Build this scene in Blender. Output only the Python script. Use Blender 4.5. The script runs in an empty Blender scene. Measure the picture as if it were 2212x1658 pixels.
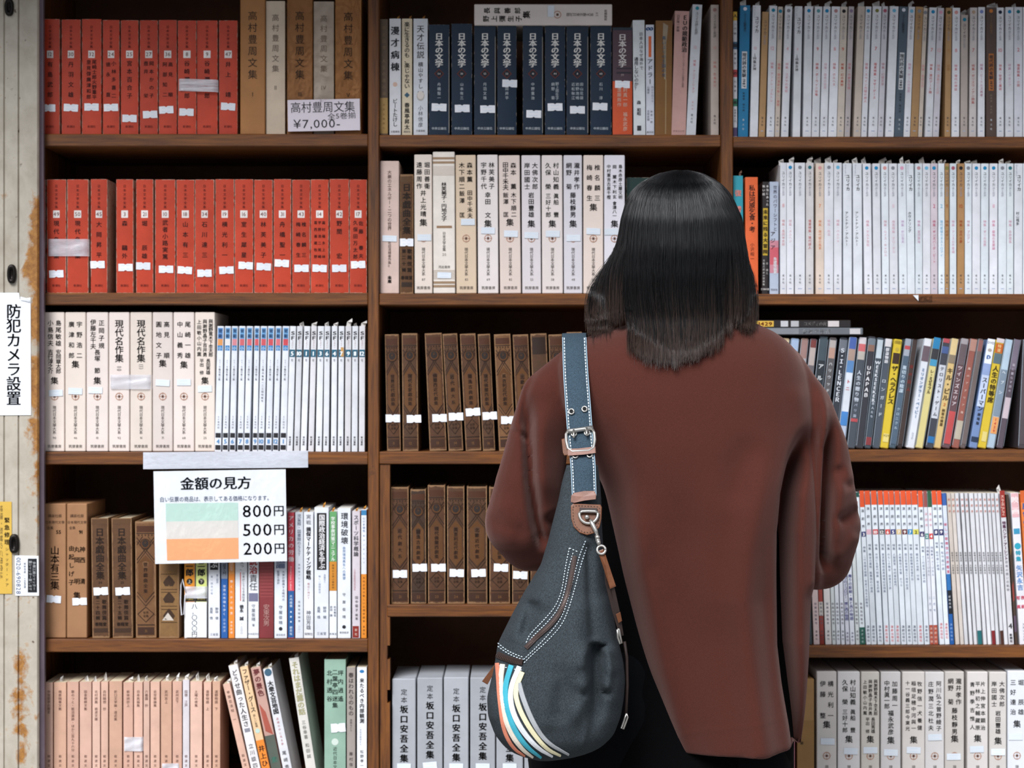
import bpy, math, random
import numpy as np
from mathutils import Vector, Matrix
from mathutils.bvhtree import BVHTree
random.seed(11)
scn = bpy.context.scene
COL = scn.collection

# ------------------------------------------------------------------ camera, sky, sun, exposure
S, D = 0.0008, 3.3            # metres per photo pixel at the book spines; camera distance to them
XC, YC, ZC = 1106.0, 829.0, 1.275
def K(Y): return S * (D + Y) / D
def P(px, py, Y):
    k = K(Y)
    return Vector(((px - XC) * k, Y, ZC + (YC - py) * k))

cd = bpy.data.cameras.new('camera'); cam = bpy.data.objects.new('camera', cd); COL.objects.link(cam)
cam.location = (0, -D, ZC); cam.rotation_euler = (math.pi / 2, 0, 0)
cd.sensor_width = 36; cd.lens = 36 * D / (2212 * S)
cd.dof.use_dof = True; cd.dof.focus_distance = 2.70; cd.dof.aperture_fstop = 8.0
scn.camera = cam

w = bpy.data.worlds.new('sky'); scn.world = w; w.use_nodes = True
nt = w.node_tree; nt.nodes.clear()
wo = nt.nodes.new('ShaderNodeOutputWorld'); bg = nt.nodes.new('ShaderNodeBackground')
tc = nt.nodes.new('ShaderNodeTexCoord'); sx = nt.nodes.new('ShaderNodeSeparateXYZ')
rp = nt.nodes.new('ShaderNodeValToRGB')
nt.links.new(tc.outputs['Generated'], sx.inputs[0]); nt.links.new(sx.outputs['Z'], rp.inputs[0])
rp.color_ramp.elements[0].position = 0.0; rp.color_ramp.elements[0].color = (0.16, 0.17, 0.19, 1)
rp.color_ramp.elements[1].position = 0.75; rp.color_ramp.elements[1].color = (0.93, 0.97, 1.08, 1)
e = rp.color_ramp.elements.new(0.22); e.color = (0.42, 0.44, 0.48, 1)
nt.links.new(rp.outputs[0], bg.inputs[0]); bg.inputs[1].default_value = 0.82
nt.links.new(bg.outputs[0], wo.inputs[0])

sd = bpy.data.lights.new('overcast_sun', 'SUN'); sun = bpy.data.objects.new('overcast_sun', sd); COL.objects.link(sun)
sd.energy = 3.7; sd.angle = math.radians(30); sd.color = (0.97, 0.98, 1.0)
sun.rotation_euler = (math.radians(45), 0, math.radians(-24))

vs = scn.view_settings
vs.view_transform = 'Standard'; vs.look = 'None'; vs.gamma = 1.0; vs.use_curve_mapping = False
vs.exposure = 0.36

# ------------------------------------------------------------------ materials
def lin(h, m=1.0):
    h = h.lstrip('#')
    out = []
    for i in (0, 2, 4):
        c = int(h[i:i + 2], 16) / 255
        c = c / 12.92 if c <= 0.04045 else ((c + 0.055) / 1.055) ** 2.4
        out.append(min(1.0, c * m))
    return (*out, 1)
MATS = {}
class NT:
    """small helper for node materials"""
    def __init__(s, name):
        s.m = bpy.data.materials.new(name); s.m.use_nodes = True
        s.t = s.m.node_tree; s.b = s.t.nodes['Principled BSDF']
    def n(s, kind, **kw):
        nd = s.t.nodes.new('ShaderNode' + kind)
        for k, v in kw.items():
            if k in nd.inputs: nd.inputs[k].default_value = v
            else: setattr(nd, k, v)
        return nd
    def l(s, a, b): s.t.links.new(a, b)
    def coord(s, which='Object', scale=(1, 1, 1)):
        t = s.n('TexCoord'); mp = s.n('Mapping'); mp.inputs['Scale'].default_value = scale
        s.l(t.outputs[which], mp.inputs[0]); return mp.outputs[0]
    def noise(s, co, scale, detail=3, rough=0.55, dist=0.0):
        nd = s.n('TexNoise', Scale=scale, Detail=detail, Roughness=rough, Distortion=dist)
        s.l(co, nd.inputs['Vector']); return nd.outputs['Fac']
    def ramp(s, fac, stops):
        r = s.n('ValToRGB'); el = r.color_ramp.elements
        el[0].position, el[0].color = stops[0]; el[1].position, el[1].color = stops[-1]
        for p_, c_ in stops[1:-1]:
            x = el.new(p_); x.color = c_
        s.l(fac, r.inputs[0]); return r.outputs[0]
    def mix(s, fac, a, b, mode='MIX'):
        m = s.n('Mix', data_type='RGBA', blend_type=mode)
        for i, v in ((0, fac), (6, a), (7, b)):
            if hasattr(v, 'links'): s.l(v, m.inputs[i])
            else: m.inputs[i].default_value = v
        return m.outputs[2]
    def math(s, op, a, b=0.0, c=0.0):
        m = s.n('Math', operation=op)
        for i, v in enumerate((a, b, c)):
            if hasattr(v, 'links'): s.l(v, m.inputs[i])
            else: m.inputs[i].default_value = v
        return m.outputs[0]
    def bump(s, h, strength=0.3, dist=0.001):
        b = s.n('Bump', Strength=strength, Distance=dist); s.l(h, b.inputs['Height'])
        s.l(b.outputs[0], s.b.inputs['Normal'])
    def base(s, c):
        if hasattr(c, 'links'): s.l(c, s.b.inputs['Base Color'])
        else: s.b.inputs['Base Color'].default_value = c
    def set(s, **kw):
        for k, v in kw.items(): s.b.inputs[k.replace('_', ' ')].default_value = v
        return s

def ink(h, rough=0.6):
    k = ('ink', h, rough)
    if k not in MATS:
        t = NT('ink_' + h); t.base(lin(h)); t.set(Roughness=rough); t.b.inputs['Specular IOR Level'].default_value = 0.3
        MATS[k] = t.m
    return MATS[k]
def paper(h, rough=0.5, wear=0.0, dirt=0.12, spec=0.4):
    """printed paper or book cloth: mottled, a little different on each book, worn pale along its edges"""
    k = ('paper', h, rough, wear, dirt, spec)
    if k in MATS: return MATS[k]
    t = NT('paper_' + h); co = t.coord()
    oi = t.n('ObjectInfo')
    ad = t.n('VectorMath', operation='ADD'); t.l(co, ad.inputs[0])
    cx = t.n('CombineXYZ'); t.l(t.math('MULTIPLY', oi.outputs['Random'], 9.0), cx.inputs[0]); t.l(cx.outputs[0], ad.inputs[1])
    n1 = t.noise(ad.outputs[0], 26, 5, 0.6)
    c = lin(h)
    lo = tuple(v * (1 - dirt * 1.6) for v in c[:3]) + (1,); hi = tuple(min(1, v * (1 + dirt * 0.4)) for v in c[:3]) + (1,)
    col = t.ramp(n1, [(0.25, lo), (0.75, hi)])
    hs = t.n('HueSaturation'); t.l(col, hs.inputs['Color'])
    t.l(t.math('MULTIPLY_ADD', oi.outputs['Random'], 0.14, 0.93), hs.inputs['Value'])
    col = hs.outputs[0]
    if wear:
        g = t.n('TexCoord'); sp = t.n('SeparateXYZ'); t.l(g.outputs['Generated'], sp.inputs[0])
        def edge(o, wd):
            d_ = t.math('ABSOLUTE', t.math('SUBTRACT', o, 0.5))
            return t.math('SMOOTH_MAX', t.math('MULTIPLY', t.math('SUBTRACT', d_, 0.5 - wd), 1 / wd), 0.0, 0.02)
        m = t.math('MAXIMUM', edge(sp.outputs[0], 0.07), edge(sp.outputs[2], 0.010))
        n2 = t.noise(ad.outputs[0], 120, 4, 0.7)
        f = t.math('GREATER_THAN', t.math('MULTIPLY', m, n2), 0.62 - wear * 0.3)
        col = t.mix(t.math('MULTIPLY', f, 0.75), col, (0.62, 0.5, 0.4, 1))
    t.base(col); t.set(Roughness=rough); t.b.inputs['Specular IOR Level'].default_value = spec
    MATS[k] = t.m; return t.m
def leather_book(h1, h2):
    k = ('leather', h1, h2)
    if k in MATS: return MATS[k]
    t = NT('worn_cloth_' + h1); co = t.coord(); oi = t.n('ObjectInfo')
    ad = t.n('VectorMath', operation='ADD'); t.l(co, ad.inputs[0])
    cx = t.n('CombineXYZ'); t.l(t.math('MULTIPLY', oi.outputs['Random'], 9.0), cx.inputs[0]); t.l(cx.outputs[0], ad.inputs[1])
    n1 = t.noise(ad.outputs[0], 40, 6, 0.7)
    col = t.ramp(n1, [(0.3, lin(h1)), (0.7, lin(h2))])
    g = t.n('TexCoord'); sp = t.n('SeparateXYZ'); t.l(g.outputs['Generated'], sp.inputs[0])
    def edge(o, wd):
        d_ = t.math('ABSOLUTE', t.math('SUBTRACT', o, 0.5))
        return t.math('MAXIMUM', t.math('MULTIPLY', t.math('SUBTRACT', d_, 0.5 - wd), 1 / wd), 0.0)
    m = t.math('MAXIMUM', edge(sp.outputs[0], 0.13), edge(sp.outputs[2], 0.035))
    n2 = t.noise(ad.outputs[0], 90, 4, 0.7)
    f = t.math('MULTIPLY', t.math('GREATER_THAN', t.math('MULTIPLY', m, n2), 0.30), 0.8)
    col = t.mix(f, col, lin('8d6a48'))
    t.base(col); t.set(Roughness=0.7); t.bump(n2, 0.4, 0.0006)
    MATS[k] = t.m; return t.m
def wood(axis, tone=1.0):
    k = ('wood', axis, tone)
    if k in MATS: return MATS[k]
    sc = {'x': (3, 30, 60), 'z': (60, 30, 3)}[axis]
    t = NT('stained_wood_' + axis); co = t.coord(scale=sc); co2 = t.coord(scale=tuple(v * 0.5 for v in sc))
    n1 = t.noise(co, 1.6, 6, 0.62, 0.5); n2 = t.noise(co2, 9, 3, 0.7)
    col = t.ramp(n1, [(0.28, lin('3a1c07', tone)), (0.5, lin('60340d', tone)), (0.72, lin('874f16', tone))])
    col = t.mix(0.35, col, t.ramp(n2, [(0.35, lin('301605', tone)), (0.65, lin('8e561c', tone))]))
    n3 = t.noise(t.coord(), 14, 5, 0.7)
    col = t.mix(t.math('MULTIPLY', t.math('GREATER_THAN', n3, 0.66), 0.35), col, lin('2a1508'))
    t.base(col); t.set(Roughness=0.55); t.bump(n2, 0.15, 0.0005)
    MATS[k] = t.m; return t.m
def simple(name, h, rough=0.5, metal=0.0, bump=None, mott=0.0, sheen=0.0, spec=0.5):
    k = ('s', name)
    if k in MATS: return MATS[k]
    t = NT(name)
    if mott or bump:
        co = t.coord(); n = t.noise(co, bump[0] if bump else 20, 4, 0.65)
        c = lin(h); col = t.ramp(n, [(0.3, tuple(v * (1 - mott) for v in c[:3]) + (1,)), (0.7, tuple(min(1, v * (1 + mott)) for v in c[:3]) + (1,))])
        t.base(col)
        if bump: t.bump(n, bump[1], bump[2])
    else: t.base(lin(h))
    t.set(Roughness=rough, Metallic=metal); t.b.inputs['Specular IOR Level'].default_value = spec
    if sheen: t.b.inputs['Sheen Weight'].default_value = sheen
    MATS[k] = t.m; return t.m
def clear_film(name='clear_film', rough=0.2, alpha=0.7):
    k = ('film', name)
    if k in MATS: return MATS[k]
    t = NT(name); co = t.coord(scale=(1, 1, 0.45)); out = t.t.nodes['Material Output']
    n = t.noise(co, 20, 4, 0.6, 2.5); n2 = t.noise(co, 55, 3, 0.6, 1.5)
    b = t.n('Bump', Strength=1.0, Distance=0.012); t.l(t.math('ADD', n, t.math('MULTIPLY', n2, 0.35)), b.inputs['Height'])
    gl = t.n('BsdfGlossy', Roughness=rough); gl.inputs['Color'].default_value = (1, 1, 1, 1); tr_ = t.n('BsdfTransparent'); fr = t.n('Fresnel', IOR=1.5); mx = t.n('MixShader')
    t.l(b.outputs[0], gl.inputs['Normal']); t.l(b.outputs[0], fr.inputs['Normal']); t.l(t.math('MULTIPLY', t.math('MAXIMUM', t.math('SUBTRACT', fr.outputs[0], 0.05), 0.0), alpha), mx.inputs[0])
    t.l(tr_.outputs[0], mx.inputs[1]); t.l(gl.outputs[0], mx.inputs[2]); t.l(mx.outputs[0], out.inputs['Surface']); t.t.nodes.remove(t.b)
    MATS[k] = t.m; return t.m

# ------------------------------------------------------------------ meshes
class MB:
    def __init__(s): s.v, s.f, s.mi, s.sm, s.slots = [], [], [], [], []
    def slot(s, m):
        if m not in s.slots: s.slots.append(m)
        return s.slots.index(m)
    def face(s, pts, m, smooth=False):
        b = len(s.v); s.v.extend(tuple(p) for p in pts); s.f.append(tuple(range(b, b + len(pts)))); s.mi.append(s.slot(m)); s.sm.append(smooth)
    def mesh(s, vs_, fs, m, smooth=False):
        b = len(s.v); s.v.extend(tuple(p) for p in vs_); k = s.slot(m)
        for f in fs: s.f.append(tuple(i + b for i in f)); s.mi.append(k); s.sm.append(smooth)
    def box(s, x0, x1, y0, y1, z0, z1, m, ch=0.0):
        if ch <= 0:
            vs_ = [(x, y, z) for x in (x0, x1) for y in (y0, y1) for z in (z0, z1)]
            s.mesh(vs_, [(0, 1, 3, 2), (4, 6, 7, 5), (0, 4, 5, 1), (2, 3, 7, 6), (0, 2, 6, 4), (1, 5, 7, 3)], m)
        else:
            a = [(x0 + ch, y0), (x1 - ch, y0), (x1, y0 + ch), (x1, y1 - ch), (x1 - ch, y1), (x0 + ch, y1), (x0, y1 - ch), (x0, y0 + ch)]
            inn = [(min(max(x, x0 + ch), x1 - ch), min(max(y, y0 + ch), y1 - ch)) for x, y in a]
            rows = [(z0, inn), (z0 + ch, a), (z1 - ch, a), (z1, inn)]
            vs_ = [(x, y, z) for z, q in rows for x, y in q]
            fs = [tuple(range(7, -1, -1)), tuple(range(24, 32))]
            for r in range(3):
                for i in range(8):
                    j = (i + 1) % 8; fs.append((r * 8 + i, r * 8 + j, r * 8 + 8 + j, r * 8 + 8 + i))
            s.mesh(vs_, fs, m)
    def loft(s, rings, m, closed=True, cap=True, smooth=True):
        n = len(rings[0]); vs_ = [p for r in rings for p in r]; fs = []
        for r in range(len(rings) - 1):
            for i in range(n if closed else n - 1):
                j = (i + 1) % n; fs.append((r * n + i, r * n + j, (r + 1) * n + j, (r + 1) * n + i))
        if cap and closed: fs.append(tuple(range(n - 1, -1, -1))); fs.append(tuple(range((len(rings) - 1) * n, len(rings) * n)))
        s.mesh(vs_, fs, m, smooth)
    def tube(s, pts, r, m, n=8, cap=True):
        pts = [Vector(p) for p in pts]; rr = r if hasattr(r, '__len__') else [r] * len(pts); rings = []
        up = None
        for i, p in enumerate(pts):
            t = (pts[min(i + 1, len(pts) - 1)] - pts[max(i - 1, 0)]).normalized()
            if up is None: up = t.orthogonal().normalized()
            a = (up - t * up.dot(t)).normalized(); up = a; b = t.cross(a)
            rings.append([p + (a * math.cos(q) + b * math.sin(q)) * rr[i] for q in (2 * math.pi * j / n for j in range(n))])
        s.loft(rings, m, True, cap)
    def sphere(s, c, r, m, nu=16, nv=10, sc=(1, 1, 1)):
        c = Vector(c); rings = []
        for j in range(1, nv):
            th = math.pi * j / nv
            rings.append([c + Vector((math.sin(th) * math.cos(q) * sc[0], math.sin(th) * math.sin(q) * sc[1], -math.cos(th) * sc[2])) * r for q in (2 * math.pi * i / nu for i in range(nu))])
        s.loft(rings, m, True, True)
    def build(s, name, parent=None, loc=None):
        me = bpy.data.meshes.new(name); me.from_pydata(s.v, [], s.f)
        for m in s.slots: me.materials.append(m)
        me.polygons.foreach_set('material_index', s.mi); me.polygons.foreach_set('use_smooth', s.sm); me.update()
        o = bpy.data.objects.new(name, me); COL.objects.link(o)
        if parent: o.parent = parent
        if loc: o.location = loc
        return o
def empty(name, loc, label, cat, group=None, roty=0.0):
    o = bpy.data.objects.new(name, None); COL.objects.link(o); o.location = loc; o.rotation_euler = (0, roty, 0)
    o.empty_display_size = 0.02
    return tag(o, label, cat, group)
def tag(o, label, cat, group=None):
    o['label'] = label; o['category'] = cat
    if group: o['group'] = group
    return o
def struct(o): o['kind'] = 'structure'; return o

# ------------------------------------------------------------------ lettering
_fc = bpy.data.curves.new('lettering', 'FONT'); _fo = bpy.data.objects.new('lettering', _fc); COL.objects.link(_fo)
_fc.size = 1.0; _fc.resolution_u = 2
GL = {}
def glyph(ch, bold):
    k = ch
    if k not in GL:
        _fc.body = ch; bpy.context.view_layer.update()
        ev = _fo.evaluated_get(bpy.context.evaluated_depsgraph_get()); me = ev.to_mesh()
        v = [(p.co.x, p.co.y) for p in me.vertices]; f = [tuple(p.vertices) for p in me.polygons]
        ev.to_mesh_clear()
        if v and ord(ch) < 0x2000:
            x0 = min(p[0] for p in v); x1 = max(p[0] for p in v); y0 = min(p[1] for p in v); y1 = max(p[1] for p in v)
            cx, cy, adv = (x0 + x1) / 2, 0.35, (x1 - x0) + 0.12
        else: cx, cy, adv = 0.5, 0.38, 1.0
        GL[k] = ([(x - cx, y - cy) for x, y in v], f, adv if v else 0.4)
    return GL[k]
VROT = set('ー—-()（）「」〜：…')
def put(mb, ch, fn, x, y, sx_, sy_, m, bold=0.0, rot=0):
    """one character centred on (x, y); fn maps face coordinates (x right, y down) to space"""
    if ch in ' 　': return
    v, f, _ = glyph(ch, bold); c, s_ = math.cos(rot), math.sin(rot)
    out = []
    for a, b in v:
        out.append(fn(x + (a * c - b * s_) * sx_, y - (a * s_ + b * c) * sy_))
    mb.mesh(out, f, m)
    if bold:
        for bx, by in ((bold * 1.3, bold * 0.5), (-bold * 1.3, -bold * 0.5)):
            mb.mesh([fn(x + (a * c - b * s_ + bx) * sx_, y - (a * s_ + b * c + by) * sy_) for a, b in v], f, m)
def vtext(mb, fn, txt, y0, y1, x, size, m, bold=0.0, wide=1.0):
    n = len(txt); st = (y1 - y0) / n
    for i, ch in enumerate(txt):
        put(mb, ch, fn, x, y0 + st * (i + 0.5), size * wide, min(size, st * 1.08) if st < size else size, m, bold, -math.pi / 2 if ch in VROT else 0)
def htext(mb, fn, txt, x, y, size, m, bold=0.0, width=None, ang=0.0):
    advs = [glyph(ch, bold)[2] for ch in txt]; tot = sum(advs); k = 1.0 if not width else width / (tot * size)
    p = -tot / 2
    for ch, a in zip(txt, advs):
        q = (p + a / 2) * size * k; p += a
        put(mb, ch, fn, x + q * math.cos(ang), y + q * math.sin(ang), size * k, size, m, bold, -ang)
def rtext(mb, fn, txt, y0, y1, x, size, m, bold=0.0):
    """text lying on its side, reading downwards"""
    advs = [glyph(ch, bold)[2] for ch in txt]; tot = sum(advs); k = (y1 - y0) / tot; p = 0
    for ch, a in zip(txt, advs):
        put(mb, ch, fn, x, y0 + (p + a / 2) * k, size, k, m, bold, -math.pi / 2); p += a

# ------------------------------------------------------------------ setting: pavement, eave, shop wall
def plain_box(name, x0, x1, y0, y1, z0, z1, m):
    mb = MB(); mb.box(x0, x1, y0, y1, z0, z1, m); return mb.build(name)
asph = simple('pavement_stone', '8b8a88', 0.9, bump=(30, 0.5, 0.002), mott=0.18)
struct(plain_box('floor', -4, 4, -6.5, 0.6, -0.05, 0.0, asph))
plast = simple('shop_plaster', '6b5a4a', 0.85, bump=(24, 0.3, 0.002), mott=0.12)
struct(plain_box('wall_back', -3.5, 3.5, 0.40, 0.55, 0.0, 2.75, plast))
struct(plain_box('ceiling', -3.5, 3.5, -0.63, 0.55, 2.32, 2.42, simple('eave_boards', '4a3828', 0.7, bump=(18, 0.3, 0.002), mott=0.2)))

# ------------------------------------------------------------------ bookcase
WX, WZ = wood('x'), wood('z')
Zf = lambda py: P(0, py, 0.0).z
Xf = lambda px: P(px, 0, 0.0).x
BACK = 0.30
case = empty('bookcase', (0, 0, 0), 'large dark-stained wooden bookcase of three bays full of second-hand books', 'bookcase')
def part_box(name, x0, x1, y0, y1, z0, z1, m, ch=0.0015):
    mb = MB(); mb.box(x0, x1, y0, y1, z0, z1, m, ch); return mb.build(name, case)
X_L, X_R, Z_T = Xf(40), Xf(2420), Zf(-120)
part_box('back_panel', X_L, X_R, BACK, BACK + 0.012, 0.02, Z_T, simple('back_panel_wood', '5e3719', 0.7, bump=(8, 0.2, 0.001), mott=0.35))
part_box('side_panel', Xf(55), Xf(78), -0.001, BACK, 0.0, Z_T, WZ)
part_box('side_panel', Xf(2395), Xf(2420), -0.001, BACK, 0.0, Z_T, WZ)
part_box('divider', Xf(795), Xf(819), -0.002, BACK, 0.0, Z_T, WZ)
part_box('divider', Xf(1557), Xf(1583), -0.002, BACK, 0.0, Z_T, WZ)
part_box('top_board', X_L, X_R, -0.001, BACK, Z_T, Z_T + 0.022, WX)
part_box('plinth', Xf(60), Xf(2420), 0.02, 0.04, 0.0, Zf(2360), WX)
LEFT, MID, RIGHT = (92, 795), (819, 1557), (1583, 2395)
SH = {}
def shelf(key, bay, y0, y1, x0=None):
    part_box('shelf_board', Xf(x0 or bay[0]), Xf(bay[1]), 0.0, BACK, Zf(y1), Zf(y0), WX)
    SH[key] = (y0, Zf(y0))
for key, bay, y0, y1 in (('L1', LEFT, 289, 316), ('L2', LEFT, 632, 658), ('L3', LEFT, 976, 1003), ('L4', LEFT, 1380, 1408), ('L5', LEFT, 1700, 1727),
                         ('M1', MID, 291, 317), ('M2', MID, 634, 659), ('M3', MID, 975, 1002), ('M5', MID, 1742, 1769),
                         ('R1', RIGHT, 295, 319), ('R2', RIGHT, 634.5, 658), ('R3', RIGHT, 971, 997), ('R4', RIGHT, 1394, 1420), ('R5', RIGHT, 1752, 1778)):
    shelf(key, bay, y0, y1)
    if key in ('L5', 'M5', 'R5'):
        part_box('shelf_board', Xf(bay[0]), Xf(bay[1]), 0.0, BACK, Zf(2100), Zf(2074), WX)
# the middle bay's inset rack: a thin upright with two rail notches, and its own board
mb = MB(); zs = [1003, 1394, 1424, 1490, 1518, 1738]; xs = [842, 842, 836, 842, 836, 842]
pz = [(1003, 842), (1394, 842), (1394, 836), (1424, 836), (1424, 842), (1490, 842), (1490, 836), (1518, 836), (1518, 842), (1741, 842)]
for (ya, xa), (yb, xb) in zip(pz[:-1], pz[1:]):
    if yb > ya: mb.box(Xf(820.5), Xf(xa), 0.003, 0.03, Zf(yb), Zf(ya), WZ)
mb.build('inset_post', case)
part_box('shelf_board', Xf(836), Xf(1556), 0.001, BACK, Zf(1332), Zf(1306), WX)
SH['M4'] = (1306, Zf(1306))

# ------------------------------------------------------------------ books
ORD = ['first', 'second', 'third', 'fourth', 'fifth', 'sixth', 'seventh', 'eighth', 'ninth', 'tenth', 'eleventh', 'twelfth', 'thirteenth', 'fourteenth',
       'fifteenth', 'sixteenth', 'seventeenth', 'eighteenth', 'nineteenth', 'twentieth', 'twenty-first', 'twenty-second', 'twenty-third', 'twenty-fourth', 'twenty-fifth',
       'twenty-sixth', 'twenty-seventh', 'twenty-eighth', 'twenty-ninth', 'thirtieth', 'thirty-first', 'thirty-second', 'thirty-third', 'thirty-fourth', 'thirty-fifth', 'thirty-sixth',
       'thirty-seventh', 'thirty-eighth', 'thirty-ninth', 'fortieth', 'forty-first', 'forty-second', 'forty-third', 'forty-fourth', 'forty-fifth', 'forty-sixth', 'forty-seventh', 'forty-eighth']
class Row:
    def __init__(s, key, anchor, Y=0.012): s.py, s.z = SH[key]; s.anchor = anchor; s.i = 0; s.Y = Y
    def label(s, desc):
        t = f'{desc}, {ORD[s.i]} from {s.anchor}'; s.i += 1; return t
PAGES = paper('d9c9ab', 0.8, 0, 0.15)
PAGES_W = paper('dcd8cf', 0.8, 0, 0.1)
SLIPM = paper('eef0f6', 0.6, 0, 0.04); SLIPT = paper('dfe6ee', 0.35, 0, 0.05); FLAPM = paper('d9d6d2', 0.7, 0, 0.1)
def slip_part(root, fn, y, x, wd=31, ht=16, ang=0.0, m=None, notch=True):
    """folded paper price slip: a thin notched tab lying against the spine, faint rules printed on it"""
    m = m or SLIPM; mb = MB(); a, b = wd / 2, ht / 2; n = 2.2 if notch else 0.0
    o = [(-a, -b), (-3.5, -b), (0, -b + n), (3.5, -b), (a, -b * 0.95), (a, b), (4, b), (0, b - n), (-4, b), (-a, b * 0.97)]
    c, s_ = math.cos(ang), math.sin(ang)
    o = [(p * c - q * s_ + x, p * s_ + q * c + y) for p, q in o]
    f_ = [fn(p, q, 0.0011) for p, q in o]; bk = [fn(p, q, 0.0007) for p, q in o]; N = len(o)
    mb.face([f_[i] for i in range(N - 1, -1, -1)], m)
    for i in range(N): mb.face([f_[i], f_[(i + 1) % N], bk[(i + 1) % N], bk[i]], m)
    pale = ink('d6e2ee')
    for q in (-0.25, 0.22):
        ln = [(-a * 0.6, q * ht - 0.6), (a * 0.55, q * ht - 0.6), (a * 0.55, q * ht + 0.6), (-a * 0.6, q * ht + 0.6)]
        mb.face([fn(p * c - r * s_ + x, p * s_ + r * c + y, 0.00125) for p, r in reversed(ln)], pale)
    return mb.build('price_slip', root)
def flap_part(root, h, x, wd, ht, Y0, lean, m=None):
    """end of a paper slip tucked in the pages, folded over at the top"""
    m = m or FLAPM; mb = MB()
    a = [(x - wd / 2, Y0, h - 0.004), (x + wd / 2, Y0 + 0.002, h - 0.004), (x + wd / 2 + lean, Y0 + 0.004, h + ht), (x - wd / 2 + lean * 0.6, Y0 + 0.001, h + ht * 0.55)]
    b = [a[3], a[2], (x + lean * 1.6 + wd * 0.3, Y0 - 0.006, h + ht * 0.5)]
    mb.face(a, m); mb.face(b, m)
    o = mb.build('paper_slip', root)
    return o
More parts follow.
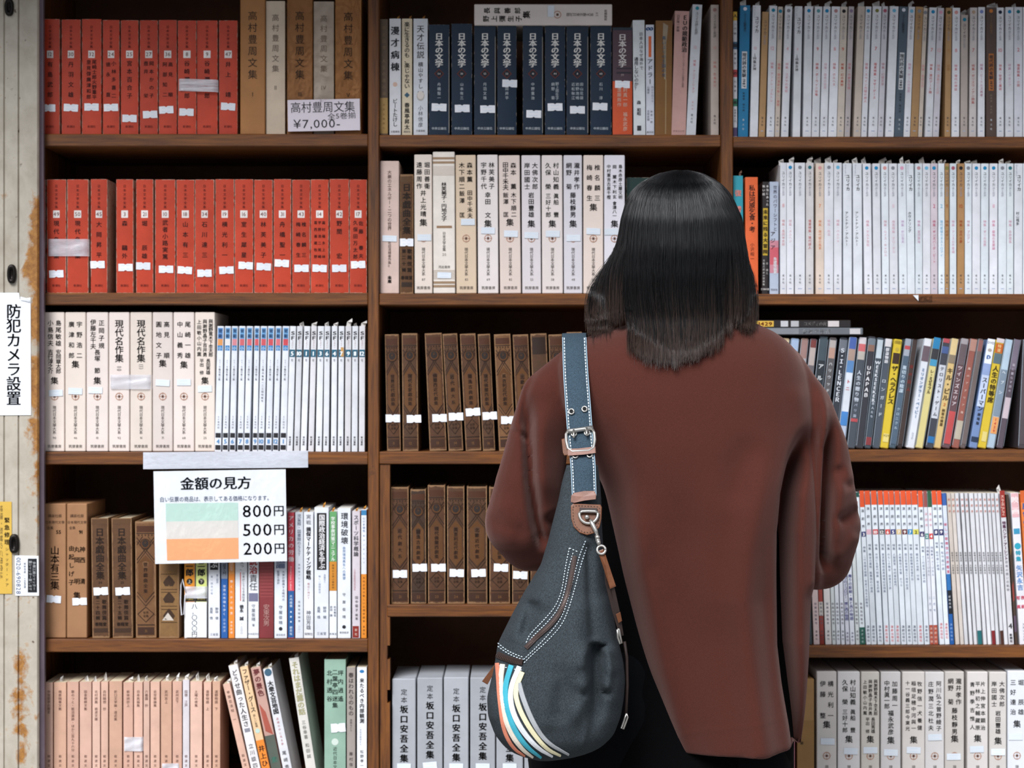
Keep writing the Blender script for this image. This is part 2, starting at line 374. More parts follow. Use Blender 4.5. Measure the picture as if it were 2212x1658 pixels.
def book(row, name, desc, cat, x0, x1, yt, col, els=(), dx=0.0, kind='hard', depth=0.14, group=None, bulge=None, slip=None, flap=None, pages=None, cover_mat=None, Yo=0.0, label=None):
    Y = row.Y + Yo; k = K(Y)
    X0, X1 = (x0 - XC) * k, (x1 - XC) * k
    Hp = ZC + (YC - yt) * k - row.z
    ang = math.atan2(dx * k, Hp); sa, ca = abs(math.sin(ang)), math.cos(ang)
    wn = (X1 - X0) * ca - 0.0006; h = (Hp - wn * sa) / ca
    root = empty(name, ((X0 + X1) / 2, Y, row.z + 0.0005 + wn / 2 * sa), label or row.label(desc), cat, group, ang)
    cm = cover_mat or paper(col)
    b = bulge if bulge is not None else {'hard': 0.0007, 'soft': 0.0003, 'case': 0.0, 'dvd': 0.0003}[kind]
    by = lambda x: b * (1 - min(1.0, (2 * x / wn) ** 2))
    zl = lambda y: max(0.0002, (ZC + (YC - y) * k - row.z) / ca)
    fn = lambda x, y, e=0.00055: (x * k, -by(x * k) - e, zl(y))
    mb = MB(); a = wn / 2
    if kind == 'case' or kind == 'dvd':
        mb.box(-a, a, 0, depth, 0, h, cm, 0.0012 if kind == 'case' else 0.0018)
    else:
        t = 0.0021 if kind == 'hard' else 0.0005
        arc = [(-a + wn * i / 8, -by(-a + wn * i / 8)) for i in range(9)]
        outl = [(-a, depth)] + arc + [(a, depth), (a - t, depth), (a - t, t), (-a + t, t), (-a + t, depth)]
        lo = [(x, y, 0) for x, y in outl]; hi = [(x, y, h) for x, y in outl]; N = len(outl)
        for i in range(N):
            j = (i + 1) % N; mb.face([lo[i], lo[j], hi[j], hi[i]], cm)
        m_ = len(arc)
        strip = lambda z: [[(x, y, z) for x, y in arc] + [(a - t, t, z), (-a + t, t, z)], [(-a, depth, z), (-a, 0, z), (-a + t, t, z), (-a + t, depth, z)], [(a - t, depth, z), (a - t, t, z), (a, 0, z), (a, depth, z)]]
        for f in strip(h): mb.face(f, cm)
        for f in strip(0): mb.face(list(reversed(f)), cm)
    lay = 0
    for e in els:
        q = e[0]; lay += 1; ep = 0.00012 + 0.00003 * min(lay, 12)
        if q == 't': vtext(mb, fn, e[1], e[2], e[3], e[4], e[5], ink(e[6]), e[7] if len(e) > 7 else 0.0, e[8] if len(e) > 8 else 1.0)
        elif q == 'h': htext(mb, fn, e[1], e[3], e[2], e[4], ink(e[5]), e[6] if len(e) > 6 else 0.0)
        elif q == 'r': rtext(mb, fn, e[1], e[2], e[3], e[4], e[5], ink(e[6]), e[7] if len(e) > 7 else 0.0)
        elif q == 'b':
            xa, xb = e[3] * a / k, e[4] * a / k; m = paper(e[5]); n = 6
            for i in range(n):
                u, v = xa + (xb - xa) * i / n, xa + (xb - xa) * (i + 1) / n
                mb.face([fn(u, e[2], ep), fn(v, e[2], ep), fn(v, e[1], ep), fn(u, e[1], ep)], m)
        elif q in 'dm':
            n = 18 if q == 'd' else 4; m = ink(e[4]); c = fn(e[2], e[1], ep + 0.0001)
            ring = [fn(e[2] + e[3] * math.cos(2 * math.pi * i / n), e[1] - e[3] * (e[5] if len(e) > 5 else 1) * math.sin(2 * math.pi * i / n), ep + 0.0001) for i in range(n)]
            for i in range(n): mb.face([c, ring[i], ring[(i + 1) % n]], m)
        elif q == 'e':
            m = ink(e[4]); n = 20; cx, cy, r = e[2], e[1], e[3]
            for r0, r1 in ((r * 0.82, r),):
                for i in range(n):
                    t0, t1 = 2 * math.pi * i / n, 2 * math.pi * (i + 1) / n
                    mb.face([fn(cx + r0 * math.cos(t0), cy - r0 * math.sin(t0)), fn(cx + r1 * math.cos(t0), cy - r1 * math.sin(t0)), fn(cx + r1 * math.cos(t1), cy - r1 * math.sin(t1)), fn(cx + r0 * math.cos(t1), cy - r0 * math.sin(t1))], m)
            for i in range(4):
                t0 = math.pi / 2 * i; ux, uy = math.cos(t0), math.sin(t0)
                mb.face([fn(cx + ux * r * 0.45 - uy * r * 0.09, cy - (uy * r * 0.45 + ux * r * 0.09)), fn(cx + ux * r * 1.2, cy - uy * r * 1.2), fn(cx + ux * r * 0.45 + uy * r * 0.09, cy - (uy * r * 0.45 - ux * r * 0.09))], m)
            m2 = ink('5b3b30'); q_ = r * 0.3
            mb.face([fn(cx - q_, cy + q_), fn(cx + q_, cy + q_), fn(cx + q_, cy - q_), fn(cx - q_, cy - q_)], m2)
        elif q == 'l':
            xa, ya, xb, yb, wd = e[1] * a / k, e[2], e[3] * a / k, e[4], e[5] / 2
            L = math.hypot(xb - xa, yb - ya); nx, ny = -(yb - ya) / L * wd, (xb - xa) / L * wd; m = ink(e[6]); n = 3
            for i in range(n):
                p0 = (xa + (xb - xa) * i / n, ya + (yb - ya) * i / n); p1 = (xa + (xb - xa) * (i + 1) / n, ya + (yb - ya) * (i + 1) / n)
                mb.face([fn(p0[0] + nx, p0[1] + ny, ep), fn(p1[0] + nx, p1[1] + ny, ep), fn(p1[0] - nx, p1[1] - ny, ep), fn(p0[0] - nx, p0[1] - ny, ep)], m)
        elif q == 'p':
            mb.face([fn(px_ * a / k, py_, ep) for px_, py_ in e[1]], paper(e[2]))
    mb.build('cover' if kind in ('hard', 'soft') else ('slipcase' if kind == 'case' else 'case'), root)
    if kind in ('hard', 'soft'):
        t = 0.0021 if kind == 'hard' else 0.0005; g = 0.003 if kind == 'hard' else 0.0003
        pb = MB(); pb.box(-a + t, a - t, t, depth - g, g, h - g, pages or PAGES); pb.build('page_block', root)
    if slip: slip_part(root, fn, *slip)
    if flap: flap_part(root, h, *[v * k if i < 3 else v for i, v in enumerate(flap)])
    return root, fn
def rnd_flap(wd, p=0.8):
    if random.random() > p: return None
    return (random.uniform(-0.25, 0.25) * wd, wd * random.uniform(0.5, 0.85), random.uniform(8, 18), random.uniform(0.003, 0.02), random.uniform(-0.004, 0.004))

DK, RD = '2a2522', '6b1f16'
# ---- red numbered hardbacks (top two shelves beside the shutter post)
def red(row, x0, x1, yt, num, names, slip, ty, gy, ny, level, wear=0.5):
    y0, y1 = ny; els = [('t', '日本文学全集', ty[0], ty[1], 0, 6.8, '5e1510'), ('b', gy - 8, gy + 8, -0.34 if x1 - x0 > 40 else -0.4, 0.34 if x1 - x0 > 40 else 0.4, 'ece4e0'), ('h', str(num), gy, 0, 12, '6b3530')]
    n = len(names); sz = {1: 12.5, 2: 10.5}.get(n, 7.5)
    for i, nm in enumerate(names): els.append(('t', nm, y0, y1, ((n - 1) / 2 - i) * sz * 1.15, sz, '35100c', 0.01))
    els.append(('h', '新潮社', row.py - 15, 0, 6, '5e1510'))
    c = 'c24127'
    book(row, 'hardback_book', f'red cloth-covered hardback with {num} tag on spine', 'book', x0, x1, yt, c, els, kind='hard', depth=0.14, group=f'red hardbacks on the {level} shelf',
         slip=slip, cover_mat=paper(c, 0.42, wear, 0.14), bulge=0.0009, Yo=random.uniform(0, 0.004))
r = Row('L1', 'the shutter post, top shelf')
for x0, x1, yt, num, nm, sl in ((88, 129, 42, 12, ['有島武郎'], (234, -4)), (133, 174, 43, 30, ['丹羽文雄'], (233.5, 0)), (177, 219, 42, 32, ['尾崎士郎火野葦平', '里見弴廣津和郎'], (232, 0)),
        (222, 258, 44, 24, ['小林多喜二', '徳永　直'], (233, 0)), (261, 299, 44.5, 25, ['宮本百合子'], (256.5, 0)), (302, 341, 44.5, 27, ['岡本かの子', '壺井　　栄'], (248, 3)),
        (343, 382, 44, 36, ['高見　順', '阿部知二'], (238, -3)), (384, 424, 45, 8, ['谷崎潤一郎'], (243, -1)), (425, 470, 45, 9, ['谷崎潤一郎'], None), (473, 513, 45, 47, ['井上　靖'], (231, 0))):
    red(r, x0, x1, yt, num, nm, (sl[0], sl[1], 31, 16, random.uniform(-0.06, 0.06)) if sl else None, (55, 106), 118, (129, 216), 'top')
TT = '高村豊周文集'
for i, (x0, x1, yt, c, ink_, n, yy, Yo) in enumerate(((518.5, 573, -6, 'b27a45', '33241a', 'I', (22, 174), 0), (574.5, 616, 3, 'd8c5ae', '7b6a5e', 'II', (28, 160), 0.006), (619.5, 675.5, -5, 'ad7642', '33241a', 'III', (22, 174), 0.001),
        (677.5, 721.5, 4, 'd2c2b0', '8b7868', 'IV', (30, 160), 0.006), (723.5, 781, -6, 'b07842', '33241a', 'V', (24, 176), 0))):
    els = [('t', TT, yy[0], yy[1], 0, 21 if x1 - x0 > 48 else 16, ink_), ('h', n, yy[1] + 30, 0, 13, ink_)]
    book(r, 'slipcased_book', ('tall tan slipcased book' if i % 2 == 0 else 'tall cream book set slightly back'), 'book', x0, x1, yt, c, els, kind='case' if i % 2 == 0 else 'hard', depth=0.15, group='five-volume tan and cream set', Yo=Yo)
r = Row('L2', 'the shutter post, second shelf')
book(r, 'hardback_book', 'red hardback mostly hidden behind the metal post', 'book', 82, 97.5, 388, 'c24127', [], cover_mat=paper('c24127', 0.42, 0.5, 0.14), group='red hardbacks on the second shelf')
for x0, x1, num, nm, sl in ((101, 143, 49, ['現代名作集'], (592, 0)), (145, 191, 50, ['現代名作集'], None), (196, 232, 45, ['大岡昇平'], (572, -3)), (251, 288, 3, ['森　　鷗外'], (578, 2)), (294, 331, 21, ['堀　　辰雄'], (575, -3)),
        (335, 379, 10, ['武者小路実篤'], (582, 2)), (381, 420, 18, ['山本有三'], (584, -1)), (421, 463, 34, ['石川達三'], (590.5, 0)), (465, 506, 19, ['横光利一'], (584, 4)), (507, 547, 16, ['室生犀星'], (574, 4)),
        (549, 589, 40, ['林芙美子'], (576.5, 1)), (591, 629, 31, ['舟橋聖一'], (569, -1)), (631, 670, 43, ['椎名麟三', '梅崎春生'], (580, 1)), (671, 710, 14, ['嘉村礒多上林', '宇野浩二尾崎', '葛西善蔵牧野'], (580, 0)),
        (712, 754, 42, ['野間　　宏'], (580, 0)), (755, 792.5, 17, ['佐藤　春夫', '久保田万太郎'], (572, 0))):
    red(r, x0, x1, 388 + random.uniform(-0.8, 0.8), num, nm, (sl[0], sl[1], 31, 16, random.uniform(-0.06, 0.06)) if sl else None, (398, 452), 463, (474, 562), 'second', 0.7)

# ---- large cream volumes with a round emblem
CREAM = ('e4d6cc', 'e0d3cc', 'e6dcd6', 'e2d5ca')
def bigwhite(row, x0, x1, yt, cols, single, num, slip, level, dx=0, col=None, mid=None, Y=None, big=None, head=0, el=True):
    """cols: author columns near the top, single: lines of (text, y0, y1, size)"""
    els = []
    H = row.py - yt; f = lambda v: yt + v * H / 300.0
    for (txt, a_, b_, x, s_) in cols: els.append(('t', txt, f(a_), f(b_), x, s_, DK, 0.008))
    for (txt, a_, b_, s_) in single: els.append(('t', txt, f(a_), f(b_), 0, s_, DK, 0.012))
    if el: els += [('e', f(181), 0, 8.2, 'b58872'), ('t', '現代日本文學大系', f(201), f(262), 0, 8, '4a423c'), ('h', str(num), f(270), 0, 7, '6a625c'), ('h', '筑摩書房', f(288), 0, 7.5, '4a423c')]
    c = col or random.choice(CREAM)
    book(row, 'hardback_book', f'large cream hardback numbered {num}' if num else 'large cream hardback', 'book', x0, x1, yt, c, els, dx=dx, kind='case', depth=0.16, group=f'large cream volumes on the {level} shelf',
         slip=slip and (slip[0], slip[1], slip[2] if len(slip) > 2 else 30, 14, random.uniform(-0.05, 0.05), SLIPT, False), cover_mat=paper(c, 0.45, 0, 0.05))
SHU = lambda y: [('集', y - 9, y + 9, 17)]
r = Row('L3', 'the shutter post, third shelf')
for x0, x1, cols, sg, num, sl in ((96, 139.5, [('島尾敏雄', 16, 74, 8.5, 13), ('小島信夫', 16, 74, -8.5, 13), ('安岡章太郎', 80, 132, 8.5, 12), ('吉行淳之介', 80, 132, -8.5, 12)], SHU(147), 90, (849, 3)),
        (140.5, 185.5, [('宇野浩二', 15, 104, 8.5, 13), ('廣津和郎', 15, 104, -8.5, 13)], SHU(112), 46, (845, 0)),
        (186.5, 234, [('正岡子規', 15, 80, 9, 13), ('伊藤左千夫', 15, 80, -9, 13)], [('長塚　節', 80, 132, 13)] + SHU(147), 10, (843, -4)),
        (235, 280, [], [('現代名作集', 16, 108, 19), ('（二）', 112, 130, 10)], 92, None), (281, 328.5, [], [('現代名作集', 16, 108, 19), ('（一）', 108, 126, 10)], 91, None),
        (329.5, 373.5, [('高見　順', 15, 104, 8.5, 13), ('圓地文子', 15, 104, -8.5, 13)], SHU(110), 71, (827, 0)), (374.5, 420, [('尾崎一雄', 15, 104, 8.5, 13), ('中山義秀', 15, 104, -8.5, 13)], SHU(113), 68, (826, 0)),
        (421, 464.5, [('與謝野寛木下杢太郎', 15, 96, 12.5, 10), ('與謝野晶子吉井勇', 15, 96, 0, 10), ('上田敏小山内薫', 15, 96, -12.5, 10), ('長田秀雄', 100, 134, 7, 9.5), ('平出　修', 100, 134, -7, 9.5)], SHU(147), 25, (840, 0))):
    bigwhite(r, x0, x1, 674.5, cols, sg, num, sl, 'third')
# science-fiction monthlies: ten with blue heads, eleven with teal number bands
top10 = ((469, 484), (486, 499), (500, 515), (516.5, 530.5), (532.5, 547), (548.5, 562), (563.5, 577), (579, 592.5), (595, 608.5), (611, 625))
bot10 = ((463.5, 477.5), (480, 492.5), (495.3, 508), (512.3, 525.5), (526.5, 539.5), (545, 556), (557, 570.3), (573, 586.5), (588.8, 601), (604.3, 618.4))
cA = ['e09a5a', 'e6e2e0', 'd98a92', 'd2686e', 'd2686e', 'd25a60', 'd25a60', 'd2525a', 'd9727a', 'cf4c55']
for i, ((ta, tb), (ba, bb)) in enumerate(zip(top10, bot10)):
    n = (4, 5, 6, 7, 8, 9, 10, 11, 12, 1)[i]; y = 704.5
    els = [('b', y + 4, y + 28, -0.8, 0.8, '6fa6d6' if i else '5f8fc8'), ('b', y + 28, y + 42, -0.8, 0.8, cA[i]), ('b', y + 42, y + 53, -0.8, 0.8, '3d86c0'), ('t', '官能', y + 5, y + 27, 0, 8.5, '24406a', 0.02), ('t', '小', y + 43, y + 53, 0, 8, 'e6eef6'),
           ('t', 'ホラー短篇', y + 72, y + 95, 0, 3.6, '8a8a90'), ('t', '傑作第二集' if i != 6 else '傑作集第一二三回特集号', y + 92, y + (118 if i != 6 else 165), 0, 4.8, '4a4a50'), ('t', 'ＳＦ専門誌', y + 193, y + 222, 0, 4.2, '6a6a70'),
           ('b', y + 231, y + 241, -0.85, 0.85, '27272b'), ('h', str(n), y + 249, 0, 13, '5a8fc0', 0.03), ('b', y + 257, y + 267, -0.85, 0.85, '27272b')]
    book(r, 'magazine', f'slim white magazine, blue-pink head, numeral {n}', 'magazine', ba, bb, y, 'e4e8f0', els, dx=(ta + tb - ba - bb) / 2, kind='soft', depth=0.15, group='blue-headed magazines on the third shelf', pages=PAGES_W)
top11 = [(626.5, 639.5), (641.3, 654.2), (657.3, 669.9), (671.8, 685), (687, 699.6), (700.7, 713.6), (716.2, 729.5), (731.1, 744.4), (746.3, 759.2), (760.7, 773.8), (775.9, 788.9)]
bot11 = [(619.1, 632.1), (634.7, 646.9), (648.8, 661.7), (665.4, 677.6), (681.4, 695.1), (697.7, 709.9), (714.4, 726.6), (729.2, 741.4), (744.4, 757.4), (759.3, 772.2), (774.8, 787.8)]
for i, ((ta, tb), (ba, bb)) in enumerate(zip(top11, bot11)):
    n = ('5', '10', '1', '1', '3', '6', '4', '7', '9', '11', '12')[i]; y = 704.5
    els = [('t', 'ＳＦ', y + 10, y + 31, 0, 10, '2c2c32', 0.04, 1.2), ('t', 'マガジン', y + 30, y + 48, 0, 3.6, '8a4a48'), ('b', y + 51, y + 67, -0.95, 0.95, '1f5f78'), ('h', n, y + 59.5, 0, 13, 'e8eef2', 0.04),
           ('t', '創刊', y + 71, y + 77, 0, 4, '5a5a60'), ('t', '早川書房', y + 238, y + 258, 0, 4.8, '3a3a40', 0.02)]
    if i == 7: els.append(('b', y + 46, y + 66, -0.2, 0.9, 'c99a5a'))
    book(r, 'magazine', f'slim white magazine, teal band lettered {n}', 'magazine', ba, bb, y, random.choice(('dadbe0', 'e2e4e9', 'd6d4d8')), els, dx=(ta + tb - ba - bb) / 2, kind='soft', depth=0.15, group='teal-banded magazines on the third shelf', pages=PAGES_W,
         flap=rnd_flap(12, 0.75))

# ---- worn brown cloth volumes, stamped with a lattice
BRA, BRB = '3f230c', '563214'
def stamped(row, x0, x1, yt, title, slip, dx=0, tone=0, group='worn brown stamped volumes', vol='一', plain=False, desc=None):
    h1, h2 = ((BRA, BRB), ('3c2410', '543318'), ('2c1a0c', '3c2411'), ('5f3c20', '78522e'))[tone]; dk = '2e1a0d'
    H = row.py - yt; f = lambda v: yt + v * H / 250.0; els = []
    if plain:
        els = [('b', f(9), f(45), -0.82, 0.82, '2c1a10')]
    else:
        els += [('b', f(10), f(23), -0.85, 0.85, '4a2814'), ('b', f(25), f(27), -0.9, 0.9, dk)]
        for q in range(5): els.append(('m', f(29.5), (q - 2) * (x1 - x0) * 0.16, 1.8, dk))
        els += [('l', -0.85, f(35), 0.85, f(82), 1.8, dk), ('l', 0.85, f(35), -0.85, f(82), 1.8, dk), ('l', -0.85, f(42), 0.85, f(89), 1.3, dk), ('l', 0.85, f(42), -0.85, f(89), 1.3, dk),
                ('l', -0.85, f(50), -0.25, f(32), 1.2, dk), ('l', 0.85, f(50), 0.25, f(32), 1.2, dk),
                ('d', f(48), 0, 11.5, dk), ('d', f(48), 0, 9.8, '573416'), ('d', f(47), 0, 7.2, '2a211d', 1.15)]
        els += [('p', [(0, f(72)), (-0.72, f(88)), (-0.72, f(152)), (0, f(168)), (0.72, f(152)), (0.72, f(88))], '5f3b1b'), ('t', title, f(86), f(154), 0, 9.5, '2a170c', 0.015)]
        els += [('l', -0.85, f(150), 0, f(172), 1.4, dk), ('l', 0.85, f(150), 0, f(172), 1.4, dk), ('l', -0.85, f(158), 0, f(180), 1.2, dk), ('l', 0.85, f(158), 0, f(180), 1.2, dk),
                ('l', -0.8, f(197), 0, f(182), 1.4, dk), ('l', 0.8, f(197), 0, f(182), 1.4, dk), ('l', -0.8, f(197), 0, f(214), 1.4, dk), ('l', 0.8, f(197), 0, f(214), 1.4, dk), ('h', '世界', f(194), 0, 6, '2a170c'), ('h', '全集', f(201), 0, 6, '2a170c'),
                ('b', f(219), f(221), -0.85, 0.85, dk), ('b', f(225), f(241), -0.8, 0.8, '3c2213'), ('h', vol, f(233), 0, 8, '75502c')]
    book(row, 'hardback_book', desc or 'worn brown stamped hardback with frayed spine', 'book', x0, x1, yt, h1, els, dx=dx, kind='hard', depth=0.15, group=group, slip=slip and (slip[0], slip[1], slip[2] if len(slip) > 2 else 31, 17, random.uniform(-0.05, 0.05)),
         cover_mat=leather_book(h1, h2), bulge=0.0012, Yo=random.uniform(0, 0.006))
WT = ('世界近代戯曲集', '現代名家戯曲集', '佛蘭西近代劇集', '近代劇大系', '獨逸古典劇集', '現代佛蘭西劇集', '英吉利近代劇集', '北歐近代劇集')

r = Row('L4', 'the shutter post, fourth shelf')
for x0, x1, n, cols, sl in ((94, 143, '55', [('山本有三集', 175, 245, 0, 20)], (1294, -2)), (144, 188.5, '91', [('神西　清', 172, 240, 12, 13), ('丸岡　明', 172, 240, 0, 13), ('由起しげ子', 172, 240, -12, 12.5), ('集', 246, 262, 0, 16)], (1299, 6))):
    els = [('h', '講談社版', 1114, 0, 7.5, '4a3222'), ('h', '日本現代文學', 1128, 0, 7, '4a3222'), ('h', '全集', 1140, -10, 7, '4a3222'), ('h', n, 1149, 8, 11, '3a2618', 0.02)]
    els += [('t', t_, 1000 + a_, 1000 + b_, x, s_, '33211a', 0.01) if False else ('t', t_, 1175 + (a_ - 172) * 1.35, 1175 + (b_ - 172) * 1.35, x, s_, '33211a', 0.01) for t_, a_, b_, x, s_ in cols]
    book(r, 'slipcased_book', f'plain tan boxed volume numbered {n}', 'book', x0, x1, 1088, '9e7350', els, kind='case', depth=0.15, group='tan boxed volumes', slip=(*sl, 31, 16, random.uniform(-0.06, 0.06)))
for i, (x0, x1, yt, v) in enumerate(((199.5, 237, 1119, '第二十四輯'), (243.5, 287.5, 1119, '第二十五輯'))):
    els = [('b', 1121, 1132, -0.9, 0.9, '5a3d24'), ('t', '日本戯曲全集', 1140, 1252, 0, 19, '24150c', 0.02), ('h', '24' if i == 0 else '25', 1258, 0, 7, '24150c'), ('t', '歌舞伎篇', 1294, 1340, 8, 10, '24150c', 0.01), ('t', v, 1284, 1340, -6, 9.5, '24150c', 0.01), ('h', '春陽堂', 1348, 0, 8.5, '24150c', 0.02), ('b', 1357, 1366, -0.8, 0.8, '3a2414')]
    book(r, 'hardback_book', 'worn dark brown hardback with large black title', 'book', x0, x1, yt, BRA, els, cover_mat=leather_book('472b13', '5f3d1e'), bulge=0.0012, depth=0.15, group='dark brown drama volumes', slip=(1277, 1, 31, 17, -0.05), dx=-3)
stamped(r, 293.5, 338, 1126, '世界戯曲全集', None, -2, 3, 'worn brown stamped volumes', '31', desc='brown stamped hardback with diamond lattice, no slip')
els = [('b', 1222, 1232, -0.6, 0.6, '7c5a38')] + [('p', [(-0.6, y), (-0.35, y - 8), (0, y - 16), (0.35, y - 8), (0.6, y), (0.4, y + 8), (-0.4, y + 8)], '3c2614') for y in (1258, 1294, 1330)] + [('l', -0.8, y, 0.8, y, 1.2, '3c2614') for y in (1240, 1273, 1279, 1309, 1316, 1344)] + [('p', [(-0.7, 1340), (-0.1, 1323), (0.5, 1340)], 'cfc4b8')]
book(r, 'hardback_book', 'brown hardback with three stamped crests and torn label', 'book', 343.5, 387, 1110, BRB, els, cover_mat=leather_book('6c4b2a', '866335'), bulge=0.0012, depth=0.15)
for i, (x0, x1, c1, t1) in enumerate(((398, 421, 'e8962c', '二郎'), (423, 447, 'd9e08a', '三郎'))):
    els = [('b', 1105, 1300, -1, 1, c1), ('t', t1, 1208, 1246, 0, 17, '1e1a18', 0.04), ('d', 1256, 0, 6.5, '1e1a18'), ('t', '上' if i == 0 else '下', 1251, 1261, 0, 9, 'e8e0d0'), ('b', 1287, 1299, -1, 1, '26211f'), ('h', '新潮社', 1293, 0, 6, 'c9b24a')]
    book(r, 'paperback_book', ('orange' if i == 0 else 'pale green') + ' and white paperback in strapped pair', 'book', x0, x1, 1104, 'e6e2e0', els, kind='soft', depth=0.13, group='strapped pair of paperbacks')
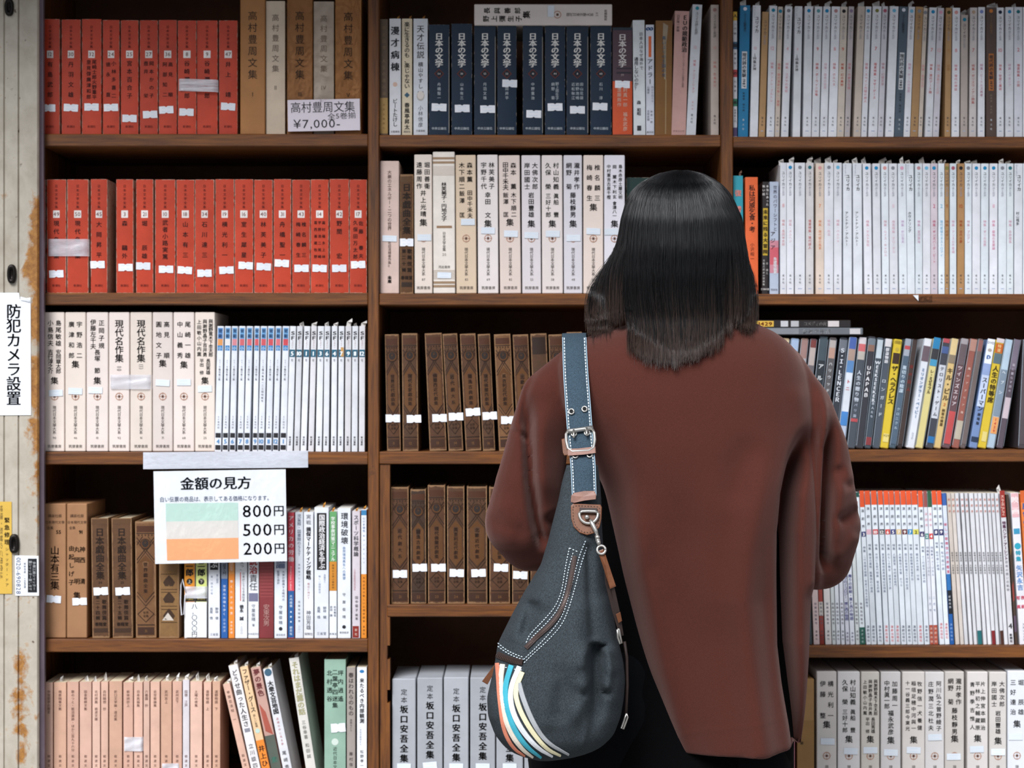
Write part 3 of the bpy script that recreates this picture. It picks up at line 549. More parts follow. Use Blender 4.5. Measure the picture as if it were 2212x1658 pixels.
GEN = [
 (450, 475, 1104, 'e6e8ee', [('b', 1108, 1231, -0.72, 0.72, '1c1a1c'), ('t', '国際政治を学ぶ', 1112, 1228, 0, 15, 'f0eef0', 0.02), ('t', '第二版序', 1240, 1260, 7, 5, '7a86a0'), ('t', '第一回改訂版', 1242, 1285, -5, 5, '8a94a8'), ('t', '野林　健', 1312, 1338, 6, 7, '4a566a'), ('t', '長尾　悟', 1312, 1338, -6, 7, '4a566a'), ('h', '三省堂', 1370, 0, 6, '6a7488')], 'white paperback with black title block, under price sign'),
 (477.5, 492, 1110, '2a62ac', [('b', 1108, 1250, -1, 1, '8d95a4'), ('t', '経済入門', 1218, 1242, 0, 8, '2c3138'), ('t', '世界の市場を歩く', 1262, 1330, 0, 6.5, 'd9e2f0'), ('t', '日本経済', 1335, 1366, 0, 6, 'b8c8e2')], 'blue paperback with grey head'),
 (493.5, 507, 1108, 'e98a36', [('b', 1108, 1240, -1, 1, 'e89a50'), ('t', '会社のなかで', 1212, 1234, 0, 8, 'f4e8dc'), ('t', '働くための知恵', 1250, 1330, 0, 6, 'f6eadc'), ('t', '毎日新聞', 1340, 1370, 0, 5, 'f6eadc')], 'orange paperback'),
 (508, 534, 1106, 'e8eaef', [('t', 'えっ、', 1212, 1232, 2, 10, '4a4a52'), ('b', 1236, 1298, -0.18, -0.04, 'c83a34'), ('t', '日本がこうなる会社員', 1236, 1300, 5, 6, '5a5a62'), ('t', '徳永　誠', 1306, 1340, 1, 9, '3a3a42', 0.03), ('t', '・', 1344, 1350, 1, 6, '3a3a42'), ('t', '二〇〇', 1352, 1370, 1, 5, '4a4a52')], 'white paperback with a thin red line'),
 (536, 559, 1104, 'e4e6ea', [('t', '統治', 1204, 1240, 0, 18, 'a02c2c', 0.03), ('t', '責任', 1240, 1276, 0, 18, '4a4a50'), ('b', 1281, 1299, -0.9, 0.9, '70718a'), ('t', '守屋俊晴', 1304, 1342, 0, 8.5, '5a6270'), ('t', '著', 1346, 1354, 0, 6, '5a6270'), ('h', '中央経済社', 1369, 0, 5, '7a828e')], 'white paperback with red and grey title characters'),
 (560, 591, 1102, '7c3134', [('b', 1208, 1290, -1, 1, '8a3d3e'), ('t', '安東次男', 1305, 1352, 0, 14, 'b98a84', 0.01)] + [('l', -0.9, y, 0.9, y, 0.8, '6a2528') for y in range(1215, 1290, 7)], 'maroon clothbound book'),
 (592.5, 620, 1104, 'dfe4ec', [('t', '会計監査論', 1120, 1229, 0, 21, '6d7a96', 0.03), ('t', '監査と会計', 1232, 1262, -5, 6, '4a5264'), ('t', '大学が提携する時代の', 1232, 1298, 6, 6, '4a5264'), ('t', '守屋俊晴', 1306, 1350, 0, 8.5, '5a6270'), ('d', 1358, 0, 4, '2a2a30'), ('h', '東京経済', 1371, 0, 5, '7a828e')], 'pale blue-grey paperback with large grey title'),
 (622, 635.5, 1107, 'dd4f5c', [('t', 'アメリカの労働', 1112, 1215, 0, 12, 'f2dfe0', 0.02), ('r', 'American Labor', 1222, 1275, 0, 5, 'f2dfe0'), ('b', 1276, 1377, -1, 1, '255a94'), ('t', '大内経雄', 1284, 1312, 0, 6, 'dfe8f2'), ('t', '★★★', 1316, 1348, 0, 6, 'e8f0f8'), ('t', '研究社', 1352, 1372, 0, 6, 'e8f0f8')], 'rose-red and blue paperback'),
 (637.5, 655, 1106, 'd9dee6', [('t', '児童館・図書館のＳＳＴ', 1110, 1202, 0, 8.5, '5a6478'), ('t', '実践編プログラム', 1216, 1275, 0, 4.6, '7a8494'), ('t', '斎藤信昭編著', 1296, 1345, 0, 5, '5a6270'), ('t', '二〇一', 1350, 1368, 0, 4.5, '7a828e')], 'narrow white paperback with grey title'),
 (656, 677, 1106, 'e6e8ed', [('t', '実戦', 1110, 1134, 0, 11, '7a7a82'), ('t', '損保マーケティング戦略', 1138, 1252, 0, 10.5, '26262a', 0.035), ('t', '明日に向けて', 1258, 1295, 0, 5, 'b06a6a'), ('t', '神田芳雄', 1318, 1360, 0, 10.5, '5a5a62'), ('h', '保険社', 1369, 0, 6, '5a5a62')], 'white paperback with bold black title'),
 (679, 710, 1096, 'dfe3ea', [('b', 1108, 1231, -0.66, 0.72, '1c1a1c'), ('t', '国際政治経済を学ぶ', 1111, 1229, 1, 13.5, 'f0eef0', 0.02), ('t', '多極化と', 1240, 1258, 7, 5, '7a86a0'), ('t', '新しい国際秩序', 1242, 1282, -4, 5, '8a94a8'), ('t', '野林　健', 1310, 1336, 7, 7.5, '4a566a'), ('t', '長尾　悟', 1310, 1336, -6, 7.5, '4a566a'), ('h', '三省堂', 1368, 0, 7, '6a7488')], 'white paperback with tall black title block'),
 (711.5, 727.5, 1105, 'e4e8ee', [('b', 1105, 1213, -1, 1, '5f9a62'), ('b', 1213, 1276, -1, 1, 'c8842c'), ('t', '学校事故対策マニュアル', 1116, 1212, 0, 9, 'eef2ea', 0.02), ('t', '実践から学ぶ最新例', 1218, 1272, 0, 4.8, '6a4a1a'), ('t', '松本春佳', 1308, 1332, 4, 5.5, '3a4254'), ('t', '前田　勝', 1308, 1332, -4, 5.5, '3a4254'), ('h', '民事法', 1369, 0, 5, '4a5264')], 'paperback with green and orange bands'),
 (729, 757.5, 1098, 'e6eaf0', [('t', '環境破壊', 1106, 1176, 1, 16, '2f3238', 0.01), ('t', '自然環境再生への展望', 1180, 1252, 0, 6.8, '4a76a8'), ('t', '守　屋　俊　晴', 1280, 1336, 0, 7.5, '4a4a52'), ('d', 1354, 0, 4, '26262a'), ('h', '東京経済', 1366, 0, 5, '4a4a52')], 'white paperback with black four-character title and blue subtitle'),
 (760.5, 778, 1104, 'd8cfd6', [('t', 'スポーツ科学概論', 1112, 1202, 0, 11, '3c3c44', 0.01), ('t', 'こころとからだのメカニズム', 1228, 1275, -3, 5, 'a83a44'), ('t', '田中菊子', 1286, 1322, 1, 7, '3a3a42'), ('t', '編著', 1324, 1340, 1, 6, '3a3a42'), ('b', 1352, 1377, -0.9, 0.7, '8c2a20'), ('t', '新社', 1356, 1374, 0, 6, 'e0c8b8')], 'pinkish-grey paperback with dark red foot'),
 (780, 792, 1102, 'e9902e', [('b', 1100, 1240, -1, 1, 'e4e8ee'), ('b', 1102, 1113, -1, 1, '3d86b8'), ('t', '心の多様性', 1116, 1150, 0, 5.5, '5a7aa8'), ('t', '脳はいかにして', 1152, 1220, 0, 4, '7a8aa8'), ('t', '大内正司の新しい心理学読本', 1244, 1345, 0, 5, '5a3a1a'), ('t', '思想社', 1350, 1372, 0, 4.5, '5a3a1a')], 'narrow orange-footed paperback against the divider'),
]
for x0, x1, yt, c, els, d in GEN:
    book(r, 'paperback_book', d, 'book', x0, x1, yt, c, els, kind='soft', depth=0.14, pages=PAGES_W, flap=(random.uniform(-2, 4), 4, random.uniform(7, 13), 0.004, 0.002, paper('c98a3a')) if yt in (1106, 1096, 1105, 1104, 1102) and x0 > 630 else None)

r = Row('L5', 'the shutter post, lowest shelf')
PK = ('d9b09c', 'd6ad9a', 'cfa48c', 'dab4a2', 'd3a894')
PT = ('中世哲学の歴史', '梅原随筆文集', '歌のつと・飯沼遺跡・ほか二百九十六分', '田舎教師文集', '北村詩篇　岩波文庫', '白村随想　抄', '折口文学論・遠近集', '新体詩抄上', '日本民謡集', '六義園　抄', '近世歌論集', '武州志上', '武州志下', '回想　江戸', '土曜の夜集', '遠野物語　上', '遠野物語　下')
for i, (ca, cb, yc) in enumerate(((262, 310, 280), (314, 388, 280), (391, 460, 276), (464, 535, 276), (538, 585, 276), (588, 632, 276), (636, 713, 273), (718, 777, 280), (780, 833, 278), (836, 873, 274), (876, 933, 276), (937, 1002, 274), (1005, 1062, 274), (1065, 1105, 264), (1108, 1180, 274), (1187, 1233, 278), (1238, 1285, 274))):
    c = PK[(i * 7) % 5] if i != 13 else 'd9d2d6'
    q = .3707; yt = 1370 + yc * q
    els = [('t', PT[i], 1490, 1490 + 7.4 * len(PT[i]), 0, 7, '6a4a40'), ('t', '岩波文庫', 1628, 1668, 0, 6.5, '6a4a40')]
    book(r, 'paperback_book', 'thin pink-beige paperback' if i != 13 else 'pale grey-white paperback among pink ones', 'book', ca * q, cb * q - 0.6, yt, c, els, kind='soft', depth=0.105, group='pink-beige pocket paperbacks', flap=rnd_flap(10, 0.85), pages=PAGES)
lean5 = [
 (479, 497, 542, 558, 1475, 'd9b09c', [('t', '甲賀忍法帖　一', 1492, 1560, 0, 7, '6a4a40'), ('t', '岩波文庫', 1628, 1668, 0, 6.5, '6a4a40')], 'leaning pink-beige paperback'),
 (491.5, 513, 560, 581, 1434, 'e4e0e0', [('t', 'どうせ曲った人生さ', 1448, 1572, 0, 13, '2c2a2c', 0.01), ('b', 1575, 1583, -0.6, 0.6, '8a8a94'), ('t', '立川談四楼', 1606, 1676, 0, 11, '3a3a40')], 'leaning white paperback with black brush title'),
 (516.5, 535, 583, 601, 1438, 'ecc79c', [('b', 1600, 1712, -1, 1, 'ee8a32'), ('t', 'ファザー・グース', 1446, 1540, 0, 12, '2c241c', 0.01), ('t', '新しい童謡', 1544, 1572, 0, 5.5, '4a3a2a'), ('d', 1580, 0, 5, 'b8cfc4'), ('t', '井上ひさし', 1610, 1690, 0, 14, '3a1c10', 0.02)], 'leaning book with cream upper and orange lower spine'),
 (539, 563, 603, 625, 1439, 'caa093', [('t', '夢の景色', 1446, 1506, 0, 14, '6a2428', 0.02), ('b', 1590, 1720, -1, 1, '5a6258'), ('p', [(-0.8, 1520), (0.2, 1540), (0.8, 1590), (-0.6, 1580)], 'b05a4a'), ('t', '素敵', 1630, 1680, 0, 14, '3f7a68')], 'leaning rose-patterned book with floral cover'),
 (566.5, 587, 628, 648, 1442, 'e4e4e8', [('d', 1454, 0, 8, '3f5f74'), ('t', '大衆文芸地図', 1472, 1544, 0, 12.5, '26262a', 0.03), ('t', '虚構の中に見る夢', 1550, 1612, 0, 5.5, 'b87880'), ('t', '尾崎秀樹', 1620, 1680, 0, 9.5, '3a3a40')], 'leaning white book with round blue mark'),
 (628, 640, 676, 698, 1419, 'd8d4cc', [('t', 'それはまだ霧の話', 1430, 1545, 0, 15, 'a8a47c', 0.03), ('t', '三谷幸喜', 1556, 1598, 0, 9, '6a6a62'), ('t', '和田誠', 1605, 1640, 0, 9, '6a6a62')], 'thick leaning white book with its grey cover showing'),
]
for ta, tb, ba, bb, yt, c, els, d in lean5:
    ba2, bb2 = ba, bb
    book(r, 'paperback_book' if ta < 500 else 'hardback_book', d, 'book', ba2 - 10, bb2 - 10, yt, c, els, dx=(ta + tb - ba - bb) / 2 + 10, kind='soft' if ta < 600 else 'hard', depth=0.115 if ta < 600 else 0.135, flap=(4, 7, 9, 0.006, 0.002), Yo=0.0)
for x0, x1, yt, c, els, d in (
    (700.5, 747, 1424, '8fae9c', [('t', '坪内逍遙', 1444, 1518, 12, 12.5, '26332c', 0.01), ('t', '二葉亭四迷集', 1444, 1530, 0, 12.5, '26332c', 0.01), ('t', '北村透谷', 1444, 1518, -12, 12.5, '26332c', 0.01), ('d', 1602, 0, 7.5, 'c9d6cc'), ('t', '近代日本文学大系', 1612, 1690, 0, 9, '3a4a42')], 'sage green hardback standing clear of the others'),
    (749, 767.5, 1441, 'a19790', [('t', '春はわれらのもの', 1452, 1546, 0, 11.5, '4a4240', 0.01), ('t', '遠藤みどり', 1552, 1580, 0, 5, '5a5250'), ('t', '藤村信著', 1622, 1668, 0, 8, '3a3432')], 'grey-brown paperback beside the sage green hardback'),
    (771, 792.5, 1441, 'e8eaee', [('d', 1450, 0, 5, '2f77b0', 0.7), ('t', '来たるべき内部観測', 1464, 1562, 0, 10.5, '26262a', 0.02), ('t', '一次元の彼岸から', 1568, 1610, -3, 4.5, '7a8aa0'), ('t', '松野孝一郎', 1618, 1668, 0, 8, '3a3a42')], 'white paperback with blue oval, against the divider')):
    book(r, 'hardback_book' if x0 < 740 else 'paperback_book', d, 'book', x0, x1, yt, c, els, kind='hard' if x0 < 740 else 'soft', depth=0.14, slip=(1571.5, 7, 31, 19, -0.08) if x0 < 740 else None)

# ------------------------------------------------------------------ middle bay
r = Row('M1', 'the divider, middle top shelf')
for x0, x1, yt, c, els, d in (
    (820.5, 838, 42, '5f4c3c', [('t', '夢と日常、人生の雅の湯', 54, 210, 0, 9, '8a7458'), ('b', 212, 289, -1, 1, 'b08d52'), ('t', '中央公論新社', 222, 282, 0, 5, '8a6a3a')], 'narrow brown paperback with tan paper band'),
    (841, 866, 41, 'e6e6ea', [('t', '漫才病棟', 54, 158, 0, 19, '26262a', 0.03), ('d', 183, 0, 5, 'd9b8a8'), ('t', 'ビートたけし', 214, 274, 0, 11, '2c2c30', 0.01), ('h', '文藝春秋', 285, 0, 5, '4a4a50')], 'white hardback with four bold black characters'),
    (868, 890.5, 41, 'e9d9bc', [('t', '楽に生きるのも、楽じゃない', 48, 192, 0, 12, '2c2a28', 0.015), ('m', 206, 0, 6, '3f5f74'), ('t', '春風亭昇太', 222, 281, 0, 11.5, '2c2a28', 0.02), ('h', '講談社', 285, 0, 5, '4a4a50')], 'cream paperback with handwritten-style title'),
    (893, 924, 41, 'dfe2e8', [('t', '天才伝説', 54, 128, 0, 17, '33333a', 0.005), ('t', '横山やすし', 134, 193, 0, 11, '5a5a62', 0.01), ('d', 208, 0, 8.5, 'b8b2ae', 1.25), ('d', 206, 0, 7.2, 'dfd6d0', 1.25), ('b', 198, 201, -0.4, 0.4, '4a4440'), ('t', '小林信彦', 228, 276, 0, 11, '6a6a72'), ('h', '文藝春秋', 283, 0, 5, '4a4a50')], 'white hardback with a small sketched face')):
    book(r, 'hardback_book', d, 'book', x0, x1, yt, c, els, kind='hard' if x0 > 835 else 'soft', depth=0.135, flap=(5, 4, 9, 0.004, 0.002, paper('c98a3a')) if x0 > 839 else None)
NV = ((926, 971, 54, '54', ['舟橋聖一'], (232.5, 0)), (975, 1020, 52, '30', ['山本有三'], (235, 1)), (1024, 1071, 56.5, '55', ['丹羽文雄'], (236.5, 6)), (1074, 1116, 56.5, '52', ['大岡昇平'], (181, 6)), (1129, 1173, 56.5, '41', ['中野重治'], (247, 2)),
      (1177, 1221, 56.5, '44', ['野上弥生子', '網野　菊'], (232, 0)), (1223.5, 1271, 56.5, '8', ['田山花袋', '岩野泡鳴', '近松秋江'], (238, 0)), (1275, 1321, 56.5, '60', ['石川　淳'], (231, -2)))
for x0, x1, yt, n, nm, sl in NV:
    els = [('t', '日本の文学', 72, 146, 0, 17.5, 'e4e2de', 0.03), ('m', 160, 0, 11, '5a2a26'), ('m', 160, 0, 8, '15202a'), ('h', n, 160, 0, 6, 'd8d4d0')]
    for i, t_ in enumerate(nm): els.append(('t', t_, 178, 217, ((len(nm) - 1) / 2 - i) * 9, 8, 'bfc6ca'))
    if x0 in (926, 1024, 1129, 1223.5): els.append(('b', 80, 288, 0.93, 1.0, '8f8a84'))
    els.append(('h', '中央公論社', 278, 0, 6.5, 'c9d0d4'))
    book(r, 'hardback_book', f'navy blue hardback lettered in white, small diamond {n}', 'book', x0, x1, yt, '08233a', els, kind='hard', depth=0.14, group='navy blue hardbacks on the middle bay top shelf', slip=(*sl, 32, 16.5, random.uniform(-0.03, 0.03)), cover_mat=paper('08233a', 0.4, 0.35, 0.12), pages=paper('cfc6ba', 0.8), bulge=0.0008)
els = [('b', 66, 176, -1, 1, '523c46'), ('b', 176, 291, -1, 1, 'd9562a'), ('t', '日本の文学', 74, 146, 0, 17.5, 'd9d2d0', 0.03), ('b', 147, 150, -0.6, 0.9, '2a2430'), ('b', 156, 160, -0.6, 0.9, '2a2430'), ('h', '77', 163, 0, 6, 'c9b8b4'), ('t', '中村真一郎　福永武彦', 180, 284, 6, 10, 'e8c4b0', 0.01), ('t', '遠藤周作', 190, 232, -7, 9.5, 'e8c4b0', 0.01)]
book(r, 'hardback_book', 'navy hardback in purple jacket with orange paper band', 'book', 1323, 1366, 60, '22303c', els, kind='hard', depth=0.14, slip=(183, 0, 32, 16, 0.02))
for ta, tb, ba, bb, yt, c, els, d in (
    (1366, 1393, 1368.5, 1394.5, 44, 'e2e7ea', [('t', '日本人はなぜ海外で', 70, 152, 5, 8.5, '3a3a40'), ('t', '通用しないのか？', 124, 196, -6, 9.5, '3a3a40', 0.01), ('t', '森　和昭', 218, 250, -1, 9, '33333a', 0.02), ('b', 272, 283, -0.4, 0.3, '33333a')], 'white paperback with black maker mark at foot'),
    (1394.5, 1413, 1395.5, 1413.5, 54, 'd9dce6', [('h', '∞', 62, 0, 17, '2a4a7a', 0.04), ('b', 79, 124, -0.35, 0.35, 'e06a36'), ('t', 'アドラー', 126, 184, 0, 12.5, '3a3a42', 0.01), ('t', '心理学', 186, 204, -4, 5.5, '5a5a66'), ('t', '明日を変える', 186, 222, 5, 5, '8a8a98'), ('t', '岸見一郎', 238, 268, 3, 5.5, '6a6a76'), ('t', '古賀史健', 238, 262, -4, 5.5, '5a5a66'), ('h', '創元社', 286, 0, 5, '33333a')], 'pale paperback with infinity mark and orange capsule'),
    (1416, 1453, 1414.5, 1451, 45, '7c5425', [('p', [(-0.1, 50), (0.5, 56), (0.4, 75), (0.05, 130), (-0.15, 80)], '9a8a74'), ('b', 75, 172, 0.05, 0.28, '96876f'), ('t', '青いユリの王国の女', 78, 168, 0, 9, '5b6b80', 0.01), ('b', 172, 290, 0.2, 0.34, '9a7f58')], 'ochre brown hardback with scuffed pale title'),
    (1457, 1490, 1450, 1481.5, 24, 'c79c94', [('t', 'ＥＵの規範政治', 33, 114, 7, 12, '332a2a', 0.03), ('t', '臼井陽一郎編', 33, 70, -8, 6.5, '5a4a48'), ('t', 'グローバルヨーロッパの理想と現実', 116, 190, 6, 5, '7a6260'), ('h', 'ナカニシヤ', 284, 0, 5, '6a5452')], 'tall dusty pink paperback tilted towards the post'),
    (1496.5, 1517, 1481.8, 1503, 10, 'd6d8de', [('d', 19, 0, 4, '2a8a9a'), ('t', 'ユリイカ詩と批評', 27, 76, 0, 7, '5a5a62'), ('h', '12', 103, 0, 9, 'd9a0a4'), ('t', '特集・アニメーション', 130, 202, 0, 6.5, 'd98a94'), ('t', '増刊号', 218, 240, 0, 4, 'd9a0a4'), ('t', '青土社', 246, 268, 0, 5.5, '3a3a42')], 'white magazine with teal dot tilted towards the post'),
    (1535, 1553, 1535, 1552.5, 11, 'c2b4aa', [('d', 22, 0, 4, 'a07a72'), ('t', 'ユリイカ詩と批評', 32, 82, 0, 6.5, '5a5250'), ('h', '10', 104, 0, 9, 'd09a8c'), ('t', '特集・百鬼夜行', 132, 190, 0, 6.5, 'd08a84'), ('t', '青土社', 248, 270, 0, 5.5, '3a3a42')], 'beige magazine with brown dot against the post')):
    book(r, 'paperback_book' if 'magazine' not in d else 'magazine', d, 'magazine' if 'magazine' in d else 'book', ba, bb, yt, c, els, dx=(ta + tb - ba - bb) / 2, kind='soft', depth=0.14)
# the cream volume lying flat on the navy row
k = K(0.012); zt = max(o.location.z + max(v.co.z for c_ in o.children if c_.type == 'MESH' and c_.name.startswith('cover') for v in c_.data.vertices) for o in COL.objects if o.type == 'EMPTY' and str(o.get('label', '')).startswith('navy') and (1023 - XC) * k < o.location.x < (1322 - XC) * k)
lx0, lx1 = (1024.5 - XC) * k, (1322 - XC) * k; lh = 45.5 * k
root = empty('slipcased_book', ((lx0 + lx1) / 2, 0.006, zt + 0.0002), 'cream boxed volume lying flat on top of the navy blue books', 'book')
fl = lambda x, y: ((x - (1024.5 + 1322) / 2) * k, -0.0005, (55.5 - y) * k)
mb = MB(); cm = paper('e4d9d2', 0.45, 0, 0.05); mb.box((lx0 - lx1) / 2, (lx1 - lx0) / 2, 0, 0.16, 0, lh, cm, 0.0014)
DKI = ink(DK)
for txt, y in (('長與善郎', 24.5), ('野上彌生子', 42)):
    st = 88 / len(txt)
    for i, ch in enumerate(txt): put(mb, ch, fl, 1041 + st * (i + 0.5), y, 14, 14, DKI, 0.015, math.pi / 2)
put(mb, '集', fl, 1137, 33, 17, 17, DKI, 0.015, math.pi / 2)
for i, ch in enumerate('現代日本文學大系'): put(mb, ch, fl, 1227 + i * 7.3, 33, 8, 8, ink('4a423c'), 0, math.pi / 2)
for i, ch in enumerate('20'): put(mb, ch, fl, 1289, 35 - 5 * i, 7, 7, ink('6a625c'), 0, math.pi / 2)
for i, ch in enumerate('筑摩書房'): put(mb, ch, fl, 1308, 43 - 6 * i, 6.5, 6.5, ink('4a423c'), 0, math.pi / 2)
for i in range(20):
    t0, t1 = 2 * math.pi * i / 20, 2 * math.pi * (i + 1) / 20
    mb.face([fl(1204 + q * math.cos(t), 33 - q * math.sin(t)) for q, t in ((6.6, t0), (8.2, t0), (8.2, t1), (6.6, t1))], ink('b58872'))
mb.face([fl(1201.5, 35.5), fl(1206.5, 35.5), fl(1206.5, 30.5), fl(1201.5, 30.5)], ink('5b3b30'))
mb.build('slipcase', root)
mb = MB(); mb.box((1183 - 1173.25) * k, (1197 - 1173.25) * k, -0.0012, -0.0008, 0.014, 0.034, SLIPT); mb.build('price_slip', root)

r = Row('M2', 'the divider, middle second shelf')
book(r, 'slipcased_book', 'pinkish boxed volume with slim black title', 'book', 820.5, 862.5, 348, 'd9bfb4', [('t', '大衆のエネルギー・二つの世界', 368, 498, 0, 9.5, '5a4440'), ('t', '花田清輝著作集Ⅱ', 522, 578, 0, 7, '5a4440'), ('t', '未來', 596, 612, 0, 9, '2c2422', 0.05)], kind='case', depth=0.14, slip=(515.5, 0, 31, 13, 0.03, SLIPT, False))
els = [('b', 382, 394, -0.9, 0.9, '5a3c1c'), ('t', '日本戯曲全集', 396, 507, 0, 18, '22140a', 0.03), ('t', '歌舞伎篇', 536, 590, 6, 10, '22140a', 0.02), ('t', '第二十輯', 536, 590, -6, 9, '22140a', 0.02), ('h', '春陽堂', 600, 0, 8.5, '22140a', 0.02), ('b', 610, 620, -0.8, 0.8, '2c1a0c')]
book(r, 'hardback_book', 'short dark brown hardback between pale volumes', 'book', 864, 893, 377, '5a3a1a', els, cover_mat=leather_book('45290d', '5c3917'), depth=0.14, slip=(524, 0, 29, 17, 0.0), Yo=0.004)
def two(a, b, sz=13, y0=15, y1=76, dxx=8.5): return [(a, y0, y1, dxx, sz), (b, y0, y1, -dxx, sz)]
bigwhite(r, 895.5, 934.5, 334, two('堀田善衞', '遠藤周作'), [('井上光晴', 76, 136, 13)] + SHU(147), 87, (513.5, 2), 'second', -1)
els = [('b', 340, 345, -1, 1, 'a08468'), ('b', 349, 354, -1, 1, 'a08468')] + [('b', y, y + 1, -1, 1, 'c9b8a8') for y in range(360, 381, 3)] + [('t', '林芙美子・円地文子', 394, 478, 0, 12, '2a2522', 0.01), ('b', 488, 493, -0.68, 0.72, '9a7a5c'), ('t', '日本文学全集', 501, 543, 0, 7.5, '4a423c'), ('h', '20', 550, 0, 8, '8a827c'), ('h', '河出書房', 577, 0, 6.5, '4a423c')] + [('b', y, y + 1, -1, 1, 'c9b8a8') for y in range(584, 603, 3)] + [('b', 608, 613, -1, 1, 'a08468'), ('b', 616, 621, -1, 1, 'a08468')]
book(r, 'hardback_book', 'tall cream hardback striped with brown bands', 'book', 936, 984, 328, 'ebe2d8', els, dx=-1.5, kind='case', depth=0.155, slip=(595, 0, 30, 13, 0.02, SLIPT, False), Yo=-0.003)
bigwhite(r, 985.5, 1030, 335, two('森本薫　', '木下順二') + [('田中千禾夫', 76, 138, 8.5, 12), ('飯澤　匡', 76, 138, -8.5, 12)], [], 83, (480, 4), 'second', -2, col='d9c3aa')
bigwhite(r, 1032.5, 1077.5, 334.5, two('林芙美子', '宇野千代'), [('幸田　文', 80, 138, 13)] + SHU(149), 69, (498.5, 0), 'second', -2, col='e4dbd8')
bigwhite(r, 1080, 1126, 335.5, two('森本　薫', '田中千禾夫') + [('木下順二', 80, 136, 8.5, 12), ('飯澤　匡', 80, 136, -8.5, 12)], SHU(146), 83, (505.5, 2), 'second', -3, col='e0cfc6')
bigwhite(r, 1128, 1169.5, 335.5, two('大佛次郎', '岸田國士'), [('岩田豐雄', 80, 136, 13)] + SHU(149), 53, (508.5, 0), 'second', -2, col='dfd8da')
bigwhite(r, 1171, 1216.5, 335.5, two('村山知義', '久保　榮') + [('眞船　豐', 82, 136, 8.5, 12), ('三好十郎', 82, 136, -8.5, 12)], SHU(149), 58, (505.5, 1), 'second', -1.5, col='e0d6d2')
bigwhite(r, 1218, 1258.5, 335.5, two('瀧井孝作', '網野　菊'), [('藤枝靜男', 80, 136, 13)] + SHU(149), 48, (514.5, 1), 'second', -1, col='d6d2d8')
bigwhite(r, 1260, 1303.5, 335.5, two('椎名麟三', '梅崎春生', 13, 16, 104), SHU(113), 80, (500, 0), 'second', 0, col='e2d2c8')
bigwhite(r, 1305, 1350, 335.5, [('島木赤彦土屋文明', 20, 96, 12.5, 9), ('岡　麓木下利玄', 20, 96, 0, 9), ('中村憲吉古泉千樫', 20, 96, -12.5, 9)], [('會津八一', 100, 136, 9)] + SHU(149), 12, (501, -7), 'second', 0, col='dedbe2')
book(r, 'hardback_book', 'dark green book half hidden behind her head', 'book', 1353, 1403, 384, '16342f', [], Yo=0.02, cover_mat=paper('16342f', 0.5, 0.6))
r = Row('M3', 'the divider, middle third shelf')
for i, (ta, tb, ba, bb, yt, sl, tn) in enumerate(((831, 861, 836, 866, 722, (904, -1), 0), (868, 901, 870, 904, 720, (905, 8), 1), (917, 954, 928, 965, 719, (904, 6), 0), (956, 987, 969, 1001, 720, (901, 4), 1), (993, 1027, 1006, 1040, 720, (891, 3), 0), (1030, 1060, 1043, 1070, 721, (899, 5), 1),
        (1066, 1103, 1078, 1114, 721, (908.5, 5), 3), (1107, 1141, 1118, 1152, 722, None, 0), (1145, 1181, 1155, 1190, 720, None, 1), (1185, 1217, 1193, 1226, 722, None, 0), (1224, 1257, 1230, 1263, 717, None, 0))):
    stamped(r, ba, bb, yt, WT[i % 8], sl and (sl[0], sl[1], 31, 18), (ta + tb - ba - bb) / 2, tn, 'worn brown stamped volumes, middle bay third shelf', str(11 + i), plain=(i == 8))
r = Row('M4', 'the inset post, middle fourth shelf')
for i, (x0, x1, yt, sl, tn) in enumerate(((845, 883.5, 1052, (1239.5, 0), 0), (887, 921, 1057, (1226, 3), 2), (924.5, 962.5, 1048, (1226, 4), 0), (966, 1004, 1051, (1237.5, 2), 1), (1009, 1053, 1051, (1237.5, 3), 1), (1057, 1102, 1052, (1226, 3), 0), (1106, 1142, 1054, (1242, 0), 1), (1146, 1181, 1054, None, 0), (1185, 1220, 1055, None, 1), (1224, 1260, 1055, None, 0))):
    stamped(r, x0, x1, yt, WT[(i + 3) % 8], sl and (sl[0], sl[1], 31, 17), -0.8, tn, 'worn brown stamped volumes, middle bay fourth shelf', str(21 + i))
r = Row('M5', 'the inset post, middle lowest shelf')
for i, (x0, x1, yt, o) in enumerate(((847, 898.5, 1466, 4), (901, 956.5, 1464, -4), (958.5, 1012.5, 1463, 2), (1015.5, 1070, 1463.5, -1), (1072, 1130, 1465, 3), (1132.5, 1188, 1465, 0))):
    els = [('t', '定本', 1482 + o, 1516 + o, 0, 14, '26262a', 0.0), ('t', '坂口安吾全集', 1517 + o, 1644 + o, 0, 18, '1c1a1a', 0.03)]
    book(r, 'slipcased_book', 'grey boxed volume with black brush lettering', 'book', x0, x1, yt, 'a6a9af', els, kind='case', depth=0.15, group='grey boxed collected works', slip=(1656 - (3 if i == 1 else 0), 0, 30, 15, -0.1 if i == 1 else 0.0, SLIPT, False), cover_mat=paper('a6a9af', 0.6, 0, 0.08))

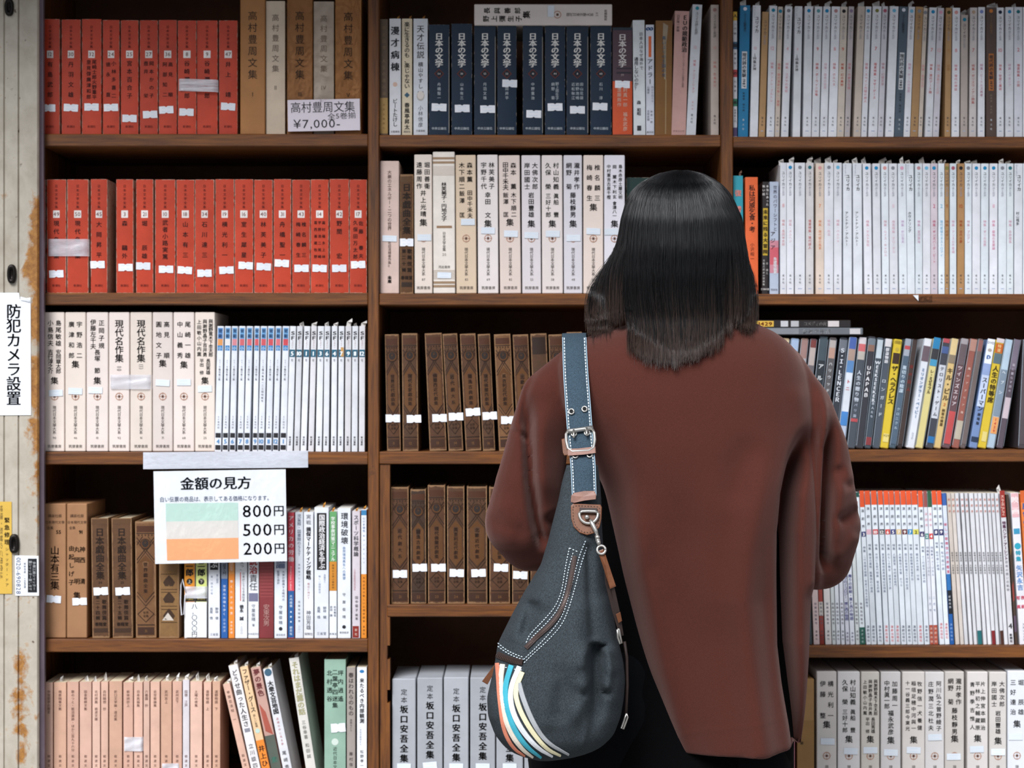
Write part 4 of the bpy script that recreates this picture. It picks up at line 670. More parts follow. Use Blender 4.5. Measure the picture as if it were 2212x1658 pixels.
# ------------------------------------------------------------------ bay with the video discs
WH, BE, TN = 'e6e7ed', 'cdbfb2', 'b28c60'
r = Row('R1', 'the post, disc bay top shelf')
PNK = 'dc9aa4'
def eu(row, ta, tb, ba, bb, yt, base, dot, num, feat, fcol, style='', level='top', dname=''):
    els = []; y = yt; lo = 292 if level == 'top' else 632
    tcol = '3f3f46' if base != 'x' else 'e0e0e0'
    if style == 'title':
        els = [('r', 'Eureka', y + 3, y + 28, -4, 5, 'b8bac4'), ('t', 'ユリイカ', y + 24, y + 60, 1, 9, '26262a', 0.015), ('h', num, y + 93, -1, 8, PNK) if num else ('d', y + 93, 0, 1, 'd8dae2'), ('t', feat, y + 104, y + 104 + 7.5 * len(feat), -2, 7.5, '33333a')]
    elif style == 'year':
        els = [('d', y + 8, 0, 4, dot), ('t', 'ユリイカ臨時増刊', y + 17, y + 58, 0, 6, '2c3038' if fcol != 'o' else '8a6a4a'), ('b', y + 100, y + 180, -0.5, 0.55, 'd6dade' if fcol != 'o' else 'b06a30'), ('t', '現代詩の実験', y + 103, y + 156, 0, 9, '2c3038', 0.02), ('r', num, y + 159, y + 178, 0, 8, '2c3038', 0.02), ('t', '総展望　現代詩', y + 187, y + 230, 0, 5, '2c3038' if fcol != 'o' else '8a7a6a'), ('t', '青土社', lo - 37, lo - 8, 0, 5, 'c9d0d4')]
    else:
        if dot: els.append(('d', y + 10, 0, 3.9, dot))
        els += [('t', 'ユリイカ', y + 18, y + 50, 0, 7.5, '4a4a52'), ('t', '詩と批評', y + 51, y + 72, 0, 5.2, '9a9aa4')]
        if num: els.append(('h', num, y + 92, 0, 11, fcol))
        if feat: els.append(('t', feat, y + 122, y + 122 + 7.2 * len(feat), 0, 6.6, fcol))
        els += [('t', '青土社', lo - 40, lo - 18, 0, 5, '3a3a42'), ('b', lo - 9, lo - 7.5, -0.4, 0.4, 'a8b4d0')]
    nm = {'e6e7ed': 'white', 'cdbfb2': 'beige', 'b28c60': 'tan'}.get(base, dname or 'white')
    dn = dname if dname else 'plain'
    desc = f'{nm} magazine with {dn} dot' if dot else f'{nm} magazine with plain head'
    book(row, 'magazine', desc, 'magazine', ba, bb, yt, base, els, dx=(ta + tb - ba - bb) / 2, kind='soft', depth=0.15, group=f'literary magazines on the disc bay {level} shelf', flap=rnd_flap(tb - ta, 0.7), pages=PAGES_W if base == WH else PAGES)
# striped paperback first
els = [('b', 26, 45, -1, 1, 'e0b23c'), ('b', 91, 107, -1, 1, '3f6484'), ('b', 151, 167, -1, 1, 'c24a4c'), ('b', 214, 230, -1, 1, '3c8468'), ('b', 276, 295, -1, 1, '5a4a74')] + [('t', a_, y - 7, y + 7, 0, 8, '2c2a30', 0.04) for a_, y in (('人', 35), ('間', 99), ('の', 159), ('本', 222))] + [('t', t_, y, y + 30, 0, 5, '4a4a52') for t_, y in (('入門編', 48), ('思想史', 112), ('社会学', 172), ('世界史入門', 236))]
book(r, 'paperback_book', 'narrow white paperback with five coloured blocks', 'book', 1583.5, 1592.5, 26, 'dfe0e6', els, kind='soft', depth=0.13)
DOT = dict(teal='1f7f9c', grey='84868e', blue='1f86b8', aqua='5f9aa4', rose='b8888c', black='1c1a1c', mauve='8a7a90', olive='7a7a3c', red='a85a6c', sky='6fb4d4', white='d9dce6', pink='d9a0b8', dark='4a4420', salmon='d99a98', brown='b59a84', peri='7a8ac4', orange='c87838', navy='14243c', green='1f6a74')
def dots(row, data, level):
    for ta, tb, ba, bb, yt, base, dn, num, feat, fc, st in data:
        eu(row, ta, tb, ba, bb, yt, base, DOT.get(dn), num, feat, fc, st, level, dn or '')
dots(r, (
 (1599.5, 1620, 1594, 1616, 12, '1f7aa8', 'white', '1987', '', '', 'year'), (1626, 1644, 1619.5, 1637, 12, WH, '', '12', '１特集女神', PNK, 'title'), (1647.5, 1660, 1638.5, 1652.5, 26, TN, '', '', '', '', 'tan'),
 (1662.5, 1679, 1655.5, 1672.5, 13, WH, 'teal', '12', '特集・アンドレ・ブルトン', PNK, ''), (1680, 1692, 1673.3, 1684, 15, BE, 'teal', '', '特集・現代演劇の新しい展開', 'd98a84', ''), (1695, 1713, 1687, 1703, 14, WH, 'grey', '4', '特集・ユダヤの神秘', PNK, ''),
 (1717.5, 1733.5, 1712, 1728.5, 14, WH, '', '11', '１特集女神', PNK, 'title'), (1738, 1757, 1734, 1752, 14, WH, 'blue', '', '', PNK, ''), (1759.6, 1777, 1752.8, 1769.3, 14.5, WH, 'aqua', '9', '特集・ダーウィン以後', 'c8504c', ''),
 (1779, 1794, 1771, 1787, 14.5, WH, 'blue', '', '特集・絵本の世界', 'dcb0bc', ''), (1797, 1815, 1788.5, 1807, 14.5, WH, 'rose', '11', '特集・ボルヘス', 'd98084', ''), (1815.6, 1831, 1807.5, 1822.8, 15, 'cfc3b6', 'black', '9', '特集・幻の美術', 'c8503c', ''),
 (1832, 1846.5, 1824, 1836, 14.5, 'bdb4b4', 'mauve', '', '特集・大衆文化論', 'cf848c', ''), (1852.5, 1869.5, 1843, 1859, 14, BE, '', '', '', PNK, 'plain'), (1870, 1882.5, 1859.8, 1872.5, 14.5, WH, 'blue', '', '特集・スペイン内戦の詩人', 'dc8c94', ''),
 (1885, 1905, 1875.5, 1895, 14, WH, 'olive', '7', '増頁特集・マザーグース', 'cf5a5c', ''), (1905.5, 1919, 1895.7, 1908, 14, 'd6d4dc', 'red', '', '特集・幻想文学', 'c8949c', ''), (1923, 1941, 1912, 1930.7, 14, WH, 'sky', '', '', PNK, ''),
 (1943, 1962, 1931.5, 1951, 14.5, '4d5c6a', 'white', '1985', '', '', 'year'), (1962.6, 1977, 1951.3, 1965.6, 15, WH, 'sky', '', '特集・ゲームの世界', 'd8a4bc', ''), (1978.5, 1994.5, 1966, 1982.5, 15, TN, 'grey', '', '', 'a87a50', ''),
 (1995, 2004, 1983, 1992, 18, BE, 'grey', '', '特集・精神分析', 'd8a0a4', ''), (2008, 2024, 1997.5, 2013.7, 16.5, WH, 'blue', '7', '特集・現代アート論', 'c8605c', ''), (2024.7, 2040.6, 2014.3, 2028, 17.5, 'd8d4dc', 'pink', '12', '特集・漫画のことば', 'e0a8a4', ''),
 (2043, 2056.7, 2040, 2053, 17.5, TN, 'dark', '11', '特集', 'b08050', ''), (2057.7, 2074, 2055.2, 2072, 17.5, WH, 'salmon', '8', '特集・現代の神話', 'd9848c', ''), (2076, 2091, 2074.6, 2090, 33, 'b8aca4', 'teal', '', '', 'b09088', ''),
 (2095.5, 2111, 2093, 2108.5, 17, 'd2cac8', 'brown', '7', '特集・ボリスヴィアン詩集', 'c0605c', ''), (2113, 2128, 2112, 2127, 16, WH, 'peri', '', '特集・ビートルズ再考', 'c084a0', ''), (2130, 2151.6, 2130, 2151.6, 16.5, '54423a', 'orange', '1977', '', 'o', 'year'),
 (2152.6, 2168.5, 2153, 2168.5, 17, WH, 'navy', '10', '特集・秘密と魔術', 'd07078', ''), (2171.5, 2190, 2171.5, 2189, 16, WH, 'blue', '', '特集・イタリア', 'd0a8c0', ''), (2190.5, 2208.7, 2190.5, 2208.7, 16, 'dadce4', 'green', '2', '増頁特集・小説', 'c85058', ''), (2209.5, 2226, 2209.5, 2226, 16, WH, 'olive', '', '', PNK, '')), 'top')
r = Row('R2', 'the post, disc bay second shelf')
for ta, tb, ba, bb, yt, c, els, d, kd in (
    (1583.5, 1605, 1584.5, 1606, 380, '36a2b4', [('t', '復讐', 400, 470, 0, 15, 'd98a80', 0.03)], 'bright cyan book beside her hair', 'hard'),
    (1607.5, 1639, 1610.5, 1638, 383, 'ea6a38', [('t', '私は河原乞食・考', 400, 502, 1, 14, '2c1a14', 0.015), ('t', '小沢昭一', 524, 564, 1, 9, '6a3020'), ('h', '三一書房', 618, 0, 6, '4a1c10')], 'vivid orange hardback beside her hair', 'hard'),
    (1647, 1660.5, 1646, 1659, 393, '2a2324', [('b', 450, 552, -0.85, 0.85, 'c9a832'), ('t', '未来に残る大冒険', 452, 550, 0, 10, '4a3a10', 0.05), ('t', '本当にあった', 399, 446, 4, 6, 'e0dcd8', 0.02), ('t', '怖い話', 399, 424, -4, 6, 'e0dcd8', 0.02), ('t', '文藝三郎太の悲劇集', 560, 618, -3, 5, 'd0ccc8'), ('t', '文　潮三', 566, 594, 4, 5, 'd0ccc8'), ('h', '文春新書', 625, 0, 4.5, 'e0dcd8')], 'black paperback with yellow title strip', 'soft'),
    (1662.5, 1682, 1662.5, 1682, 393, 'b9c3d6', [('b', 520, 590, -1, 1, 'cf8a98'), ('b', 535, 572, -1, 1, 'd0606c'), ('t', '世界のパワーシフトと', 400, 500, 2, 9, '4a4a58'), ('t', 'アジア', 498, 542, -3, 11, '3a2c34', 0.01), ('t', '朱建榮編著', 556, 592, 2, 8, 'eef0f4', 0.02), ('h', '花伝社', 626, 0, 5, '3a3a48')], 'pale blue and red paperback', 'soft')):
    book(r, 'hardback_book' if kd == 'hard' else 'paperback_book', d, 'book', ba, bb, yt, c, els, dx=(ta + tb - ba - bb) / 2, kind=kd, depth=0.135, flap=(5, 5, 13, 0.006, 0.001, paper('8a6a5c')) if yt == 380 else None)
dots(r, (
 (1685, 1699, 1685, 1699, 352, WH, 'white', '8', '特集・長岡半太郎', 'e0a8ac', ''), (1699.3, 1714.6, 1699.3, 1715, 352, WH, 'blue', '', '特集・メルヘン', 'e4bcc4', ''), (1717, 1739, 1717, 1739, 352, WH, 'grey', '', '', PNK, ''), (1740.6, 1758, 1740.6, 1757.5, 352, 'd6d2d2', 'green', '', '増頁特集・現代詩人', 'c8585c', ''),
 (1762, 1780, 1762, 1780, 353, 'dfcdbe', 'salmon', '7', '特集・現代語の風景', 'e0946c', ''), (1780.5, 1800.5, 1780, 1800, 352, WH, 'grey', '', '特集・映画', 'e4c4d0', ''), (1801.3, 1818.5, 1801, 1818.5, 352, WH, 'sky', '', '特集・ペルシャ', 'e0b0bc', ''), (1820.7, 1840, 1821.5, 1840.5, 353, 'e2e6ec', '', '', 'アントナン・アルトー', PNK, 'title'),
 (1842, 1861.5, 1843.5, 1863, 353, 'e2e6ec', '', '', 'アントナン・アルトー', PNK, 'title'), (1863.5, 1880.5, 1867.5, 1885, 353.5, WH, 'blue', '', '特集・ケルト文化', 'dc9cac', ''), (1884, 1901, 1887, 1903.5, 353.5, WH, 'blue', '', '', PNK, ''), (1902.5, 1919.5, 1905.6, 1921, 353.5, 'e0e6ec', 'salmon', '', '特集・ルイス・キャロル', 'd8a8b4', ''),
 (1920, 1937.5, 1922, 1940, 353.5, WH, 'grey', '11', '増頁特集・クローデル', 'dcb4c0', ''), (1940, 1956, 1942.5, 1960, 353.5, 'e0e6ec', 'pink', '', '特集・折口信夫', 'c8a8cc', ''), (1956.3, 1974.5, 1960.3, 1976.6, 353.5, 'e2e8ee', '', '', 'ホヴァリング', PNK, 'title'), (1976.8, 1992, 1977.2, 1992.6, 353.5, 'e0e8ee', 'rose', '', '特集・宮沢賢治', 'cf9cb4', ''),
 (1993.6, 2009, 1993.3, 2010, 353.5, WH, 'sky', '', '', PNK, ''), (2009.6, 2025.5, 2010.4, 2025.5, 353.5, 'd8ccd4', 'blue', '2', '特集・ギンズバーグ・ビート', 'c85878', ''), (2026, 2040.6, 2027, 2040.8, 353.5, 'e0e8ee', '', '2', '現代思想カタストロフィ', '6fb4d4', 'gs'), (2041, 2050, 2041, 2050, 353.5, TN, 'olive', '9', '特集・モダン', 'a8602c', ''),
 (2051, 2066.7, 2051.5, 2066, 353.5, 'e0e8ee', 'red', '', '特集・アリスの不思議', 'd8a8bc', ''), (2068, 2083.5, 2067.5, 2083, 353.5, 'b58a5c', 'black', '10', '特集・古代の夢', 'a8481c', ''), (2084, 2099.3, 2084, 2099, 353.5, 'dfe6ec', 'grey', '', '特集・プログレ', 'd0a0b0', ''), (2100, 2118, 2100, 2117.5, 353.5, WH, 'blue', '', '', PNK, ''),
 (2119, 2136, 2118.5, 2135, 353.5, 'e0e8ee', 'blue', '', '特集・ダリの世界', 'dca0b4', ''), (2137.7, 2155, 2137, 2154.5, 353.5, WH, 'blue', '11', '特集・最後の言葉論', 'dc8ca8', ''), (2157, 2173.8, 2156.5, 2174, 353.5, 'e0e6ec', 'grey', '', '', PNK, ''), (2174.3, 2190, 2174.4, 2189, 353.5, 'dfe6ea', 'green', '', '特集・永井荷風', 'd8a4b8', ''),
 (2191.5, 2209, 2190.5, 2208.5, 353.5, 'dfe2e8', '', '', '村山槐多', PNK, 'title'), (2210, 2228, 2209.5, 2228, 353.5, 'e0e6ec', '', '', '', PNK, '')), 'second')

# ---- video disc cases
r = Row('R3', 'the post, disc bay third shelf', Y=0.014)
def dvd(ta, tb, ba, bb, yt, col, els, desc):
    book(r, 'dvd_case', desc, 'DVD case', ba, bb, yt, col, els, dx=(ta + tb - ba - bb) / 2, kind='dvd', depth=0.13, group='video disc cases', cover_mat=paper(col, 0.18, 0, 0.06, 0.8), Yo=random.uniform(0, 0.004))
GK = '3e4248'; YB = 966
def mixed(bands, txts):  # bands: (y0,y1,col); txts: (text,y0,y1,size,col)
    return [('b', 734, 964, -1, -0.87, '98a2ac'), ('b', 734, 964, 0.88, 1, '7a828c')] + [('b', a_, b_, -0.82, 0.82, c_) for a_, b_, c_ in bands] + [('t', t_, a_, b_, 0, s_, c_, 0.03) for t_, a_, b_, s_, c_ in txts]  # pale strips at both edges are gloss highlights painted on the plastic
for ta, tb, dx, yt, col, els, d in (
 (1643, 1657, 22, 730, '5a5a62', mixed(((735, 960, '8a7a78'),), ()), 'greyish video case hidden at her shoulder'),
 (1673, 1688, 24, 729, '6a5c64', mixed(((735, 960, '8a6f7c'),), (('映画', 760, 800, 9, 'e0d8dc'),)), 'mauve video case at her shoulder'), (1691, 1707, 25, 730, 'b09a7c', mixed(((736, 752, 'd8c8a0'), (752, 960, 'a8927c')), ()), 'cream-topped video case at her shoulder'),
 (1709, 1728, 25, 730, '9aaec8', mixed(((736, 960, 'a8bcd8'),), (('海の声', 770, 850, 9, '4a5a7a'),)), 'pale blue video case at her shoulder'), (1731, 1748, 25, 730, '8a7268', mixed(((736, 775, '9a7a74'), (775, 960, 'a8a4a8')), ()), 'brown-topped video case at her shoulder'),
 (1751, 1766, 26, 731, '5c4448', mixed(((736, 752, '7a3f3c'), (752, 790, 'b8aaa4'), (790, 960, '6a6468')), ()), 'dark red topped video case'),
 (1770.5, 1790.5, 27, 724, '33383e', mixed(((728, 780, '47545c'),), (('アルマゲ', 780, 880, 12, 'd8dce0'),)), 'tall charcoal video case'), (1792.5, 1809, 27, 728, '504a4a', mixed(((736, 752, 'b0a8a4'), (752, 775, 'b89484'), (775, 960, '585658')), (('ハリウッドの夢', 780, 880, 8, 'c8ccd0'),)), 'grey video case with skin-toned picture'),
 (1815, 1832, 27, 727, '3a3d44', mixed(((735, 760, '6a6f78'),), (('Ｓ・Ｉ・ＬＥＮＣＥＲ', 752, 870, 12, 'd8dce4'),)), 'charcoal video case with tall white capitals'), (1835, 1853, 28, 727, 'b8c4d8', mixed(((730, 755, '4a62a4'), (755, 780, 'a89084'), (780, 806, '5a86b8'), (806, 890, 'd9dfe8'), (890, 920, '4a86c8')), (('トニ', 818, 848, 9, 'b83038'),)), 'white and blue video case with red heart'),
 (1855.5, 1874, 26.5, 727, '4e545c', mixed(((730, 744, 'd0c8cc'), (744, 760, 'c8686c'), (760, 778, 'b8b0a8'), (905, 912, 'b04c50')), (('人生の贈り物', 800, 870, 10, 'c0c8d4'), ('パリ篇', 870, 905, 7, 'a8b0c0'))), 'grey video case with pink upper label'), (1876.5, 1893.5, 28, 726, '3c3c42', mixed(((732, 746, '707a84'), (746, 760, '8a6a5c')), (('ＵＰＡＰＡＢ', 790, 860, 11, 'e0e0e4'),)), 'black video case with broad white capitals'),
 (1895.5, 1910, 28.5, 729, '46505a', mixed(((735, 775, 'c0ccd4'), (945, 962, '8a3c40')), (('WEEKSEEKER', 780, 870, 11, 'd0d4da'), ('恋人たち', 868, 905, 6, 'b8c0cc'))), 'grey video case with small red foot'), (1911.8, 1928.5, 28, 731, '4e5660', mixed(((733, 750, 'd8d4d6'),), (('群盗物語', 752, 786, 8, 'e0e0e4'), ('ロンガード', 815, 905, 9, 'c0c8d0'))), 'grey video case with white head'),
 (1931.7, 1950.7, 31, 732, 'd8bc3c', [('b', 736, 744, -0.5, 0.5, 'b09830'), ('h', 'DVD', 741, 0, 7, '6a5a1c'), ('d', 756, 0, 4, 'b8a040'), ('b', 764, 787, -0.8, 0.8, '3c2a20'), ('t', 'ザ・ヘラクレス', 791, 874, 0, 14, '33280c', 0.03), ('b', 938, 956, -0.6, 0.7, 'e0cf80'), ('h', '1429', 942, 0, 7, '6a5a1c')], 'yellow video case with bold black title'),
 (1955.6, 1970.3, 35, 732, '4a5a66', mixed(((733, 748, '9aa0ac'), (748, 756, 'b84c50'), (756, 770, 'a0a8b4'), (770, 960, '4f6274')), (('裏切りの陰謀', 790, 850, 9, 'c0d0dc'), ('クロニクル', 880, 930, 7, 'a8b8c4'))), 'blue-grey video case with red strip'), (1971.2, 1984, 34.5, 732, '352c2c', mixed(((736, 960, '40332f'),), (('夜の囚人', 785, 850, 8, '7a2c28'),)), 'dark brown video case'),
 (1996, 2015, 39, 731, 'dfe3ea', mixed(((733, 749, 'e2e4e8'), (749, 782, '6c5c64')), (('ミリオンダラー・ベイビー', 796, 905, 8, '6f8cb0'), ('DVD', 935, 950, 6, 'b8bec8'))), 'white video case with thin blue title'), (2016, 2034.5, 40, 731, 'dccf8e', mixed(((731, 755, '2f86b8'), (755, 778, '3c3c40'), (778, 792, '4a9ac0')), (('レ・ミゼラブル', 800, 852, 8, '4a3c20'),)), 'pale yellow video case with blue head'),
 (2037, 2054.5, 38, 731, '44464e', mixed(((733, 742, 'b04c54'), (750, 765, '4a5f90'), (790, 905, 'c8ccd4'), (944, 958, '2c6ea8')), (('テロリスト・ゲーム', 792, 902, 9, '3c4048'),)), 'charcoal video case with white title panel'), (2055, 2072.5, 39.5, 731, 'd9bc80', mixed(((733, 768, 'dcc490'), (768, 786, '8a7c68')), (('キル・ビル', 795, 868, 13, '4a3a22'), ('２', 870, 880, 8, 'c86a28'), ('刺客の帰還', 884, 922, 7, '5a4628'))), 'mustard cream video case'),
 (2076, 2094, 41.5, 731, '6a5054', mixed(((733, 745, 'a8a0a4'), (745, 790, '6a5c60'), (890, 960, 'c05050')), (('ツインズエリア', 790, 880, 10, 'd8c8cc'),)), 'dark video case with red foot'), (2096.5, 2113.6, 41.2, 731, '9a5f54', mixed(((735, 760, 'b88a7c'), (910, 950, 'b8ae9c')), (('風のアドリア海', 790, 900, 6, 'd0b0a4'),)), 'reddish brown video case'),
 (2114.2, 2126.5, 40.5, 731, '625654', mixed(((736, 760, '8a5c58'), (760, 960, '6a5e5c')), ()), 'narrow grey-brown video case'), (2133, 2151.5, 40, 733, '6f86b0', [('b', 734, 815, -0.9, 0.9, 'dfe2ea'), ('h', 'DVD', 742, 0, 7, '3c3c44'), ('d', 758, 0, 4.5, 'a89c94', 0.8), ('h', 'D', 773, 0, 11, '2c5c9c', 0.06), ('b', 787, 812, -0.9, 0.9, '8a9cc4'), ('b', 812, 880, -0.9, 0.9, 'b8c4dc'), ('t', 'スーパーマン', 816, 890, 0, 12, '26262e', 0.03), ('t', '劇場版', 892, 920, 0, 7, '26262e', 0.02), ('b', 945, 956, -0.9, 0.9, '26344c')], 'white to blue video case with black title'),
 (2152.3, 2171.5, 40.7, 733, 'd8bc3c', [('b', 733, 742, -0.9, 0.9, 'd8ccd0'), ('b', 744, 764, -0.9, 0.9, 'c86428'), ('t', '特選', 745, 763, 0, 8, 'f0dca0'), ('b', 765, 787, -0.9, 0.9, '5c7078'), ('t', '人生の特等席', 791, 872, 0, 13, '33280c', 0.03), ('b', 934, 955, -0.5, 0.6, 'e0cf80')], 'yellow video case with orange label'),
 (2172.3, 2189.5, 41, 733, 'a8bccc', mixed(((735, 800, 'b0c4d4'), (800, 900, '7c8c9c'), (902, 938, 'dc9c60')), (('ヘブン', 795, 860, 8, 'd8e0e8'), ('1429', 904, 936, 8, 'c03c38'))), 'sky blue video case with orange sticker'), (2191, 2206.5, 39, 733, '5c525c', mixed(((735, 800, '7a7080'), (860, 905, 'c8b8c0')), (('猫と暮らす日々', 785, 850, 6, 'b0a8b4'),)), 'purple-grey video case'), (2210, 2227, 11, 733, '4a4448', mixed(((736, 960, '50484c'),), ()), 'dark video case standing apart at the end')):
    dvd(ta, tb, ta - dx, tb - dx, yt, col, els, d)
tops = max((o.matrix_basis @ Vector((0, 0, 0))).z + max(v.co.z * math.cos(o.rotation_euler.y) + abs(v.co.x) * abs(math.sin(o.rotation_euler.y)) for c_ in o.children if c_.name.startswith('case') for v in c_.data.vertices) for o in COL.objects if o.name.startswith('dvd_case'))
k = K(0.012)
def flat_disc(x0, x1, z, hh, col, els, label):
    root = empty('dvd_case', ((x0 + x1) / 2 * k - XC * k, 0.01, z), label, 'DVD case', 'video discs lying flat'); W = (x1 - x0) / 2 * k
    mb = MB(); mb.box(-W, W, 0, 0.13, 0, hh * k, paper(col, 0.2, 0, 0.06, 0.8), 0.0015); f_ = lambda x, y: ((x - (x0 + x1) / 2) * k, -0.0006, (hh / 2 - y) * k)
    for xa, xb, c_ in els[0]: mb.face([(((xa - (x0 + x1) / 2) * k), -0.0003, hh * k * 0.12), (((xb - (x0 + x1) / 2) * k), -0.0003, hh * k * 0.12), (((xb - (x0 + x1) / 2) * k), -0.0003, hh * k * 0.88), (((xa - (x0 + x1) / 2) * k), -0.0003, hh * k * 0.88)], paper(c_))
    for t_, xa, xb, s_, c_ in els[1]: htext(mb, f_, t_, (xa + xb) / 2, 0, s_, ink(c_), 0.02, (xb - xa))
    mb.build('case', root)
    return z + hh * k
z = flat_disc(1604, 1864, tops + 0.0003, 15.5, '6c7076', (((1650, 1725, '85888e'), (1835, 1858, 'c8c4c6')), (('シネマ名作', 1732, 1795, 11, 'e0e2e6'),)), 'grey video case lying flat, lower of two')
flat_disc(1602, 1838, z + 0.0002, 16.5, '2c2828', (((1625, 1671, 'd8b048'), (1686, 1702, 'c8c8cc'), (1708, 1725, 'b8b8bc'), (1788, 1812, 'd0c8c8')), (('1429', 1638, 1668, 11, 'b83830'), ('コメディの夜', 1735, 1785, 9, 'b8b4b0'))), 'black video case with yellow sticker, topmost lying flat')

# ---- theatre monthlies
r = Row('R4', 'the post, disc bay fourth shelf')
low = ((1700, 1711, '3c4440'), (1712, 1720, 'c8c4c4'), (1722, 1733, 'c0b0b0'), (1734, 1742.5, 'd8d4d4'), (1744, 1754.4, '3f4a4c'), (1757.8, 1770.9, 'c8b2b0'), (1771.5, 1780.7, '9a4238'), (1783, 1796.8, 'dcd6d4'), (1798, 1806, 'd0d6d6'), (1807, 1815.8, 'e0e4ea'), (1817.4, 1825.4, 'dfe2ea'), (1827.2, 1835.7, 'e0e2ec'), (1836.9, 1847.2, 'e2e6ee'), (1848.8, 1857, 'd6dcdc'), (1857.8, 1869.5, 'dfe6ea'))
for i, (a_, b_, c) in enumerate(low):
    els = [('t', '演劇年鑑', 1080, 1120, 0, 5.5, 'b86460')]
    if i in (11, 12): els += [('t', ('舞りの影絵・東と西の物語', '踊りのイコロジー・東と西の物語')[i % 2], 1240, 1340, 0, 8, '4a4a88', 0.01), ('t', '演劇社', 1364, 1386, 0, 5, '3a3a62')]
    else: els += [('t', '歌舞伎特集号', 1300, 1350, 0, 5.5, '6a6470'), ('t', '演劇社', 1360, 1384, 0, 5, '4a4a52')]
    if i == 14: els += [('b', 1064, 1074, -1, 1, '1f4f48'), ('b', 1355, 1394, -1, 1, '1f5a4c'), ('t', '演劇出版', 1358, 1390, 0, 5, 'b8ccc4')]
    if i == 6: els += [('b', 1300, 1330, -1, 1, 'd0c8c0'), ('b', 1370, 1394, -1, 1, '8a2c20')]
    book(r, 'magazine', ('slim pale magazine tucked behind her sleeve' if i not in (0, 4, 6, 14) else ('dark slim magazine behind her sleeve', 'x', 'x', 'x', 'grey-green slim magazine behind her sleeve', 'x', 'reddish slim magazine behind her sleeve', 'x', 'x', 'x', 'x', 'x', 'x', 'x', 'slim white magazine with green head and foot')[i]), 'magazine', a_, b_, 1064, c, els, dx=-14 if i > 10 else -11.5, kind='soft', depth=0.15, group='slim magazines behind the sleeve', pages=PAGES_W)
EN = [(1871.5, 1881.6, '3', '2c3470', 'k'), (1882.2, 1894, '', 'e0b8c4', 'k'), (1896, 1908.3, '10', 'c83a44', 'k'), (1910.6, 1921.6, '12', '26242c', 'r'), (1923, 1934, '6', 'd0403c', 'r'), (1934.6, 1945.7, '5', '34387c', 'r'), (1947, 1958.2, '7', 'e0c48c', 'k'), (1959.4, 1971, '9', '6a2c30', 'k'), (1971.6, 1982.4, '7', '2f8ac0', 'k'), (1983, 1996, '2', 'e0d860', 'r'), (1997.4, 2008, '6', '342c60', 'k')]
EF = ('二代目襲名披露・写真で見る大歌舞伎', '舞台の裏側　歌舞伎の小道具', '片岡仁左衛門特集　菊五郎論', '東京歌舞伎座再開場記念特集', 'わたしの舞台　坂東玉三郎', '人間国宝　中村雀右衛門', '大歌舞伎の衣裳　かつら', '国立劇場開場三十周年記念', '戦後歌舞伎名優列伝', '義太夫の世界　竹本', '十二代目市川團十郎')
for i, (ba, bb, n, c, t_) in enumerate(EN):
    y = 1064.5 + (5 if i in (0, 10) else 0)
    els = [('b', 1060, y + 26, -1, 1, 'e0562c'), ('t', '演　劇　界', y + 30, y + 72, 0, 7, '3a3c48'), ('b', y + 79, y + 90, -0.95, 0.95, c)]
    if n: els.append(('h', n, y + 85, 0, 10, 'f0ece8' if c != 'e0d860' else '3a3a30', 0.03))
    els += [('t', '特集', y + 110, y + 124, 0, 6, '5a6478'), ('t', EF[i], y + 130, y + 130 + 6.6 * len(EF[i]), 0, 5.8, '6c7890'), ('t', '演劇出版社', 1350, 1387, 0, 6.2, 'cf4a50' if t_ == 'r' else '3c4458')]
    book(r, 'magazine', f'white magazine, orange head, number {n or "pink"} block', 'magazine', ba, bb, y, 'e0e7ee', els, dx=-15, kind='soft', depth=0.15, group='orange-headed magazines', pages=PAGES_W)
for ba, bb, ct, n, nc, d in ((2008.9, 2017, '9a5450', '2', '3c8a80', 'reddish-brown headed slim magazine, teal numeral block'), (2017.5, 2026.5, '2f5a40', '4', 'cf4440', 'green headed slim magazine, red numeral block')):
    y = 1064.5; els = [('b', 1060, y + 31, -1, 1, ct), ('t', '演劇界', y + 40, y + 76, 0, 6, 'd89aa4'), ('b', y + 88, y + 100, -0.95, 0.95, nc), ('h', n, y + 94, 0, 9, 'f0f0f0', 0.03), ('t', '特集●ミュージカル', y + 115, y + 180, 0, 6, '7c8498'), ('t', '二月号', y + 220, y + 260, 0, 5.5, '8c94a8'), ('b', 1350, 1394, -1, 1, 'b0503c'), ('t', '演劇出版', 1353, 1390, 0, 5.5, 'e0c8b8')]
    book(r, 'magazine', d, 'magazine', ba, bb, y, 'dfe2ea', els, dx=-15, kind='soft', depth=0.15, pages=PAGES_W)
for ba, bb, n in ((2030, 2040.4, '8'), (2041.2, 2051.4, '9')):
    y = 1064.5; els = [('b', 1060, y + 26, -1, 1, 'e0562c'), ('t', '演　劇　界', y + 30, y + 72, 0, 7, '3a3c48'), ('b', y + 79, y + 92, -0.95, 0.95, '2c2c64'), ('h', n, y + 85, 0, 10, 'f0ece8', 0.03), ('t', '特集', y + 106, y + 120, 0, 6, '5a6478'), ('t', '松竹座小劇場' if n == '8' else '松竹座小劇', y + 125, y + 168, 0, 6, '6c7890'), ('t', '演劇出版社', 1345, 1380, 0, 6.2, 'cf4a50')]
    book(r, 'magazine', f'white magazine, orange head, indigo {n} block', 'magazine', ba, bb, y, 'e0e7ee', els, dx=-18, kind='soft', depth=0.15, group='orange-headed magazines', pages=PAGES_W)
